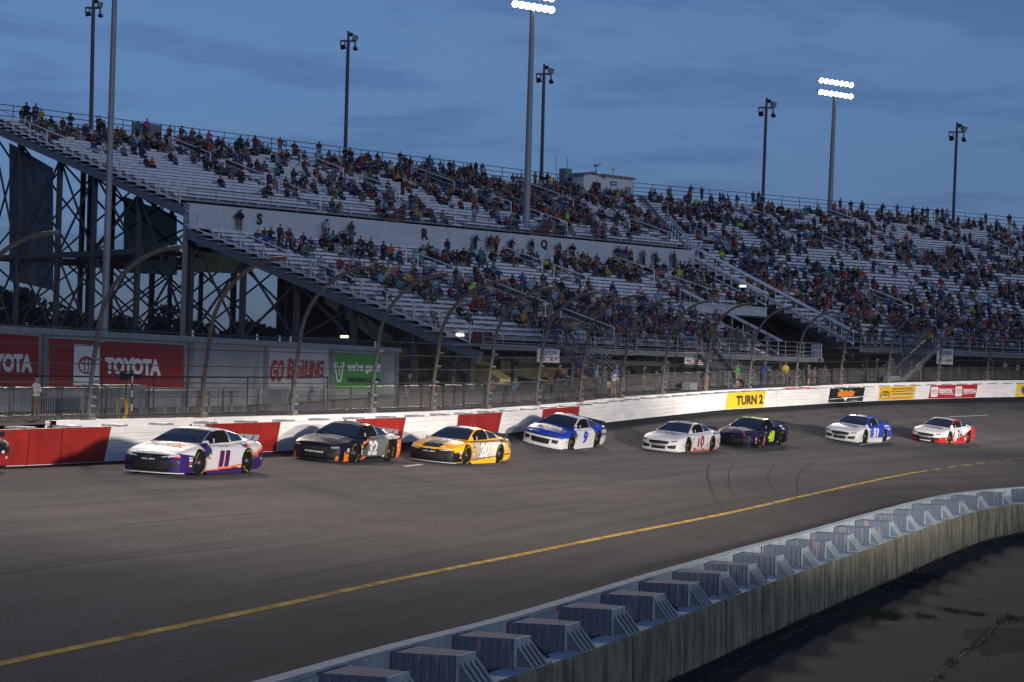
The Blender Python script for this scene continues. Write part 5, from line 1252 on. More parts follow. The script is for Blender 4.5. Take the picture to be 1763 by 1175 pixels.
# ------------------------------------------------------------------ racing cars
M['car_glass'] = mat('car_glass', (0.012, 0.016, 0.028), 0.06, coat=0.6, spec=0.8); M['car_black'] = mat('car_black', (0.010, 0.010, 0.011), 0.6, spec=0.3); M['mesh_black'] = mat('grille_black', (0.008, 0.008, 0.009), 0.6)
M['chrome'] = mat('chrome', (0.6, 0.62, 0.65), 0.15, metal=1.0); M['rim'] = mat('wheel_rim', (0.03, 0.03, 0.032), 0.35, metal=0.4); M['tyre'] = mat('tyre_rubber', (0.010, 0.010, 0.010), 0.9, spec=0.15)
M['tyre_yellow'] = mat('tyre_yellow', (0.36, 0.28, 0.03), 0.8); M['interior'] = mat('car_interior', (0.008, 0.008, 0.009), 0.9, spec=0.1); M['clear'] = None
M['body_paint'] = attr_mat('car_body_paint', 0.42, 0.15); M['body_paint'].node_tree.nodes['Principled BSDF'].inputs['Specular IOR Level'].default_value = 0.3
_cm = {}
def cmat(c, rough=0.6, coat=0.0):
    k = tuple(round(x, 3) for x in c)
    if k not in _cm: _cm[k] = mat('decal_colour', k, rough, coat=coat)
    return _cm[k]
def lerp_tab(x, tab): return float(np.interp(x, [a for a, b in tab], [b for a, b in tab]))
ZTOP = [(-2.46, .86), (-2.3, .93), (-2.0, .945), (-1.5, .935), (-0.9, .885), (-0.4, .85), (0.5, .845), (0.95, .85), (1.5, .80), (1.9, .735), (2.15, .68), (2.33, .61)]
HALFW = [(-2.46, .90), (-2.2, .955), (-1.9, .98), (-1.37, 1.0), (-0.8, .985), (0.3, .98), (0.9, .985), (1.42, 1.0), (1.8, .975), (2.05, .94), (2.2, .90), (2.33, .85)]
def body_section(x, na=26):
    zt, w = lerp_tab(x, ZTOP), lerp_tab(x, HALFW); zb = lerp_tab(x, [(-2.46, .20), (-2.0, .10), (2.2, .07), (2.33, .09)]); zm = 0.40; out = []
    for k in range(9): f = k / 9; z = zb + (zm - zb) * f; out.append((w * (1 - 0.018 * (1 - f) ** 2), z))
    e = 0.36
    for k in range(na + 1):
        a = pi / 2 * (k / na); y = w * (cos(a) ** e if k < na else 0) ; z = zm + (zt - zm) * sin(a) ** e
        out.append((y, z))
    # even spacing on top: re-lay the flat part
    flat = [p for p in out if p[0] > w * 0.80]; edge = flat[-1]; n = 12
    y0 = edge[0]; z0 = edge[1]
    crown = 0.022
    for k in range(1, n + 1):
        f = k / n; y = y0 * (1 - f); flat.append((y, z0 + (zt + crown - z0) * (1 - (1 - f) ** 2)))
    return flat
def make_body():
    xs = np.concatenate([np.linspace(-2.46, 2.1, 190), np.linspace(2.1, 2.33, 9)[1:]]); secs = [body_section(x) for x in xs]
    n = min(len(s_) for s_ in secs)
    secs = [np.stack([np.interp(np.linspace(0, 1, 46), np.linspace(0, 1, len(s_)), [p[i] for p in s_]) for i in (0, 1)], 1) for s_ in secs]
    n = 46; vs = []; full = []
    for x, s_ in zip(xs, secs):
        row = [(x, y, z) for y, z in s_] + [(x, -y, z) for y, z in s_[::-1][1:]]
        full.append(row)
    nr = len(full[0]); fs = []
    for r in full: vs += r
    for i in range(len(full) - 1):
        for j in range(nr - 1): fs.append((i*nr+j, i*nr+j+1, (i+1)*nr+j+1, (i+1)*nr+j))
        fs.append((i*nr, (i+1)*nr, (i+1)*nr+nr-1, i*nr+nr-1))          # floor
    # nose cap
    def cap(ri, sign):
        base = ri * nr; K = 24; rows_ = []; s_ = secs[ri]; w = s_[0][0]
        for j in range(n):
            l, r = base + j, base + nr - 1 - j; y, z = s_[j]
            if l == r: rows_.append([l]); continue
            row = [l]
            for k in range(1, K):
                yy = y * (1 - 2 * k / K)
                if sign > 0:
                    zz = z; b = 0.24 * (1 - (yy / 0.86) ** 2) * (1 if z < 0.42 else max(0.0, 1 - ((z - 0.42) / 0.24) ** 2.2) * 0.9 + 0.1); b *= (0.72 + 0.28 * max(0, 1 - abs(z - 0.36) / 0.3)) 
                    edge_f = min(1, (min(k, K - k) / 2.0))
                    vs.append((vs[l][0] + max(0, b) * 1.0, yy, zz))
                else: vs.append((vs[l][0] - 0.04 * (1 - (yy / 0.95) ** 4), yy, z))
                row.append(len(vs) - 1)
            row.append(r); rows_.append(row)
        for a, b in zip(rows_, rows_[1:]):
            if len(b) == 1:
                for k in range(K): fs.append((a[k], a[k+1], b[0]))
            else:
                for k in range(K): fs.append((a[k], a[k+1], b[k+1], b[k]))
        fs.append(tuple(rows_[0]) )
    cap(len(full) - 1, 1); cap(0, -1)
    me = bpy.data.meshes.new('body'); me.from_pydata(vs, [], fs)
    bm = bmesh.new(); bm.from_mesh(me); bmesh.ops.remove_doubles(bm, verts=bm.verts, dist=0.0005); bmesh.ops.recalc_face_normals(bm, faces=bm.faces); bm.to_mesh(me); bm.free()
    ob = bpy.data.objects.new('body_tmp', me); COL.objects.link(ob)
    # wheel arches: subtract cylinders
    mb = MB()
    for wx in WX:
        for sg in (-1, 1): 
            mb.tube([(wx, sg * 0.60, 0.335), (wx, sg * 1.2, 0.335)], 0.395, 36)
    cut = obj('cut_tmp', mb, []) ; md = ob.modifiers.new('b', 'BOOLEAN'); md.operation = 'DIFFERENCE'; md.object = cut; md.solver = 'EXACT'
    dg = bpy.context.evaluated_depsgraph_get(); res = bpy.data.meshes.new_from_object(ob.evaluated_get(dg))
    bpy.data.objects.remove(ob); bpy.data.objects.remove(cut)
    return res
WX = (1.42, -1.38)
BODY = make_body()
BODY.polygons.foreach_set('use_smooth', [True] * len(BODY.polygons))
try: BODY.set_sharp_from_angle(angle=radians(38))
except Exception: pass
_bm = bmesh.new(); _bm.from_mesh(BODY); BB = BVHTree.FromBMesh(_bm); _bm.free()
# greenhouse chart
ZR = [(-1.85, .94), (-1.5, 1.03), (-1.1, 1.165), (-0.8, 1.24), (-0.45, 1.285), (-0.1, 1.285), (0.12, 1.26), (0.28, 1.215), (0.68, 1.045), (1.08, .845)]
def gh(x, s_, v):
    """greenhouse surface: v in 0..1 up the side, 1..2 across half the roof; s_ = side sign"""
    zr = lerp_tab(x, ZR); zb = lerp_tab(x, ZTOP) - 0.02; h = max(0.0, (zr - zb)) ; hf = min(1, h / 0.40)
    yb = lerp_tab(x, [(-1.85, .68), (-1.2, .84), (-0.5, .90), (0.4, .89), (1.08, .82)]); yr = yb - (0.29 * hf) ; zc = zr - 0.045 * hf
    if v <= 1:
        y = yb + (yr - yb) * v + 0.02 * sin(pi * v) * hf; z = zb + (zc - zb) * v
    else:
        f = v - 1; y = yr * (1 - f); z = zc + (zr - zc) * (1 - (1 - f) ** 2.4)
    return Vector((x, s_ * y, z))
def gh_grid(xs, v0, v1, nv, sides, lift=0.0):
    mb = MB()
    for s_ in sides:
        vv = np.linspace(v0, v1, nv); b = [gh(x, s_, v) for x in xs for v in vv]
        if lift:
            cen = Vector((-0.3, 0, 0.6)); b = [p + (Vector((0, p.y, (p.z - 0.6) * 1.2)).normalized() + Vector((0.25 if p.x > 0.3 else (-0.2 if p.x < -0.9 else 0), 0, 0))) * lift for p in b]
        mb.add(b, [((i*nv+j), (i+1)*nv+j, (i+1)*nv+j+1, i*nv+j+1) for i in range(len(xs)-1) for j in range(nv-1)])
    return mb
def top_grid(xs, f, nv, lift):
    """roof-side patch symmetric about the centre line; f = fraction of the half width"""
    mb = MB(); b = []
    for x in xs:
        for k in range(nv):
            q = -1 + 2 * k / (nv - 1); s_ = 1 if q >= 0 else -1; p = gh(x, s_, 2 - abs(q) * f); b.append(p + Vector((0.35 * (1 if x > 0.25 else -0.3 if x < -0.9 else 0), 0, 1)).normalized() * lift)
    mb.add(b, [((i*nv+j), (i+1)*nv+j, (i+1)*nv+j+1, i*nv+j+1) for i in range(len(xs)-1) for j in range(nv-1)]); return mb
def paint_mesh(me, fn):
    n = len(me.vertices); co = np.zeros(n*3, dtype=np.float32); me.vertices.foreach_get('co', co); co = co.reshape(-1, 3)
    ca = me.color_attributes.new('Col', 'FLOAT_COLOR', 'CORNER'); li = np.zeros(len(me.loops), dtype=np.int32); me.loops.foreach_get('vertex_index', li)
    cols = np.array([(*fn(float(x), float(y), float(z)), 1.0) for x, y, z in co], dtype=np.float32)
    ca.data.foreach_set('color', cols[li].ravel())
def side_fn(x0, z0, sg=1):
    def fn(x, y, lift=0.0):
        X, Z = x0 - x * sg, z0 + y
        h = BB.ray_cast(Vector((X, 2.0 * sg, Z)), Vector((0, -sg, 0)))
        yy = h[0].y if h[0] is not None and abs(h[0].y) > 0.6 else sg * 0.97
        return Vector((X, yy + sg * (0.007 + lift), Z))
    return fn
def hood_fn(x0, y0):
    def fn(x, y, lift=0.0):
        X, Y = x0 - y, y0 + x; h = BB.ray_cast(Vector((X, Y, 3)), Vector((0, 0, -1))); return Vector((X, Y, (h[0].z if h[0] is not None else 0.8) + 0.008 + lift))
    return fn
def nose_fn(y0, z0):
    def fn(x, y, lift=0.0):
        Y, Z = y0 + x, z0 + y; h = BB.ray_cast(Vector((4, Y, Z)), Vector((-1, 0, 0))); return Vector(((h[0].x if h[0] is not None else 2.4) + 0.008 + lift, Y, Z))
    return fn
def roof_fn(x0, y0):
    def fn(x, y, lift=0.0):
        X, Y = x0 - y, y0 + x; s_ = 1 if Y >= 0 else -1
        lo = gh(X, s_, 2); yr = gh(X, s_, 1).y; f = 1 - abs(Y) / max(0.01, abs(yr)); p = gh(X, s_, 1 + min(1, max(0, f))); return Vector((X, Y, p.z + 0.012 + lift))
    return fn
def wheel_mesh():
    W = MB(); prof = [(0.20, -0.13), (0.335, -0.145), (0.356, -0.12), (0.360, 0.0), (0.356, 0.12), (0.335, 0.145), (0.245, 0.15), (0.225, 0.13), (0.20, 0.12)]; n = 40; vs = []
    for k in range(n):
        a = 2*pi*k/n
        for r, y in prof: vs.append((r*cos(a), y, r*sin(a)))
    m = len(prof); W.add(vs, [(k*m+j, ((k+1) % n)*m+j, ((k+1) % n)*m+j+1, k*m+j+1) for k in range(n) for j in range(m-1)])
    Rm = MB(); prof = [(0.228, 0.128), (0.215, 0.11), (0.20, 0.05), (0.07, 0.03), (0.06, 0.07), (0.0, 0.075)]; vs = []
    for k in range(n):
        a = 2*pi*k/n
        for r, y in prof: vs.append((r*cos(a), y, r*sin(a)))
    m = len(prof); Rm.add(vs, [(k*m+j, ((k+1) % n)*m+j, ((k+1) % n)*m+j+1, k*m+j+1) for k in range(n) for j in range(m-1)])
    for k in range(8): a = 2*pi*k/8; Rm.beam((0.07*cos(a), 0.07, 0.07*sin(a)), (0.21*cos(a), 0.085, 0.21*sin(a)), 0.045, 0.03, up=Vector((0, 1, 0)))
    Nt = MB(); Nt.tube([(0, 0.07, 0), (0, 0.11, 0)], 0.05, 10)
    Y = MB()
    for base, word in ((90, 'GOODYEAR'), (270, 'EAGLE')):
        for i, ch in enumerate(word):
            a0 = radians(base + (len(word)/2 - i - 0.5) * 13.5)
            def fn(x, y, l=0.0, a0=a0):
                r = 0.292 + y; a = a0 - x / 0.292; return Vector((-r*cos(a), 0.1565, r*sin(a)))
            put_text(Y, ch, fn, 0, 0, w=0.052, h=0.05, bold=0.05)
    return W, Rm, Nt, Y
WHEEL = wheel_mesh()
def mk(name, mb, m, parent, smooth=False, recalc=True):
    o = obj(name, mb, m, None, smooth, recalc=recalc); o.parent = parent; return o
PROTO = {}
def build_car(spec, name='race_car'):
    (cx, cy), hd, label = spec['at'], spec['heading'], spec['label']
    g, nrm = ground(cx, cy)
    fwd = Vector((-sin(radians(hd)), -cos(radians(hd)), 0)); fwd = (fwd - nrm * fwd.dot(nrm)).normalized(); left = nrm.cross(fwd)
    root = bpy.data.objects.new(name, None); COL.objects.link(root); root.empty_display_size = 0.5
    m4 = Matrix((fwd, left, nrm)).transposed().to_4x4(); m4.translation = g; root.matrix_world = m4 @ Matrix.Scale(1.06, 4)
    tag(root, label, 'race car', 'race cars running in line through the turn'); OFF[root.name] = Vector((0, 0, 0))
    # body
    me = BODY.copy(); me.name = 'body'; me.materials.clear(); paint_mesh(me, spec['paint']); me.materials.append(M['body_paint'])
    b = bpy.data.objects.new('body', me); COL.objects.link(b); b.parent = root
    gx = np.concatenate([np.linspace(-1.85, 1.08, 88)]); G = MB()
    for s_ in (1, -1):
        nv = 20; vv = np.concatenate([np.linspace(0, 1, 10), np.linspace(1, 2, 11)[1:]]); base = [gh(x, s_, v) for x in gx for v in vv]
        G.add(base, [((i*nv+j), (i+1)*nv+j, (i+1)*nv+j+1, i*nv+j+1) for i in range(len(gx)-1) for j in range(nv-1)])
    ob = mk('roof', G, M['body_paint'], root, True); paint_mesh(ob.data, spec['paint'])
    mk('windshield', top_grid(np.linspace(0.27, 1.05, 18), 0.96, 21, 0.008), M['car_glass'], root, True)
    ban = top_grid(np.linspace(0.19, 0.29, 4), 0.96, 21, 0.011); mk('windshield_banner', ban, cmat(spec.get('banner', (0.01, 0.02, 0.03))), root, True)
    mk('rear_window', top_grid(np.linspace(-1.72, -0.88, 14), 0.88, 17, 0.008), M['car_glass'], root, True)
    def side_window(nm, xa, xb, v0, v1, s_, m, taper=0.0):
        mb = MB(); n1, n2 = 12, 6; base = []
        for i in range(n1):
            x = xa + (xb - xa) * i / (n1 - 1)
            for j in range(n2):
                v = v0 + (v1 - v0) * j / (n2 - 1); p = gh(x + taper * (v - v0), s_, v); base.append(p + Vector((0, s_ * 0.010, 0.004)))
        mb.add(base, [(i*n2+j, (i+1)*n2+j, (i+1)*n2+j+1, i*n2+j+1) for i in range(n1-1) for j in range(n2-1)]); return mk(nm, mb, m, root, True)
    for s_ in (1, -1):
        w = side_window('side_window', -0.38, 0.74, 0.12, 0.93, s_, M['interior'], -0.12)
        q = side_window('quarter_window', -1.30, -0.46, 0.16, 0.90, s_, M['car_glass'], 0.05)
        if s_ == 1:
            nt = MB()                      # window net and braces on the driver's side
            for k in range(9): x = -0.28 + k * 0.062; nt.beam(gh(x, 1, 0.24) + Vector((0, 0.016, 0)), gh(x, 1, 0.86) + Vector((0, 0.016, 0)), 0.02, 0.004)
            for k in range(5): v = 0.3 + k * 0.13; nt.beam(gh(-0.30, 1, v) + Vector((0, 0.018, 0)), gh(0.24, 1, v) + Vector((0, 0.018, 0)), 0.004, 0.02)
            mk('window_net', nt, M['car_black'], w)
            br = MB(); br.beam(gh(0.50, 1, 0.22) + Vector((0, .018, 0)), gh(0.40, 1, 0.55) + Vector((0, .018, 0)), 0.035, 0.01); mk('window_brace', br, cmat((0.55, 0.55, 0.56)), w)
            dots = MB()
            for k in range(5): p = gh(-0.48, 1, 0.25 + k*0.14) + Vector((0, 0.02, 0)); dots.box(p, (0.035, 0.01, 0.03))
            mk('rivet_strip', dots, cmat((0.6, 0.6, 0.6)), w)
    # front end
    dk = MB(); f = nose_fn(0, 0)
    def npoly(pts, lift=0.0, m=None, nm='grille', par=root, sub=10):
        mb = MB(); n = len(pts) // 2; up = pts[:n]; lo = pts[n:][::-1]; vs = []
        # strips between upper and lower outlines
        for i in range(n - 1):
            for k in range(sub + (1 if i == n - 2 else 0)):
                t = k / sub; a = Vector((*up[i], 0)).lerp(Vector((*up[i+1], 0)), t); c = Vector((*lo[i], 0)).lerp(Vector((*lo[i+1], 0)), t)
                for q in range(5): r_ = a.lerp(c, q / 4); vs.append(f(r_.x, r_.y, lift))
        nc = len(vs) // 5; mb.add(vs, [(i*5+j, (i+1)*5+j, (i+1)*5+j+1, i*5+j+1) for i in range(nc-1) for j in range(4)]); return mk(nm, mb, m, par, True)
    kind = spec['kind']
    if kind == 'wedge':        # pointed V grille, big lower mouth
        npoly([(-.60, .545), (0, .50), (.60, .545), (.62, .50), (0, .435), (-.62, .50)], 0.004, M['mesh_black'], 'upper_grille')
        npoly([(-.62, .375), (0, .40), (.62, .375), (.52, .165), (0, .165), (-.52, .165)], 0.004, M['mesh_black'], 'lower_grille')
        t = MB(); put_ring(t, 0, .475, .085, .055, .014, nose_fn(0, 0), lift=0.012, n=22); put_ring(t, 0, .475, .03, .05, .010, nose_fn(0, 0), lift=0.012, n=18); put_ring(t, 0, .492, .06, .022, .010, nose_fn(0, 0), lift=0.013, n=18); mk('emblem', t, M['chrome'], root, recalc=False)
        for s_ in (1, -1): npoly(sorted([(s_*.36, .50), (s_*.80, .585)]) + sorted([(s_*.40, .475), (s_*.80, .535)], reverse=True), 0.006, cmat(spec.get('lamp', (0.25, 0.27, 0.3))), 'headlight')
        for s_ in (1, -1): npoly(sorted([(s_*.55, .50), (s_*.78, .56)]) + sorted([(s_*.56, .485), (s_*.78, .545)], reverse=True), 0.010, cmat((0.75, 0.78, 0.8)), 'headlight_lens')
        for s_ in (1, -1): npoly(sorted([(s_*.62, .36), (s_*.80, .33)]) + sorted([(s_*.66, .20), (s_*.80, .20)], reverse=True), 0.006, M['mesh_black'], 'side_intake')
    elif kind == 'oval':       # trapezoid grille with lamps either side
        npoly([(-.50, .50), (0, .515), (.50, .50), (.42, .375), (0, .365), (-.42, .375)], 0.004, M['mesh_black'], 'upper_grille')
        npoly([(-.34, .285), (0, .285), (.34, .285), (.32, .155), (0, .155), (-.32, .155)], 0.004, M['mesh_black'], 'lower_grille')
        t = MB(); g_ = nose_fn(0, .44); put_poly(t, [(-.07, .008), (.03, .028), (.075, .012), (.05, -.004), (-.02, -.012), (-.06, -.006)], g_, lift=0.012); mk('emblem', t, M['chrome'], root, recalc=False)
        for s_ in (1, -1): npoly(sorted([(s_*.56, .53), (s_*.82, .56)]) + sorted([(s_*.58, .475), (s_*.82, .50)], reverse=True), 0.006, cmat(spec.get('lamp', (0.10, 0.11, 0.12))), 'headlight')
        for s_ in (1, -1): npoly(sorted([(s_*.40, .30), (s_*.80, .36)]) + sorted([(s_*.46, .19), (s_*.74, .19)], reverse=True), 0.005, M['mesh_black'], 'side_intake')
    else:                      # wide slim upper slot, big lower grille
        npoly([(-.66, .555), (0, .535), (.66, .555), (.60, .50), (0, .475), (-.60, .50)], 0.004, M['mesh_black'], 'upper_grille')
        npoly([(-.44, .40), (0, .405), (.44, .40), (.38, .175), (0, .17), (-.38, .175)], 0.004, M['mesh_black'], 'lower_grille')
        t = MB(); g_ = nose_fn(0, .505); put_poly(t, [(-.07, .014), (.07, .014), (.085, -.012), (-.055, -.012)], g_, lift=0.012); put_poly(t, [(-.022, .03), (.022, .03), (.022, -.03), (-.022, -.03)], g_, lift=0.013); mk('emblem', t, M['chrome'], root, recalc=False)
        for s_ in (1, -1): npoly(sorted([(s_*.50, .40), (s_*.78, .40)]) + sorted([(s_*.52, .26), (s_*.72, .24)], reverse=True), 0.006, M['mesh_black'], 'side_intake')
        for s_ in (1, -1): npoly(sorted([(s_*.58, .575), (s_*.82, .565)]) + sorted([(s_*.60, .545), (s_*.82, .53)], reverse=True), 0.008, cmat((0.05, 0.05, 0.06)), 'headlight')
    sp = MB(); pts_ = [(2.20, -.93), (2.42, -.80), (2.55, -.55), (2.62, -.2), (2.62, .2), (2.55, .55), (2.42, .80), (2.20, .93)]
    sp.prism([(x, y, 0.055) for x, y in pts_], (0, 0, 0.025)); mk('splitter', sp, cmat(spec.get('splitter', (0.02, 0.02, 0.02))), root)
    # number / lettering decals
    for nm, txt, fn, w, h, col, kw in spec['text']:
        t = MB(); kk = dict(bold=0.05, fine=0.25, shear=0.0); kk.update(kw); ol = kk.pop('outline', None); spc_ = kk.pop('space', 1.0); 
        if ol:
            t2 = MB(); k2 = dict(kk); k2['bold'] = kk['bold'] + 0.03; put_text(t2, txt, fn, 0, 0, w=w*1.10, h=h*1.10, space=spc_, **k2); mk(nm + '_outline', t2, cmat(ol), root, recalc=False); kk['lift'] = 0.006
        put_text(t, txt, fn, 0, 0, w=w, h=h, space=spc_, **kk); mk(nm, t, cmat(col), root, recalc=False)
    # stickers behind the front wheel
    for i, (x, z, w, h, c) in enumerate(spec.get('stickers', [])):
        t = MB(); put_poly(t, [(-w/2, -h/2), (w/2, -h/2), (w/2, h/2), (-w/2, h/2)], side_fn(x, z)); mk('sticker', t, cmat(c), root, recalc=False)
    # wheels
    for wx in WX:
        for sg in (1, -1):
            we = bpy.data.objects.new('wheel', None); COL.objects.link(we); we.parent = root; we.location = (wx, sg * 0.835, 0.352)
            we.rotation_euler = (0, rng.uniform(0, 6.28), 0 if sg == 1 else pi)
            if 'w' not in PROTO:
                PROTO['w'] = [mk('tyre', WHEEL[0], M['tyre'], we, True), mk('rim', WHEEL[1], M['rim'], we), mk('wheel_nut', WHEEL[2], cmat((0.16, 0.16, 0.17)), we), mk('tyre_lettering', WHEEL[3], M['tyre_yellow'], we, recalc=False)]
            else:
                for p in PROTO['w']: c = p.copy(); COL.objects.link(c); c.parent = we
    # spoiler, skirts, details
    mb = MB(); mb.add([(-2.36, -.76, .925), (-2.36, .76, .925), (-2.47, .76, 1.06), (-2.47, -.76, 1.06), (-2.35, -.76, .925), (-2.35, .76, .925), (-2.46, .76, 1.065), (-2.46, -.76, 1.065)], [(0,1,2,3),(4,7,6,5),(0,4,5,1),(1,5,6,2),(2,6,7,3),(3,7,4,0)])
    mk('spoiler', mb, cmat(spec.get('spoiler', (0.05, 0.06, 0.08)), 0.2), root)
    mb = MB()
    for k in range(5): y = -.6 + k*.3; mb.beam((-2.30, y, .93), (-2.44, y, 1.04), 0.012, 0.02)
    mk('spoiler_strut', mb, M['car_black'], root)
    mb = MB()
    for s_ in (1, -1): mb.beam((1.02, s_*.975, .075), (-1.0, s_*.975, .075), 0.02, 0.09)
    mk('side_skirt', mb, cmat(spec.get('skirt', (0.02, 0.02, 0.02))), root)
    mb = MB(); mb.tube([(-0.15, -.25, 1.255), (-0.15, -.25, 1.34)], [0.045, 0.02], 8); mb.box((-0.35, 0.30, 1.275), (0.22, 0.10, 0.05)); mk('roof_camera', mb, M['car_black'], root)
    mb = MB(); mb.tube([(-0.62, 0.22, 1.25), (-0.66, 0.22, 1.52)], 0.006, 4); mk('antenna', mb, M['car_black'], root)
    t = MB(); f2 = hood_fn(1.02, 0)
    put_poly(t, [(-.55, -.03), (.55, -.03), (.50, .03), (-.50, .03)], f2, n=10); mk('cowl_vent', t, M['mesh_black'], root, recalc=False)
    t = MB()
    for s_ in (1, -1):
        put_poly(t, [(s_*.66 - .008, -1.12), (s_*.66 + .008, -1.12), (s_*.70 + .008, 0.0), (s_*.70 - .008, 0.0)], hood_fn(1.02, 0))
        t.beam((0.93, s_*.02, 0), (0.93, s_*.02, 0.001), 0.001)
    for x in (2.05,): 
        for y in (-.45, -.15, .15, .45): put_poly(t, [(y-.02, -.02), (y+.02, -.02), (y+.02, .02), (y-.02, .02)], hood_fn(x, 0))
    put_poly(t, [(-.62, -.008), (.62, -.008), (.62, .008), (-.62, .008)], hood_fn(-1.92, 0), n=8)
    mk('panel_gap', t, M['car_black'], root, recalc=False)
    t = MB()
    for q in ((-.33, -.09), (-.33, .40)):
        put_poly(t, [(q[1]-.13, -.10), (q[1]+.13, -.10), (q[1]+.13, .10), (q[1]-.13, .10)], roof_fn(-0.5, -0.15), lift=0.002)
    mk('roof_flap', t, cmat((0.05, 0.05, 0.055)), root, recalc=False)
    if spec.get('extra'): spec['extra'](root)
    return root
WHT = (0.56, 0.555, 0.56); NAVY = (0.006, 0.007, 0.014); PUR = (0.030, 0.012, 0.11); ORG = (0.78, 0.16, 0.015); YEL = (0.80, 0.38, 0.01); BLU = (0.012, 0.04, 0.34); NEON = (0.62, 0.85, 0.03); BLK = (0.010, 0.010, 0.012)
def line(x, z, x0, z0, x1, z1): return z - (z0 + (z1 - z0) * (x - x0) / (x1 - x0))
def paint11(x, y, z):
    ay = abs(y)
    if x > 2.32 or (x > 1.75 and z < 0.50 - (2.3-x)*0.25):                      # fascia
        if z > 0.565 - 0.0*ay: return WHT
        if x > 2.36 and ay < 0.60: return BLK if z < 0.43 or z > .16 else PUR
        d = z - (0.50 + 0.04 * ay)
        if -0.03 < d < 0.0: return ORG
        return PUR if d < 0 else WHT
    if ay > 0.75 and z < 0.88:
        q = line(x, z, 1.0, .11, -1.0, .20) if x > -1.0 else line(x, z, -1.0, .24, -2.45, .70)
        if q < 0: return PUR
        if q < (0.035 if x > -0.2 else 0.05 + 0.05 * min(1, (-0.2 - x))): return ORG
        if 0.78 < x < 1.20 and z > 0.45 + (1.2 - x) * 0.3: return PUR
        if x > 1.75 and z < 0.60 - (2.3 - x) * 0.1: return PUR
    if x > 1.02 - 0.0 and ay > 0.72 and z > 0.6 and x < 1.9: return WHT if ay < 0.86 or z < .7 else (PUR if x < 1.25 else WHT)
    if z > 0.93 and 0.20 < x < 1.03 and ay > 0.0:
        return PUR if ay > gh(x, 1, 1).y - 0.045 else WHT
    if z > 1.235 and ay < 0.30 and -0.7 < x < 0.15: return PUR if (ay > 0.20 or (x > -.2)) else WHT
    return WHT
def paint32(x, y, z):
    ay = abs(y); GRY = (0.16, 0.16, 0.17)
    if ay > 0.80 and z < 0.92:
        if x < -2.0 and z < .74: return ORG
        if -1.2 < x < 0.95 and line(x, z, 0.95, .25, 0.2, .85) < 0 and z > 0.22: 
            return (0.12, 0.13, 0.12) if x < 0.4 else (0.08, 0.08, 0.085)
        if 0.2 < x < 1.0 and abs(line(x, z, 1.0, .60, 0.5, .72)) < 0.03: return ORG
        if 0.3 < x < 1.0 and abs(line(x, z, 1.0, .10, 0.3, .30)) < 0.04: return ORG
        if 1.85 < x < 2.1 and z < 0.40: return ORG if z < .16 + (x - 1.85) else NAVY
    if x > 2.34 and ay > .74 and z < .24: return ORG
    if x < -2.3: return ORG if z < .8 else NAVY
    return NAVY
def paint20(x, y, z):
    ay = abs(y); CRM = (0.30, 0.22, 0.15)
    if x > 2.30 and z < 0.575: return BLK if (z < 0.46 + ay * 0.05) else YEL
    if z > 0.55 and x > 0.95 and ay < 0.80:                                       # hood
        if ay < 0.36 - (2.3 - x) * 0.03: return BLK if x > 1.35 else (WHT if int((x + ay) * 9) % 2 else (0.25, 0.25, 0.26))
        if ay < 0.52 and x < 1.7: return WHT if (x * 1.0 + ay) % 0.35 < 0.10 else YEL
        return YEL
    if z > 1.19 and ay < 0.5:
        if x > 0.02: return BLK if ay < 0.42 else YEL
        return WHT if ay < 0.40 else YEL
    if ay > 0.78 and z < 0.86:
        q = line(x, z, 1.05, .14, -1.0, .26)
        if q < 0: return YEL
        if q < 0.035: return BLK
        if x < -2.05 and .50 < z: return (0.12, 0.12, 0.12)
        if x < -1.85: return YEL
        if -1.75 < x < 1.02:
            if z > 0.80 - (1.0 - x) * 0.0 and z < .84: return BLK
            if z >= .84: return YEL
            f_ = min(1, max(0, (0.9 - x) / 2.2 + (z - .3) * 0.5)); return tuple(CRM[i] * (1 - f_) + (0.66, 0.60, 0.48)[i] * f_ for i in range(3))
        if x > 1.8 and z < 0.42: return BLK
    return YEL
def paint9(x, y, z):
    ay = abs(y); YW = (0.70, 0.50, 0.03)
    if x > 2.25 and z < 0.57: return WHT if z < 0.47 else BLU
    if x > 1.0 and z > .5:
        if ay < 0.42 and 1.35 < x < 2.0: return BLU
        return BLU
    if ay > 0.76 and z < 0.88:
        if x > 1.78: return WHT if z < 0.55 else BLU
        if x > 1.0: return WHT if z < .62 else BLU
        if x > -0.75 - (0.88 - z) * 0.5: return WHT
        if abs(line(x, z, -0.75, .88, -1.2, .2)) < 0.06: return YW
        if x < -1.75 and z < .42: return WHT
        if x < -1.8 and .55 < z < .80: return YW if (x < -2.0 and z < .76 and z > .62) else BLU
        return BLU
    if z > 1.2: return WHT if ay > .28 or (int((x + 2) * 6) % 3 == 0) else BLU
    if z > .93 and 0.2 < x < 1.0: return WHT
    return BLU
def paint10(x, y, z):
    ay = abs(y); SLV = (0.60, 0.59, 0.60); RB = (0.28, 0.06, 0.03)
    if ay > 0.80 and z < 0.80 and x < 1.0:
        v = sin(x * 17.0 + z * 9) + sin(x * 7.3 - z * 21) + sin(x * 31 + 2)
        if z < 0.22: return RB if v > 0.1 else (0.6, 0.55, 0.53)
        if z < 0.50 and x < -0.5 and v > 0.6: return RB
        if z < 0.28 and v > 0.9: return RB
        if x < -1.9 and v > 0.2 and z < .6: return RB
    return SLV
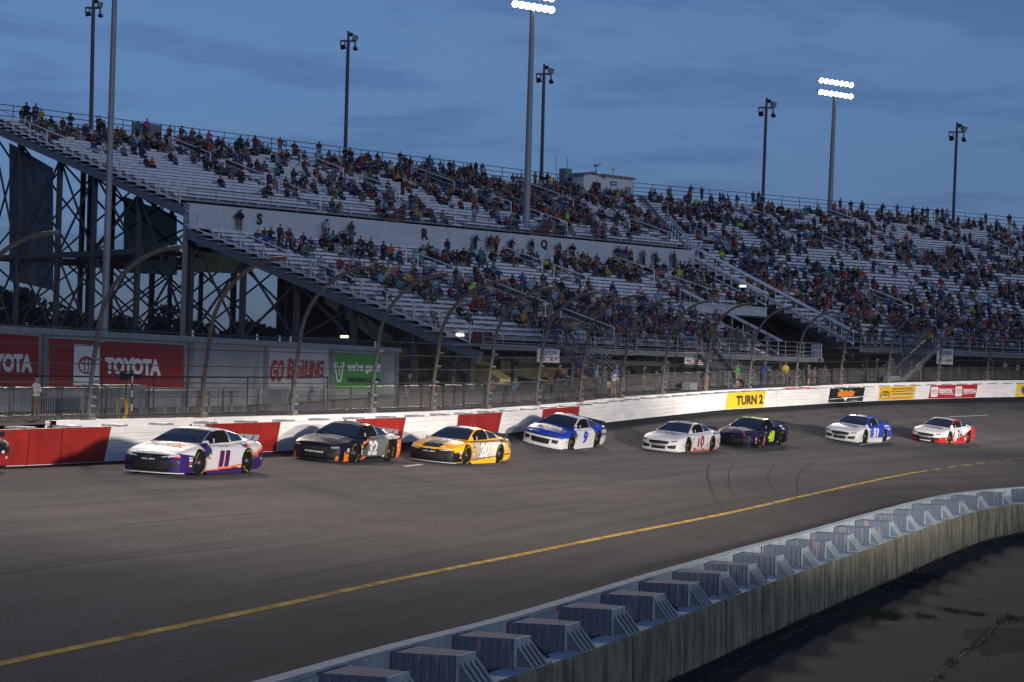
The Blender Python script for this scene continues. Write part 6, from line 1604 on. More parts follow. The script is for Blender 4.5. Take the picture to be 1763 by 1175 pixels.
def paint48(x, y, z):
    ay = abs(y); PP = (0.035, 0.008, 0.06); MAG = (0.42, 0.03, 0.28)
    if z > 1.18: return NEON if (x > 0.0 or ay > .42) and ay < .56 else (NAVY if x < -.2 else NEON if ay < .2 else NAVY)
    if x > 1.0 and z > .52 and ay < 0.55:
        if abs((x - 1.9) * 0.6 - (ay - 0.25)) < 0.05 and x > 1.95: return MAG
        return NAVY
    if ay > .78:
        if 0.80 < x < 1.05 and z < .75: return MAG if z < .5 else PP
        if x > 2.1: return PP if z > .3 else NAVY
        if x < -2.0: return PP if z < .75 else NAVY
        if x > .5 and z > .55: return (0.03, 0.015, 0.06)
    return NAVY
def paint51(x, y, z):
    ay = abs(y); B2 = (0.02, 0.10, 0.55)
    if x > 1.02 and (z > .45 or x > 1.8): return WHT
    if ay > .78 and z < .9:
        if z < 0.24 + max(0, (x + .6)) * 0.02: return WHT
        if x > 0.85: return WHT
        if x > 0.0 and z < .75: return B2
        return BLU
    if z > .93: return BLU
    return BLU if x < .9 else WHT
def paint36(x, y, z):
    ay = abs(y); RD = (0.42, 0.015, 0.02)
    if x > 2.25 and z < .32 and ay > .3: return RD if ay > .5 else BLK
    if ay > .78 and z < .92:
        if x > 0.75 and line(x, z, 1.4, .30, 0.75, .80) < 0.0 and x < 1.05: return RD
        if x < 0.75 and line(x, z, 0.75, .10, -0.3, .42) < 0 : return RD
        if x < -0.3 and z < .36: return RD
        if x > 1.8 and z < .40: return RD
        return WHT
    if z > 1.0:
        if z > 1.22 and ay < .35: return RD if (x < -0.15) else WHT
        return RD if ay > gh(x, 1, 1).y - 0.10 else (WHT if x > -.9 else RD)
    return WHT
def paint_dark(x, y, z): return (0.30, 0.015, 0.015) if (abs(y) > .8 and .2 < z < .5) or x < -2.4 and z < .5 else NAVY
ST = [(0.90, .62, .14, .06, (.03, .10, .05)), (0.90, .54, .13, .06, (.6, .5, .02)), (0.90, .46, .12, .05, (.6, .1, .1)), (0.90, .39, .12, .06, (.6, .6, .6)), (0.90, .31, .12, .05, (.55, .5, .5)), (1.93, .42, .15, .05, (.6, .6, .6)), (1.93, .35, .14, .045, (.45, .04, .05)), (1.93, .27, .12, .05, (.6, .45, .05))]
ST += [(-2.25, .40, .12, .06, (.5, .5, .5)), (-0.85, .20, .20, .05, (.5, .5, .5)), (1.93, .49, .16, .04, (.5, .5, .5)), (0.74, .70, .10, .05, (.4, .4, .4))]; ST2 = ST + [(-2.05, .55, .14, .07, (.6, .6, .6))]
def num(txt, col, ol=None, w=.66, h=.54, x=0.04, z=.50, sh=0.18, b=0.05): return ('door_number', txt, side_fn(x, z), w, h, col, dict(shear=sh, outline=ol, bold=b))
def green_sticker(root):
    t = MB(); put_poly(t, [(-.09, -.07), (.09, -.07), (.09, .07), (-.09, .07)], side_fn(-2.28, .76)); mk('sticker', t, cmat((0.05, 0.35, 0.06)), root, recalc=False)
def swoosh(cols, x0, wid):
    def fx(root):
        green_sticker(root)
        for i, (c, pts) in enumerate(cols):
            t = MB(); put_poly(t, pts, hood_fn(x0, 0), n=8); mk('hood_graphic', t, cmat(c), root, recalc=False)
    return fx
def car_pos(px, d): p = PX(px, d); return (p.x, p.y)
SPECS = [
 dict(at=car_pos(338, 60.8), heading=20, kind='wedge', paint=paint11, splitter=(.45, .47, .5), spoiler=(.35, .37, .42), label='white race car numbered 11 with purple and orange trim, nearest the camera', stickers=ST, skirt=PUR,
      text=[('door_number', '11', side_fn(0.04, .50), .56, .56, PUR, dict(shear=.2, outline=ORG, bold=.09, space=0.78)), ('side_lettering', 'Fed', side_fn(-1.18, .80), .30, .15, PUR, dict(bold=0.06, lift=0.0)), ('side_lettering', 'Ex', side_fn(-1.44, .80), .19, .15, ORG, dict(bold=0.06)), ('side_lettering', 'Ground', side_fn(-1.90, .82), .52, .12, (.45, .45, .5), dict(bold=0.01)),
            ('roof_number', '11', roof_fn(-0.35, 0), .50, .34, PUR, {}), ('hood_lettering', 'Fed', hood_fn(1.60, -.22), .74, .50, PUR, dict(bold=0.05)), ('hood_lettering', 'Ex', hood_fn(1.60, .38), .44, .50, ORG, dict(bold=0.05)), ('nose_lettering', 'CAMRY', nose_fn(0, .425), .42, .035, (.6, .6, .62), dict(bold=0.04))], extra=green_sticker),
 dict(at=car_pos(600, 74), heading=21, kind='oval', paint=paint32, label='black race car numbered 32 with orange rear corner, second from the left', stickers=ST2, lamp=(.22, .22, .2), spoiler=(.30, .33, .36),
      text=[num('32', WHT, (.12, .12, .12), .72, .50), ('side_lettering', 'KEEN PARTS', side_fn(-1.62, .84), .95, .13, WHT, dict(bold=0.04)), ('hood_lettering', 'CORVETTE', hood_fn(1.40, -.05), 1.1, .24, (.5, .5, .52), dict(bold=0.03, shear=.2)), ('hood_lettering', 'PARTS', hood_fn(1.72, .12), .75, .20, (.5, .5, .52), dict(bold=0.03, shear=.2)), ('nose_lettering', 'MUSTANG', nose_fn(0, .325), .68, .055, WHT, dict(bold=0.05)), ('roof_number', '32', roof_fn(-0.35, 0), .5, .34, (.4, .4, .42), {})], extra=green_sticker),
 dict(at=car_pos(795, 79), heading=24.5, kind='wedge', paint=paint20, splitter=(.4, .4, .42), label='yellow and black race car numbered 20 with a cream door', stickers=ST2, skirt=YEL,
      text=[num('20', (.8,.8,.8), (.10, .07, .05), .74, .52, b=.035), ('side_lettering', 'DEWALT', side_fn(-1.70, .83), .70, .15, BLK, dict(bold=0.05, outline=None)), ('hood_lettering', 'DEWALT', hood_fn(1.75, 0), .52, .16, (.45, .45, .46), dict(bold=0.04)), ('roof_number', '20', roof_fn(-0.35, 0), .48, .34, BLK, {}), ('nose_lettering', 'CAMRY', nose_fn(0, .425), .5, .035, (.6, .6, .62), dict(bold=0.04)), ('windshield_lettering', 'CUP SERIES', roof_fn(0.25, 0), .55, .045, (.4, .4, .42), {})], extra=green_sticker),
 dict(at=car_pos(972, 92), heading=24.5, kind='slot', paint=paint9, splitter=(.6, .6, .6), label='blue race car with white sides numbered 9', stickers=ST, skirt=WHT, spoiler=(.03, .03, .05),
      text=[num('9', BLU, None, .50, .52, sh=.15), ('hood_lettering', 'NAPA', hood_fn(1.60, 0), 1.1, .48, (.72, .70, .40), dict(bold=0.06)), ('side_lettering', 'NAPA', side_fn(-1.95, .70), .50, .15, (.75, .6, .1), dict(bold=0.05)), ('roof_number', '9', roof_fn(-0.35, 0), .25, .34, WHT, {})], extra=green_sticker),
 dict(at=car_pos(1174, 96.5), heading=27.5, kind='oval', paint=paint10, splitter=(.3, .3, .3), label='silver white race car numbered 10 with red brown pattern low on its side', stickers=ST, skirt=(.35, .1, .06), spoiler=(.04, .05, .06),
      text=[num('10', (.25, .02, .02), None, .72, .50), ('hood_lettering', 'SMITHFIELD', hood_fn(1.60, 0), 1.2, .42, (.06, .10, .28), dict(bold=0.03, shear=.15)), ('side_lettering', 'prime fresh', side_fn(-1.72, .80), .62, .13, (.08, .08, .1), dict(bold=0.03)), ('nose_lettering', 'MUSTANG', nose_fn(0, .325), .68, .055, (.04, .04, .05), dict(bold=0.05)), ('roof_number', '10', roof_fn(-0.35, 0), .5, .34, (.2, .2, .3), {})]),
 dict(at=car_pos(1296, 103.5), heading=28, kind='slot', paint=paint48, label='dark navy and purple race car with neon yellow number 48', stickers=ST, spoiler=(.05, .06, .08),
      text=[num('48', NEON, None, .80, .54, b=.05), ('hood_lettering', 'ally', hood_fn(1.62, 0), 1.2, .70, WHT, dict(bold=0.05)), ('side_lettering', 'ally', side_fn(-1.55, .80), .40, .18, WHT, dict(bold=0.05)), ('roof_number', '48', roof_fn(-0.35, 0), .5, .34, NAVY, {})]),
 dict(at=car_pos(1478, 112.5), heading=31, kind='oval', paint=paint51, splitter=(.5, .5, .5), label='blue race car numbered 51 with white nose and bonnet', stickers=ST, skirt=WHT, spoiler=(.05, .06, .09),
      text=[num('51', WHT, (.35, .05, .05), .68, .50), ('side_lettering', 'JACOB', side_fn(-1.55, .82), .62, .12, WHT, dict(bold=0.05)), ('side_lettering', 'CONSTRUCTION', side_fn(-1.60, .68), .80, .09, WHT, dict(bold=0.04)), ('hood_lettering', 'JACOB', hood_fn(1.62, 0), 1.1, .40, (.03, .08, .35), dict(bold=0.05, shear=.15)), ('nose_lettering', 'MUSTANG', nose_fn(0, .325), .68, .055, BLK, dict(bold=0.05)), ('roof_number', '51', roof_fn(-0.35, 0), .5, .34, WHT, {})]),
 dict(at=car_pos(1624, 119), heading=33.5, kind='oval', paint=paint36, label='white and red race car numbered 36, last in the line', stickers=ST, skirt=(.4, .02, .02), spoiler=(.05, .06, .08),
      text=[num('36', BLK, None, .74, .56, b=0.02), ('hood_lettering', 'FRM', hood_fn(1.6, 0), 1.1, .42, (.18, .05, .15), dict(bold=0.05, shear=.15)), ('side_lettering', 'HAAS', side_fn(-0.85, .30), .32, .11, WHT, dict(bold=0.04)), ('nose_lettering', 'MUSTANG', nose_fn(0, .325), .68, .055, BLK, dict(bold=0.05)), ('roof_number', '36', roof_fn(-0.35, 0), .5, .34, WHT, {})]),
 dict(at=car_pos(-126, 54.5), heading=19, kind='slot', paint=paint_dark, label='dark race car leaving the picture at the left edge, only its tail showing', stickers=ST2, spoiler=(.03, .03, .04), text=[num('4', WHT, None, .3, .5)], extra=green_sticker),
]
for sp_ in SPECS: build_car(sp_)
# ------------------------------------------------------------------ people: continuous skinned bodies, posed, coloured per face
def rotv(v, ax, a): return Matrix.Rotation(a, 3, ax) @ v
def skeleton(pose, detail=1):
    """returns (points, edges, radii, labels); faces +Y; hips at origin height, metres"""
    pts = {}; E = []; 
    sit = pose.startswith('sit')
    hip = 0.47 if sit else 0.93
    lean = {'sit': 0.10, 'sit_fwd': 0.45, 'sit_phone': 0.15, 'sit_turn': 0.05, 'stand': 0.0, 'stand_rail': 0.28, 'stand_phone': 0.02, 'stand_cross': -0.03, 'stand_hips': 0.0, 'stand_point': 0.05, 'walk': 0.08}[pose]
    def up(d, x=0.0, y=0.0): return Vector((x, sin(lean) * d + y, cos(lean) * d + hip))
    pts['pelvis'] = (up(0.0), (0.175, 0.14), 'pants'); pts['waist'] = (up(0.16), (0.165, 0.135), 'shirt'); pts['chest'] = (up(0.36), (0.190, 0.14), 'shirt'); pts['neckb'] = (up(0.50), (0.09, 0.08), 'shirt')
    hl = lean * 0.3; nb = pts['neckb'][0]
    hv = lambda d, y=0.0: nb + Vector((0, sin(hl) * d + y, cos(hl) * d))
    pts['neck'] = (hv(0.07, 0.01), (0.055, 0.055), 'skin'); pts['jaw'] = (hv(0.13, 0.035), (0.068, 0.075), 'skin'); pts['face'] = (hv(0.195, 0.03), (0.080, 0.098), 'skin'); pts['crown'] = (hv(0.265, 0.012), (0.075, 0.085), 'hair')
    E += [('pelvis', 'waist'), ('waist', 'chest'), ('chest', 'neckb'), ('neckb', 'neck'), ('neck', 'jaw'), ('jaw', 'face'), ('face', 'crown')]
    sh = up(0.44)
    for s_, n in ((-1, 'l'), (1, 'r')):
        S = sh + Vector((s_ * 0.19, 0, 0)); U, Fr = 0.28, 0.25
        def arm(a_el, a_wr):
            el = S + Vector(a_el).normalized() * U; wr = el + Vector(a_wr).normalized() * Fr; return el, wr
        A = {'stand': ((s_*.22, .02, -1), (s_*.05, .25, -1)), 'walk': ((s_*.2, .35*s_, -1), (0, .35*s_ + .25, -1)), 'stand_rail': ((s_*.25, .65, -.8), (-s_*.15, 1, -.25)), 'stand_phone': ((s_*.35, .45, -.8), (-s_*.45, .8, .75)),
             'stand_cross': ((s_*.25, .30, -1), (-s_*1.0, .55, .10)), 'stand_hips': ((s_*.75, -.15, -.8), (-s_*.75, .35, -.55)), 'stand_point': ((s_*.3, .2, -1), (0, .5, -.8)) if s_ < 0 else ((.5, .9, 0.15), (.35, .9, .35)),
             'sit': ((s_*.15, .35, -1), (-s_*.35, 1, -.25)), 'sit_fwd': ((s_*.15, .6, -.9), (-s_*.45, .9, .15)), 'sit_phone': ((s_*.2, .4, -.9), (-s_*.5, .7, .85)), 'sit_turn': ((s_*.5, .2, -.9), (s_*.1, .7, -.5))}[pose]
        el, wr = arm(*A); d = (wr - el).normalized()
        pts['sh' + n] = (S, (0.085, 0.08), 'shirt'); pts['el' + n] = (el, (0.056, 0.053), 'sleeve'); pts['wr' + n] = (wr, (0.032, 0.028), 'skin'); pts['ha' + n] = (wr + d * 0.075, (0.040, 0.022), 'skin')
        E += [('chest', 'sh' + n), ('sh' + n, 'el' + n), ('el' + n, 'wr' + n), ('wr' + n, 'ha' + n)]
        if detail > 1:
            perp = d.cross(Vector((0, 0, 1)));  perp = perp.normalized() if perp.length > .1 else Vector((1, 0, 0)); dn = Vector((0, 0, -1)) - d * (-d.z); dn = dn.normalized() if dn.length > .1 else Vector((0, -1, 0))
            base = wr + d * 0.085
            for q in range(4):
                o_ = perp * (q - 1.5) * 0.019; L_ = (0.055, 0.068, 0.064, 0.048)[q]
                pts[f'f{q}a{n}'] = (base + o_ + d * 0.012, (0.0095, 0.0095), 'skin'); pts[f'f{q}b{n}'] = (base + o_ + d * (0.012 + L_*0.6) + dn * 0.014, (0.0085, 0.0085), 'skin'); pts[f'f{q}c{n}'] = (base + o_ + d * (0.012 + L_*0.85) + dn * 0.040, (0.0075, 0.0075), 'skin')
                E += [('ha' + n, f'f{q}a{n}'), (f'f{q}a{n}', f'f{q}b{n}'), (f'f{q}b{n}', f'f{q}c{n}')]
            th = wr + d * 0.03 + perp * -0.035 * s_; pts['tha' + n] = (th, (0.012, 0.012), 'skin'); pts['thb' + n] = (th + d * 0.04 - perp * s_ * 0.018 + dn * 0.01, (0.009, 0.009), 'skin'); E += [('wr' + n, 'tha' + n), ('tha' + n, 'thb' + n)]
        H = Vector((s_ * 0.095, 0, hip - 0.03))
        if sit: kn = H + Vector((s_ * 0.05, 0.43, 0.0)); an = kn + Vector((s_*0.01, 0.02 + (0.1 if pose == 'sit_turn' else 0), -0.40))
        elif pose == 'walk': kn = H + Vector((0, 0.14 * s_ + 0.05, -0.41)); an = kn + Vector((0, 0.10 * s_ - 0.12, -0.40))
        elif pose == 'stand_rail': kn = H + Vector((s_ * 0.03, 0.02, -0.42)); an = kn + Vector((s_*.02, -0.05 - 0.08*s_, -0.405))
        else: kn = H + Vector((s_ * 0.035, 0.03, -0.42)); an = kn + Vector((s_ * 0.02, -0.03, -0.405))
        pts['hp' + n] = (H, (0.098, 0.10), 'pants'); pts['kn' + n] = (kn, (0.062, 0.064), 'shin'); pts['an' + n] = (an, (0.042, 0.045), 'shin'); pts['to' + n] = (an + Vector((s_ * 0.02, 0.15, -0.035)), (0.045, 0.030), 'shoe')
        E += [('pelvis', 'hp' + n), ('hp' + n, 'kn' + n), ('kn' + n, 'an' + n), ('an' + n, 'to' + n)]
    return pts, E
def skin_body(pose, detail=1):
    pts, E = skeleton(pose, detail); names = list(pts); ix = {n: i for i, n in enumerate(names)}
    me = bpy.data.meshes.new('b'); me.from_pydata([tuple(pts[n][0]) for n in names], [(ix[a], ix[b]) for a, b in E], [])
    ob = bpy.data.objects.new('b', me); COL.objects.link(ob); md = ob.modifiers.new('s', 'SKIN'); md.use_smooth_shade = True
    sv = me.skin_vertices[0].data
    for i, n in enumerate(names): sv[i].radius = pts[n][1]; sv[i].use_root = (n == 'pelvis')
    if detail > 0: m2 = ob.modifiers.new('u', 'SUBSURF'); m2.levels = 1 if detail == 1 else 2; m2.render_levels = m2.levels
    dg = bpy.context.evaluated_depsgraph_get(); r = bpy.data.meshes.new_from_object(ob.evaluated_get(dg)); bpy.data.objects.remove(ob)
    v = np.array([tuple(p.co) for p in r.vertices]); f = [list(p.vertices) for p in r.polygons]
    # label faces by nearest bone point, hair by height/back of the head
    P_ = np.array([tuple(pts[n][0]) for n in names]); lab = []
    cr = np.array(pts['crown'][0]); fc = np.array(pts['face'][0])
    seg = [(np.array(pts[a][0]), np.array(pts[b][0]), a, b) for a, b in E]
    for q in f:
        c = v[q].mean(0); best = (9, None)
        for a, b, na, nb_ in seg:
            t = np.clip(np.dot(c - a, b - a) / max(1e-9, np.dot(b - a, b - a)), 0, 1); dd = np.linalg.norm(c - (a + t * (b - a)))
            r_ = (pts[na][1][0] * (1 - t) + pts[nb_][1][0] * t)
            if dd - r_ * 0.7 < best[0]: best = (dd - r_ * 0.7, (na, nb_, t))
        na, nb_, t = best[1]; l = pts[nb_][2] if t > 0.45 else pts[na][2]
        k = na[:2] + nb_[:2]
        if na[:2] == 'sh' or nb_[:2] == 'sh': l = 'shirt' if t < 0.75 or nb_[:2] == 'sh' else 'sleeve'
        if na[:2] == 'el': l = 'sleeve' if t < 0.30 else 'skin'
        if na[:2] == 'hp': l = 'pants' if t < 0.85 else 'shin'
        if na == 'pelvis' and nb_ == 'waist': l = 'pants' if t < 0.35 else 'shirt'
        if nb_ == 'crown' or (na in ('face', 'jaw') and c[1] < fc[1] - 0.035) or (na == 'jaw' and nb_ == 'face' and c[2] > fc[2] + 0.03): l = 'hair'
        if na == 'face' and nb_ == 'crown': l = 'hair' if t > 0.25 or c[1] < fc[1] else 'skin'
        lab.append(l)
    # cap peak: two triangles fans ahead of the brow
    n0 = len(v); b = np.array(pts['face'][0]) + np.array([0, 0.075, 0.055]); brim = [b + [-.07, 0, 0], b + [.07, 0, 0], b + [.05, .075, -.012], b + [-.05, .075, -.012], b + [-.07, 0, .014], b + [.07, 0, .014], b + [.05, .075, 0.0], b + [-.05, .075, 0.0]]
    bf = [[0,3,2,1],[4,5,6,7],[0,1,5,4],[1,2,6,5],[2,3,7,6],[3,0,4,7]]
    if detail > 1:   # nose, eyes, ears, mouth
        fx = np.array(pts['face'][0])
        for (dx, dy, dz, sx, sy, sz, l) in ((0, .100, -.012, .022, .035, .045, 'skin'), (-.032, .088, .018, .022, .012, .010, 'eye'), (.032, .088, .018, .022, .012, .010, 'eye'), (0, .088, -.055, .045, .012, .010, 'lip'), (-.085, -.005, 0, .018, .035, .055, 'skin'), (.085, -.005, 0, .018, .035, .055, 'skin')):
            m0 = len(v); c = fx + [dx, dy, dz]; bx = [c + [i*sx/2, j*sy/2, k*sz/2] for k in (-1, 1) for i, j in ((-1,-1),(1,-1),(1,1),(-1,1))]
            v = np.vstack([v, bx]); 
            for q in ([0,3,2,1],[4,5,6,7],[0,1,5,4],[1,2,6,5],[2,3,7,6],[3,0,4,7]): f.append([m0 + i for i in q]); lab.append(l)
    nofl = (v.copy(), [list(q) for q in f], list(lab)); m0 = len(v); v2 = np.vstack([v, brim]); f2 = f + [[m0 + i for i in q] for q in bf]; l2 = lab + ['cap'] * 6
    return {'plain': nofl, 'cap': (v2, f2, l2)}
BODIES = {}
def body(pose, detail, cap):
    k = (pose, detail)
    if k not in BODIES: BODIES[k] = skin_body(pose, detail)
    return BODIES[k]['cap' if cap else 'plain']
PAL = [('black', (.012, .012, .014), 24), ('navy', (.015, .025, .08), 18), ('grey', (.14, .14, .15), 13), ('dark grey', (.045, .045, .05), 12), ('white', (.42, .42, .44), 7), ('red', (.22, .02, .02), 6), ('royal blue', (.02, .06, .26), 5), ('brown', (.10, .06, .035), 7), ('dark red', (.12, .015, .02), 4),
       ('orange', (.45, .08, .01), 2), ('yellow', (.42, .26, .02), 1.5), ('teal', (.03, .22, .24), 2), ('light blue', (.20, .36, .52), 3), ('pink', (.55, .08, .20), 1.2), ('olive green', (.07, .09, .035), 4), ('lime green', (.32, .62, .04), 0.8), ('purple', (.10, .05, .20), 1.2)]
PANTS = [((.03, .045, .09), 5), ((.05, .06, .08), 3), ((.012, .012, .014), 3), ((.20, .16, .11), 2), ((.10, .10, .10), 1)]
SKINS = [(.42, .25, .18), (.38, .22, .15), (.46, .29, .21), (.14, .075, .045), (.35, .20, .14)]
HAIRS = [((.025, .015, .01), 'dark'), ((.07, .04, .02), 'brown'), ((.20, .12, .05), 'fair'), ((.25, .24, .23), 'grey')]
CAPS = [((.012, .012, .014), 'black', 5), ((.6, .6, .6), 'white', 2.5), ((.40, .02, .02), 'red', 1.5), ((.02, .06, .25), 'blue', 2), ((.65, .12, .01), 'orange', .8), ((.10, .10, .11), 'grey', 2), ((.35, .28, .18), 'tan', 1)]
def pick(rg, L_, wi): w = [a[wi] for a in L_]; return rg.choices(L_, w)[0]
def outfit(rg):
    s_ = pick(rg, PAL, 2); p = pick(rg, PANTS, 1)[0]; sk = rg.choice(SKINS); cap = rg.random() < 0.45; h = rg.choice(HAIRS); c = pick(rg, CAPS, 2)
    return dict(shirt=s_[1], sname=s_[0], pants=p, skin=sk, cap=cap, hair=(c[0] if cap else h[0]), hname=(c[1] + ' cap') if cap else (h[1] + ' hair'), long=rg.random() < 0.6, shorts=rg.random() < 0.25)
def cols_for(of):
    return {'skin': of['skin'], 'shirt': of['shirt'], 'sleeve': of['shirt'] if of['long'] else of['shirt'], 'pants': of['pants'], 'shin': of['skin'] if of['shorts'] else of['pants'], 'shoe': (.03, .03, .03), 'hair': of['hair'], 'cap': of['hair'], 'eye': (.02, .02, .02), 'lip': (.22, .08, .07)}
M['people'] = attr_mat('person_surface', 0.75)
def person_arrays(pose, detail, of, loc, rz, sc):
    v, f, lab = body(pose, detail, of['cap']); c_, s_ = cos(rz), sin(rz); R = np.array([[c_, -s_, 0], [s_, c_, 0], [0, 0, 1]]) * sc
    cd = cols_for(of); fc = [cd[l] for l in lab]
    return v, f, fc, R
def mesh_with_cols(name, v, f, fc):
    me = bpy.data.meshes.new(name); me.from_pydata(v.tolist(), [], f); ca = me.color_attributes.new('Col', 'FLOAT_COLOR', 'CORNER')
    ca.data.foreach_set('color', np.repeat(np.array([(*c, 1.0) for c in fc], dtype=np.float32), [len(q) for q in f], axis=0).ravel()); me.polygons.foreach_set('use_smooth', [True] * len(f)); return me
def add_person(pose, detail, of, loc, rz, sc, label, group=None):
    v, f, fc, R = person_arrays(pose, detail, of, loc, rz, sc)
    me = mesh_with_cols('person', v * sc, f, fc); o = link_mesh('person', me, M['people']); o.location = loc; o.rotation_euler = (0, 0, rz); tag(o, label, 'person', group); return o

# ---- people standing behind the catch fence: column, depth beyond the wall, foot row, pose, colours, facing
def face_track(p, extra=0.0):
    ta = Vector((p.x, p.y, 0)).dot(TE); n = -W_CON.norm(ta); return atan2(n.y, n.x) - pi/2 + extra
c_ = dict(PAL and [(a, b) for a, b, _ in PAL]); KHA = (.22, .17, .11); JEAN = (.03, .045, .09); G_ = (.12, .12, .12)
FP = [ # px, behind, head row, pose, shirt, pants, hair, cap?, shorts, turn, label
 (63, 2.2, 649, 'stand_cross', (.62, .58, .60), (.13, .10, .07), (.02, .025, .04), True, False, .2, 'man in white striped shirt and dark cap with crossed arms at the fence'),
 (700, 6.5, 646, 'stand_rail', c_['black'], G_, (.16, .10, .05), False, False, 0, 'man in black jacket leaning behind the barriers right of the green billboard'),
 (843, 4.2, 655, 'stand_phone', c_['red'], JEAN, (.02, .02, .02), True, False, .1, 'small figure in red top behind the fence left of the child in blue'),
 (885, 4.2, 652, 'stand_phone', (.05, .25, .42), JEAN, (.07, .04, .02), False, False, .3, 'child in light blue shirt holding a phone up behind the fence'),
 (934, 4.6, 643, 'stand_rail', c_['black'], G_, (.10, .05, .03), False, False, -.1, 'man in black with a round face leaning on the barrier under the S R sign'),
 (957, 5.5, 629, 'stand_rail', c_['red'], G_, (.03, .02, .01), False, False, .2, 'man in red seated high behind the barrier beside the S R sign'),
 (966, 4.6, 639, 'stand_rail', c_['navy'], JEAN, (.30, .22, .12), False, False, -.2, 'man in navy shirt leaning over the barrier beside the man in dark red'),
 (990, 4.6, 636, 'stand_rail', c_['dark red'], JEAN, (.05, .03, .02), False, False, .1, 'man in dark red jacket leaning on the barrier'),
 (1027, 5.2, 630, 'stand', (.20, .34, .40), JEAN, (.5, .3, .03), True, False, .1, 'person in pale blue shirt and yellow cap near the foot of the stairs'),
 (1040, 4.6, 632, 'stand_phone', (.12, .16, .13), JEAN, (.45, .42, .38), True, False, -.4, 'person in grey green shirt with pale hat near the foot of the stairs'),
 (1056, 3.9, 636, 'stand_point', (.60, .60, .62), KHA, (.12, .03, .02), True, True, -.3, 'man in white shirt, shorts and red cap resting an arm on the barrier'),
 (1061, 6.0, 627, 'stand', (.12, .16, .40), JEAN, (.03, .02, .01), False, False, .2, 'person in lilac blue shirt behind the man in white'),
 (1073, 6.0, 629, 'stand_phone', c_['black'], G_, (.26, .13, .05), False, False, -.3, 'woman with long fair hair and black top near the stairs'),
 (1108, 5.0, 631, 'stand_hips', c_['black'], c_['black'], (.03, .02, .02), False, False, .1, 'person all in black behind the plain barriers'),
 (1136, 5.0, 633, 'stand_rail', c_['black'], JEAN, (.5, .25, .10), True, False, 0, 'person in black with an orange tan cap bending to the barrier'),
 (1217, 4.2, 628, 'stand', (.02, .13, .50), KHA, (.12, .11, .10), True, False, .1, 'man in bright royal blue shirt and khaki trousers under the R QP sign'),
 (1234, 5.2, 636, 'stand_cross', c_['dark grey'], G_, (.03, .02, .02), False, False, .4, 'person in dark grey half hidden by a fence post'),
 (1269, 4.2, 626, 'stand', (.10, .34, .06), G_, (.35, .03, .03), True, True, -.1, 'man in bright green shirt and red cap'),
 (1312, 4.6, 624, 'stand_rail', (.02, .08, .38), (.02, .04, .2), (.25, .15, .08), False, False, .5, 'person in blue hooded top leaning on a table'),
 (1352, 4.8, 623, 'stand', (.62, .46, .02), G_, (.3, .22, .05), True, False, -.6, 'person in yellow shirt and cap behind the fence'),
 (1392, 4.2, 628, 'stand_cross', (.20, .20, .21), G_, (.25, .22, .2), False, True, .2, 'person in grey plaid shirt near the barrier join'),
 (1402, 4.4, 632, 'stand', (.30, .16, .18), G_, (.05, .03, .02), False, True, -.2, 'person in pinkish top beside the one in grey plaid'),
 (1484, 4.6, 626, 'stand_hips', c_['black'], KHA, (.02, .02, .02), True, False, 1.2, 'man in black shirt and cap, khaki trousers, walking left of the 811 sign'),
 (1509, 6.5, 617, 'stand', c_['dark grey'], G_, (.12, .12, .13), True, False, .2, 'figure in dark grey deep in the shade left of the rising stairs'),
 (1536, 6.5, 617, 'stand', (.55, .55, .56), G_, (.02, .02, .02), True, False, -.2, 'person in white shirt at the foot of the rising stairs'),
 (1557, 4.6, 625, 'stand_rail', c_['black'], JEAN, (.02, .02, .02), False, False, .1, 'person in black leaning on the barrier under the rising stairs'),
 (1566, 4.4, 623, 'stand', (.10, .10, .12), KHA, (.55, .55, .56), True, False, -.1, 'man in dark shirt and white cap next to the pale crate'),
 (1582, 4.4, 621, 'stand_phone', (.58, .56, .58), G_, (.10, .07, .04), False, False, -.8, 'man in white shirt above the pale crate'),
 (1708, 5.4, 621, 'stand_cross', c_['dark grey'], G_, (.03, .02, .02), False, False, .2, 'dark clothed person left of the two people at far right'),
 (1730, 4.6, 620, 'stand_hips', (.40, .38, .40), JEAN, (.20, .12, .06), False, False, 0, 'woman in pale grey top with hands at her head at far right'),
 (1736, 5.4, 624, 'stand', c_['brown'], KHA, (.05, .03, .02), False, False, .3, 'person in brown behind the woman in pale grey'),
 (1752, 4.6, 625, 'stand', (.60, .58, .60), G_, (.20, .03, .02), False, False, -.1, 'person in white sleeveless top at far right'),
 (1128, 8, 640, 'walk', c_['navy'], JEAN, (.02, .02, .02), False, False, .8, 'person in navy walking in the shade behind the barriers'),
 (1420, 9, 630, 'walk', c_['dark red'], JEAN, (.02, .02, .02), False, False, -.8, 'person in dark red walking in the dark gate'),
 (1650, 8, 628, 'stand', c_['grey'], JEAN, (.10, .07, .04), False, False, .3, 'person in grey under the O N sign'),
 (1535, 8, 560, 'stand', c_['royal blue'], JEAN, (.02, .02, .02), False, False, .3, 'person in royal blue halfway up the rising stairs'),
]
nfence = 0
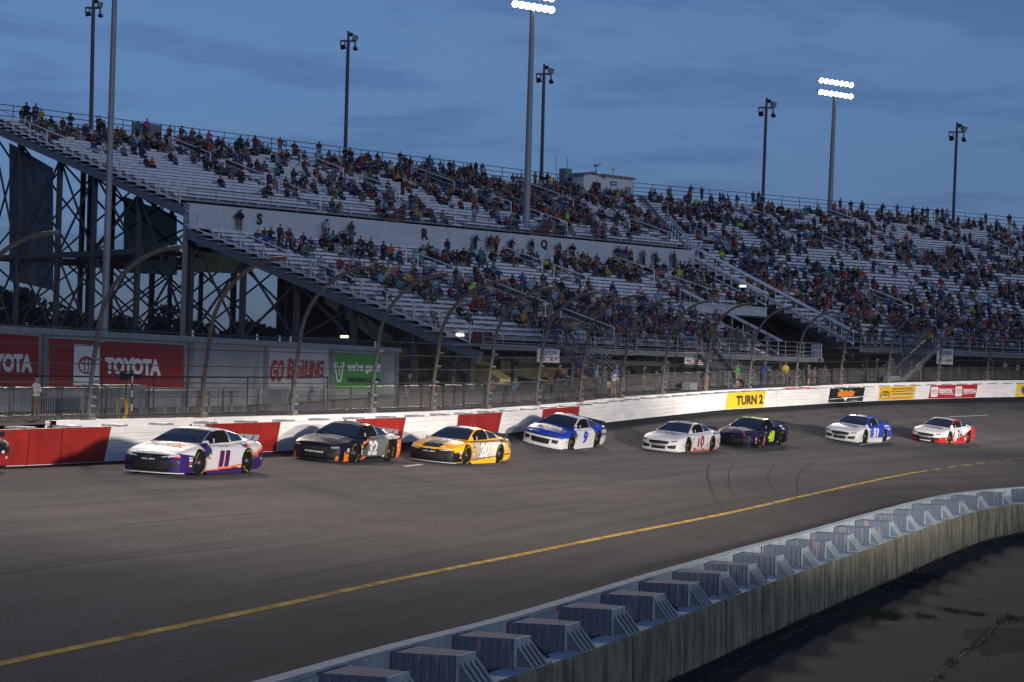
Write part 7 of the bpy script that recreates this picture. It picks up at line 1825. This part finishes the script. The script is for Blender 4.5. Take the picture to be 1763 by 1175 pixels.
for i, (px, bh, hy, pose, sh, pa, ha, cp, shorts, turn, lab) in enumerate(FP):
    ta = W_CON.at_px(px)
    for _ in range(3):
        p = W_BASE(ta) + W_CON.norm(ta) * (0.9 + bh); ta += (px - proj(Vector((p.x, p.y, CH)))[0]) * 0.02 * 1.0
    p = W_BASE(ta) + W_CON.norm(ta) * (0.9 + bh)
    r = ray(px, 650); p = Vector((r.x, r.y, 0)) * (p.y / r.y); g_ = gz(p) + 0.25
    p.z = g_; head = P(px, hy, p.y).z; H = head - g_; sc = H / (1.60 if pose == 'stand_rail' else 1.70)
    if i == len(FP) - 1: p = P(1556, 612, 155); sc = 1.0
    else: sc = min(1.12, max(0.72, sc)); p.z = head - sc * (1.60 if pose == 'stand_rail' else 1.70)
    of = dict(shirt=sh, pants=pa, skin=SKINS[i % 3], cap=cp, hair=ha, long=(i % 2 == 0), shorts=shorts)
    add_person(pose, 2, of, p, face_track(p, turn), sc, lab); nfence += 1

# ---- spectators in the stands
rgs = random.Random(11)
def vnoise(seed):
    rr = np.random.RandomState(seed); g_ = rr.rand(64, 64)
    def f(x, y):
        xi, yi = int(math.floor(x)), int(math.floor(y)); fx, fy = x - xi, y - yi; fx = fx*fx*(3-2*fx); fy = fy*fy*(3-2*fy); a = g_[xi % 64, yi % 64]; b = g_[(xi+1) % 64, yi % 64]; c = g_[xi % 64, (yi+1) % 64]; d = g_[(xi+1) % 64, (yi+1) % 64]
        return (a*(1-fx)+b*fx)*(1-fy) + (c*(1-fx)+d*fx)*fy
    return f
NA, NB = vnoise(3), vnoise(8)
SPC = []   # (depth, st, tier, row, u, point, pose)
def dens(st, tier, k, u, px, py):
    base = NA(u / 3.0, k / 2.6) * 0.38 + NB(u / 1.2 + 9, k / 1.0) * 0.26 + rgs.random() * 0.36
    if st == '1' and tier == 'lower':
        th = 0.545 + 0.10 * min(1, max(0, (k - 11) / 3.0)) - (0.16 if k >= 16 and px > 400 else 0) + (0.14 if k == 20 else 0) - (0.07 if k < 10 else 0) + (0.12 if u < 3 and k > 3 else 0) + (0.06 if (13 < k < 17 and u < 40) else 0)
        if k < 9 and u < 6: th += 0.06
    elif st == '1':
        th = 0.62
        if k >= 14: th -= 0.15
        if k < 5: th += 0.10
        if u < 8 and k < 14: th += 0.12
        if px > 560: th -= 0.05
        if px > 560 and 5 < k < 15: th -= 0.03
        if px > 880: th -= 0.05
    else:
        th = 0.56
        if k < 14: th -= 0.11
        if px > 1500 and 18 < k < 34: th += 0.05
        if px < 1260: th -= 0.06
    return base > th
for (st, tier, t, z, u0, u1, k) in ROWS:
    f, g, U, V = GS[st]; u = u0 + 0.4
    while u < u1 - 0.4:
        if not any(abs(u - a) < 0.75 for a in AIS[st]):
            q = f(u, t + 0.66, z); px, py = proj(q)
            if -30 < px < 1800 and dens(st, tier, k, u, px, py) and rgs.random() < 0.90:
                stand = rgs.random() < (0.16 if tier != 'upper' else 0.10) or (tier == 'upper' and k == 19 and rgs.random() < 0.5)
                pose = rgs.choice(['stand', 'stand_cross', 'stand_hips', 'stand_phone']) if stand else rgs.choice(['sit', 'sit', 'sit_fwd', 'sit_turn', 'sit_phone'])
                if stand: q = f(u, t + 0.32, z)
                SPC.append((q.y, st, tier, k, u, q, pose))
        u += rgs.uniform(0.50, 0.62)
def standing_line(st, t, z, us, tiername, pr):
    f = GS[st][0]
    for u in us:
        q = f(u, t, z); px, py = proj(q)
        if tiername == 'walkway' and any(abs(px - l_) < 17 for l_ in (447, 732, 937)): continue
        if -20 < px < 1800 and rgs.random() < pr(px): SPC.append((q.y, st, tiername, -1, u, q, rgs.choice(['stand', 'stand_cross', 'stand_hips', 'stand_rail'])))
standing_line('1', 58.3, 19.9, np.arange(0.5, 76, 0.9), 'top rail', lambda px: 0.40 if px < 120 else 0.14 if not 985 < px < 1085 else 0.0)
standing_line('2', 58.3, 20.0, np.arange(21, 100, 0.8), 'top rail', lambda px: 0.70 if 1530 < px < 1640 else 0.12)
standing_line('1', 29.9, 10.0, np.arange(1, 54, 0.8), 'walkway', lambda px: 0.30 if px > 640 else 0.16)
standing_line('1', -0.3, 2.03, np.arange(4, 32, 0.8), 'front platform', lambda px: 0.22)
standing_line('2', -0.3, 3.13, np.arange(0.5, 34, 0.7), 'front platform', lambda px: 0.45)
SPC.sort(key=lambda a: a[0])
NIND = 300 - nfence
ind, rest = SPC[:NIND], SPC[NIND:]
facing = {'1': atan2(-V1.y, -V1.x) - pi/2, '2': atan2(-V2.y, -V2.x) - pi/2}
ordcount = {}
ind.sort(key=lambda a: (a[1], a[2], a[3], a[4]))
POSE_W = {'stand': 'standing', 'stand_cross': 'standing with folded arms', 'stand_hips': 'standing, hands on hips', 'stand_phone': 'standing with raised phone', 'stand_rail': 'leaning forward', 'sit': 'seated', 'sit_fwd': 'seated leaning forward', 'sit_turn': 'seated sideways', 'sit_phone': 'seated with raised hands'}
for (d, st, tier, k, u, q, pose) in ind:
    key = (st, tier, k); ordcount[key] = ordcount.get(key, 0) + 1; n = ordcount[key]
    of = outfit(rgs); place = {'lower': f'{ordinal(k+1)} row', 'upper': f'upper row {ordinal(k+1)}', 'right': f'right stand {ordinal(k+1)} row', 'front platform': 'left front platform' if st == '1' else 'right front platform', 'walkway': 'middle walkway', 'top rail': 'top rail'}[tier]
    lab = f"{POSE_W[pose].split(',')[0].split(' with')[0]} in {of['sname']} top, {of['hname']}, {ordinal(n)} from left, {place}"
    add_person(pose, 1, of, q, facing[st] + rgs.uniform(-0.3, 0.3), rgs.uniform(0.93, 1.06), lab, 'spectators in the nearest rows of the stands')
# the rest of the crowd, beyond the 300 largest, is one mass
VV, FF, CC, LL = [], [], [], []; base = 0
cache = {}
def tri_arr(pose, cap):
    k = (pose, cap)
    if k not in cache:
        v, f, lab = body(pose, 0, cap); tri = [];  tl = []
        for q, l in zip(f, lab):
            for i in range(1, len(q) - 1): tri.append((q[0], q[i], q[i+1])); tl.append(l)
        cache[k] = (v, np.array(tri), tl)
    return cache[k]
for (d, st, tier, k, u, q, pose) in rest:
    of = outfit(rgs); v, tri, tl = tri_arr(pose, of['cap']); rz = facing[st] + rgs.uniform(-0.35, 0.35); c_1, s_1 = cos(rz), sin(rz); R = np.array([[c_1, -s_1, 0], [s_1, c_1, 0], [0, 0, 1]]) * rgs.uniform(0.84, 0.98)
    VV.append(v @ R.T + np.array(tuple(q))); FF.append(tri + base); base += len(v); cd = cols_for(of); CC.append(np.array([cd[l] for l in tl], dtype=np.float32))
VV = np.vstack(VV); FF = np.vstack(FF); CC = np.vstack(CC)
me = bpy.data.meshes.new('spectator_crowd'); me.vertices.add(len(VV)); me.vertices.foreach_set('co', VV.astype(np.float32).ravel()); me.loops.add(len(FF) * 3); me.loops.foreach_set('vertex_index', FF.astype(np.int32).ravel())
me.polygons.add(len(FF)); me.polygons.foreach_set('loop_start', np.arange(0, len(FF) * 3, 3, dtype=np.int32)); me.update(calc_edges=True)
ca = me.color_attributes.new('Col', 'FLOAT_COLOR', 'CORNER'); c4 = np.concatenate([CC, np.ones((len(CC), 1), dtype=np.float32)], 1); ca.data.foreach_set('color', np.repeat(c4, 3, axis=0).ravel())
me.polygons.foreach_set('use_smooth', [True] * len(FF))
o = link_mesh('spectator_crowd', me, M['people']); tag(o, 'dense crowd of seated and standing spectators filling the farther rows', 'crowd', kind='stuff')
print('CROWD', len(SPC), 'faces', len(FF))
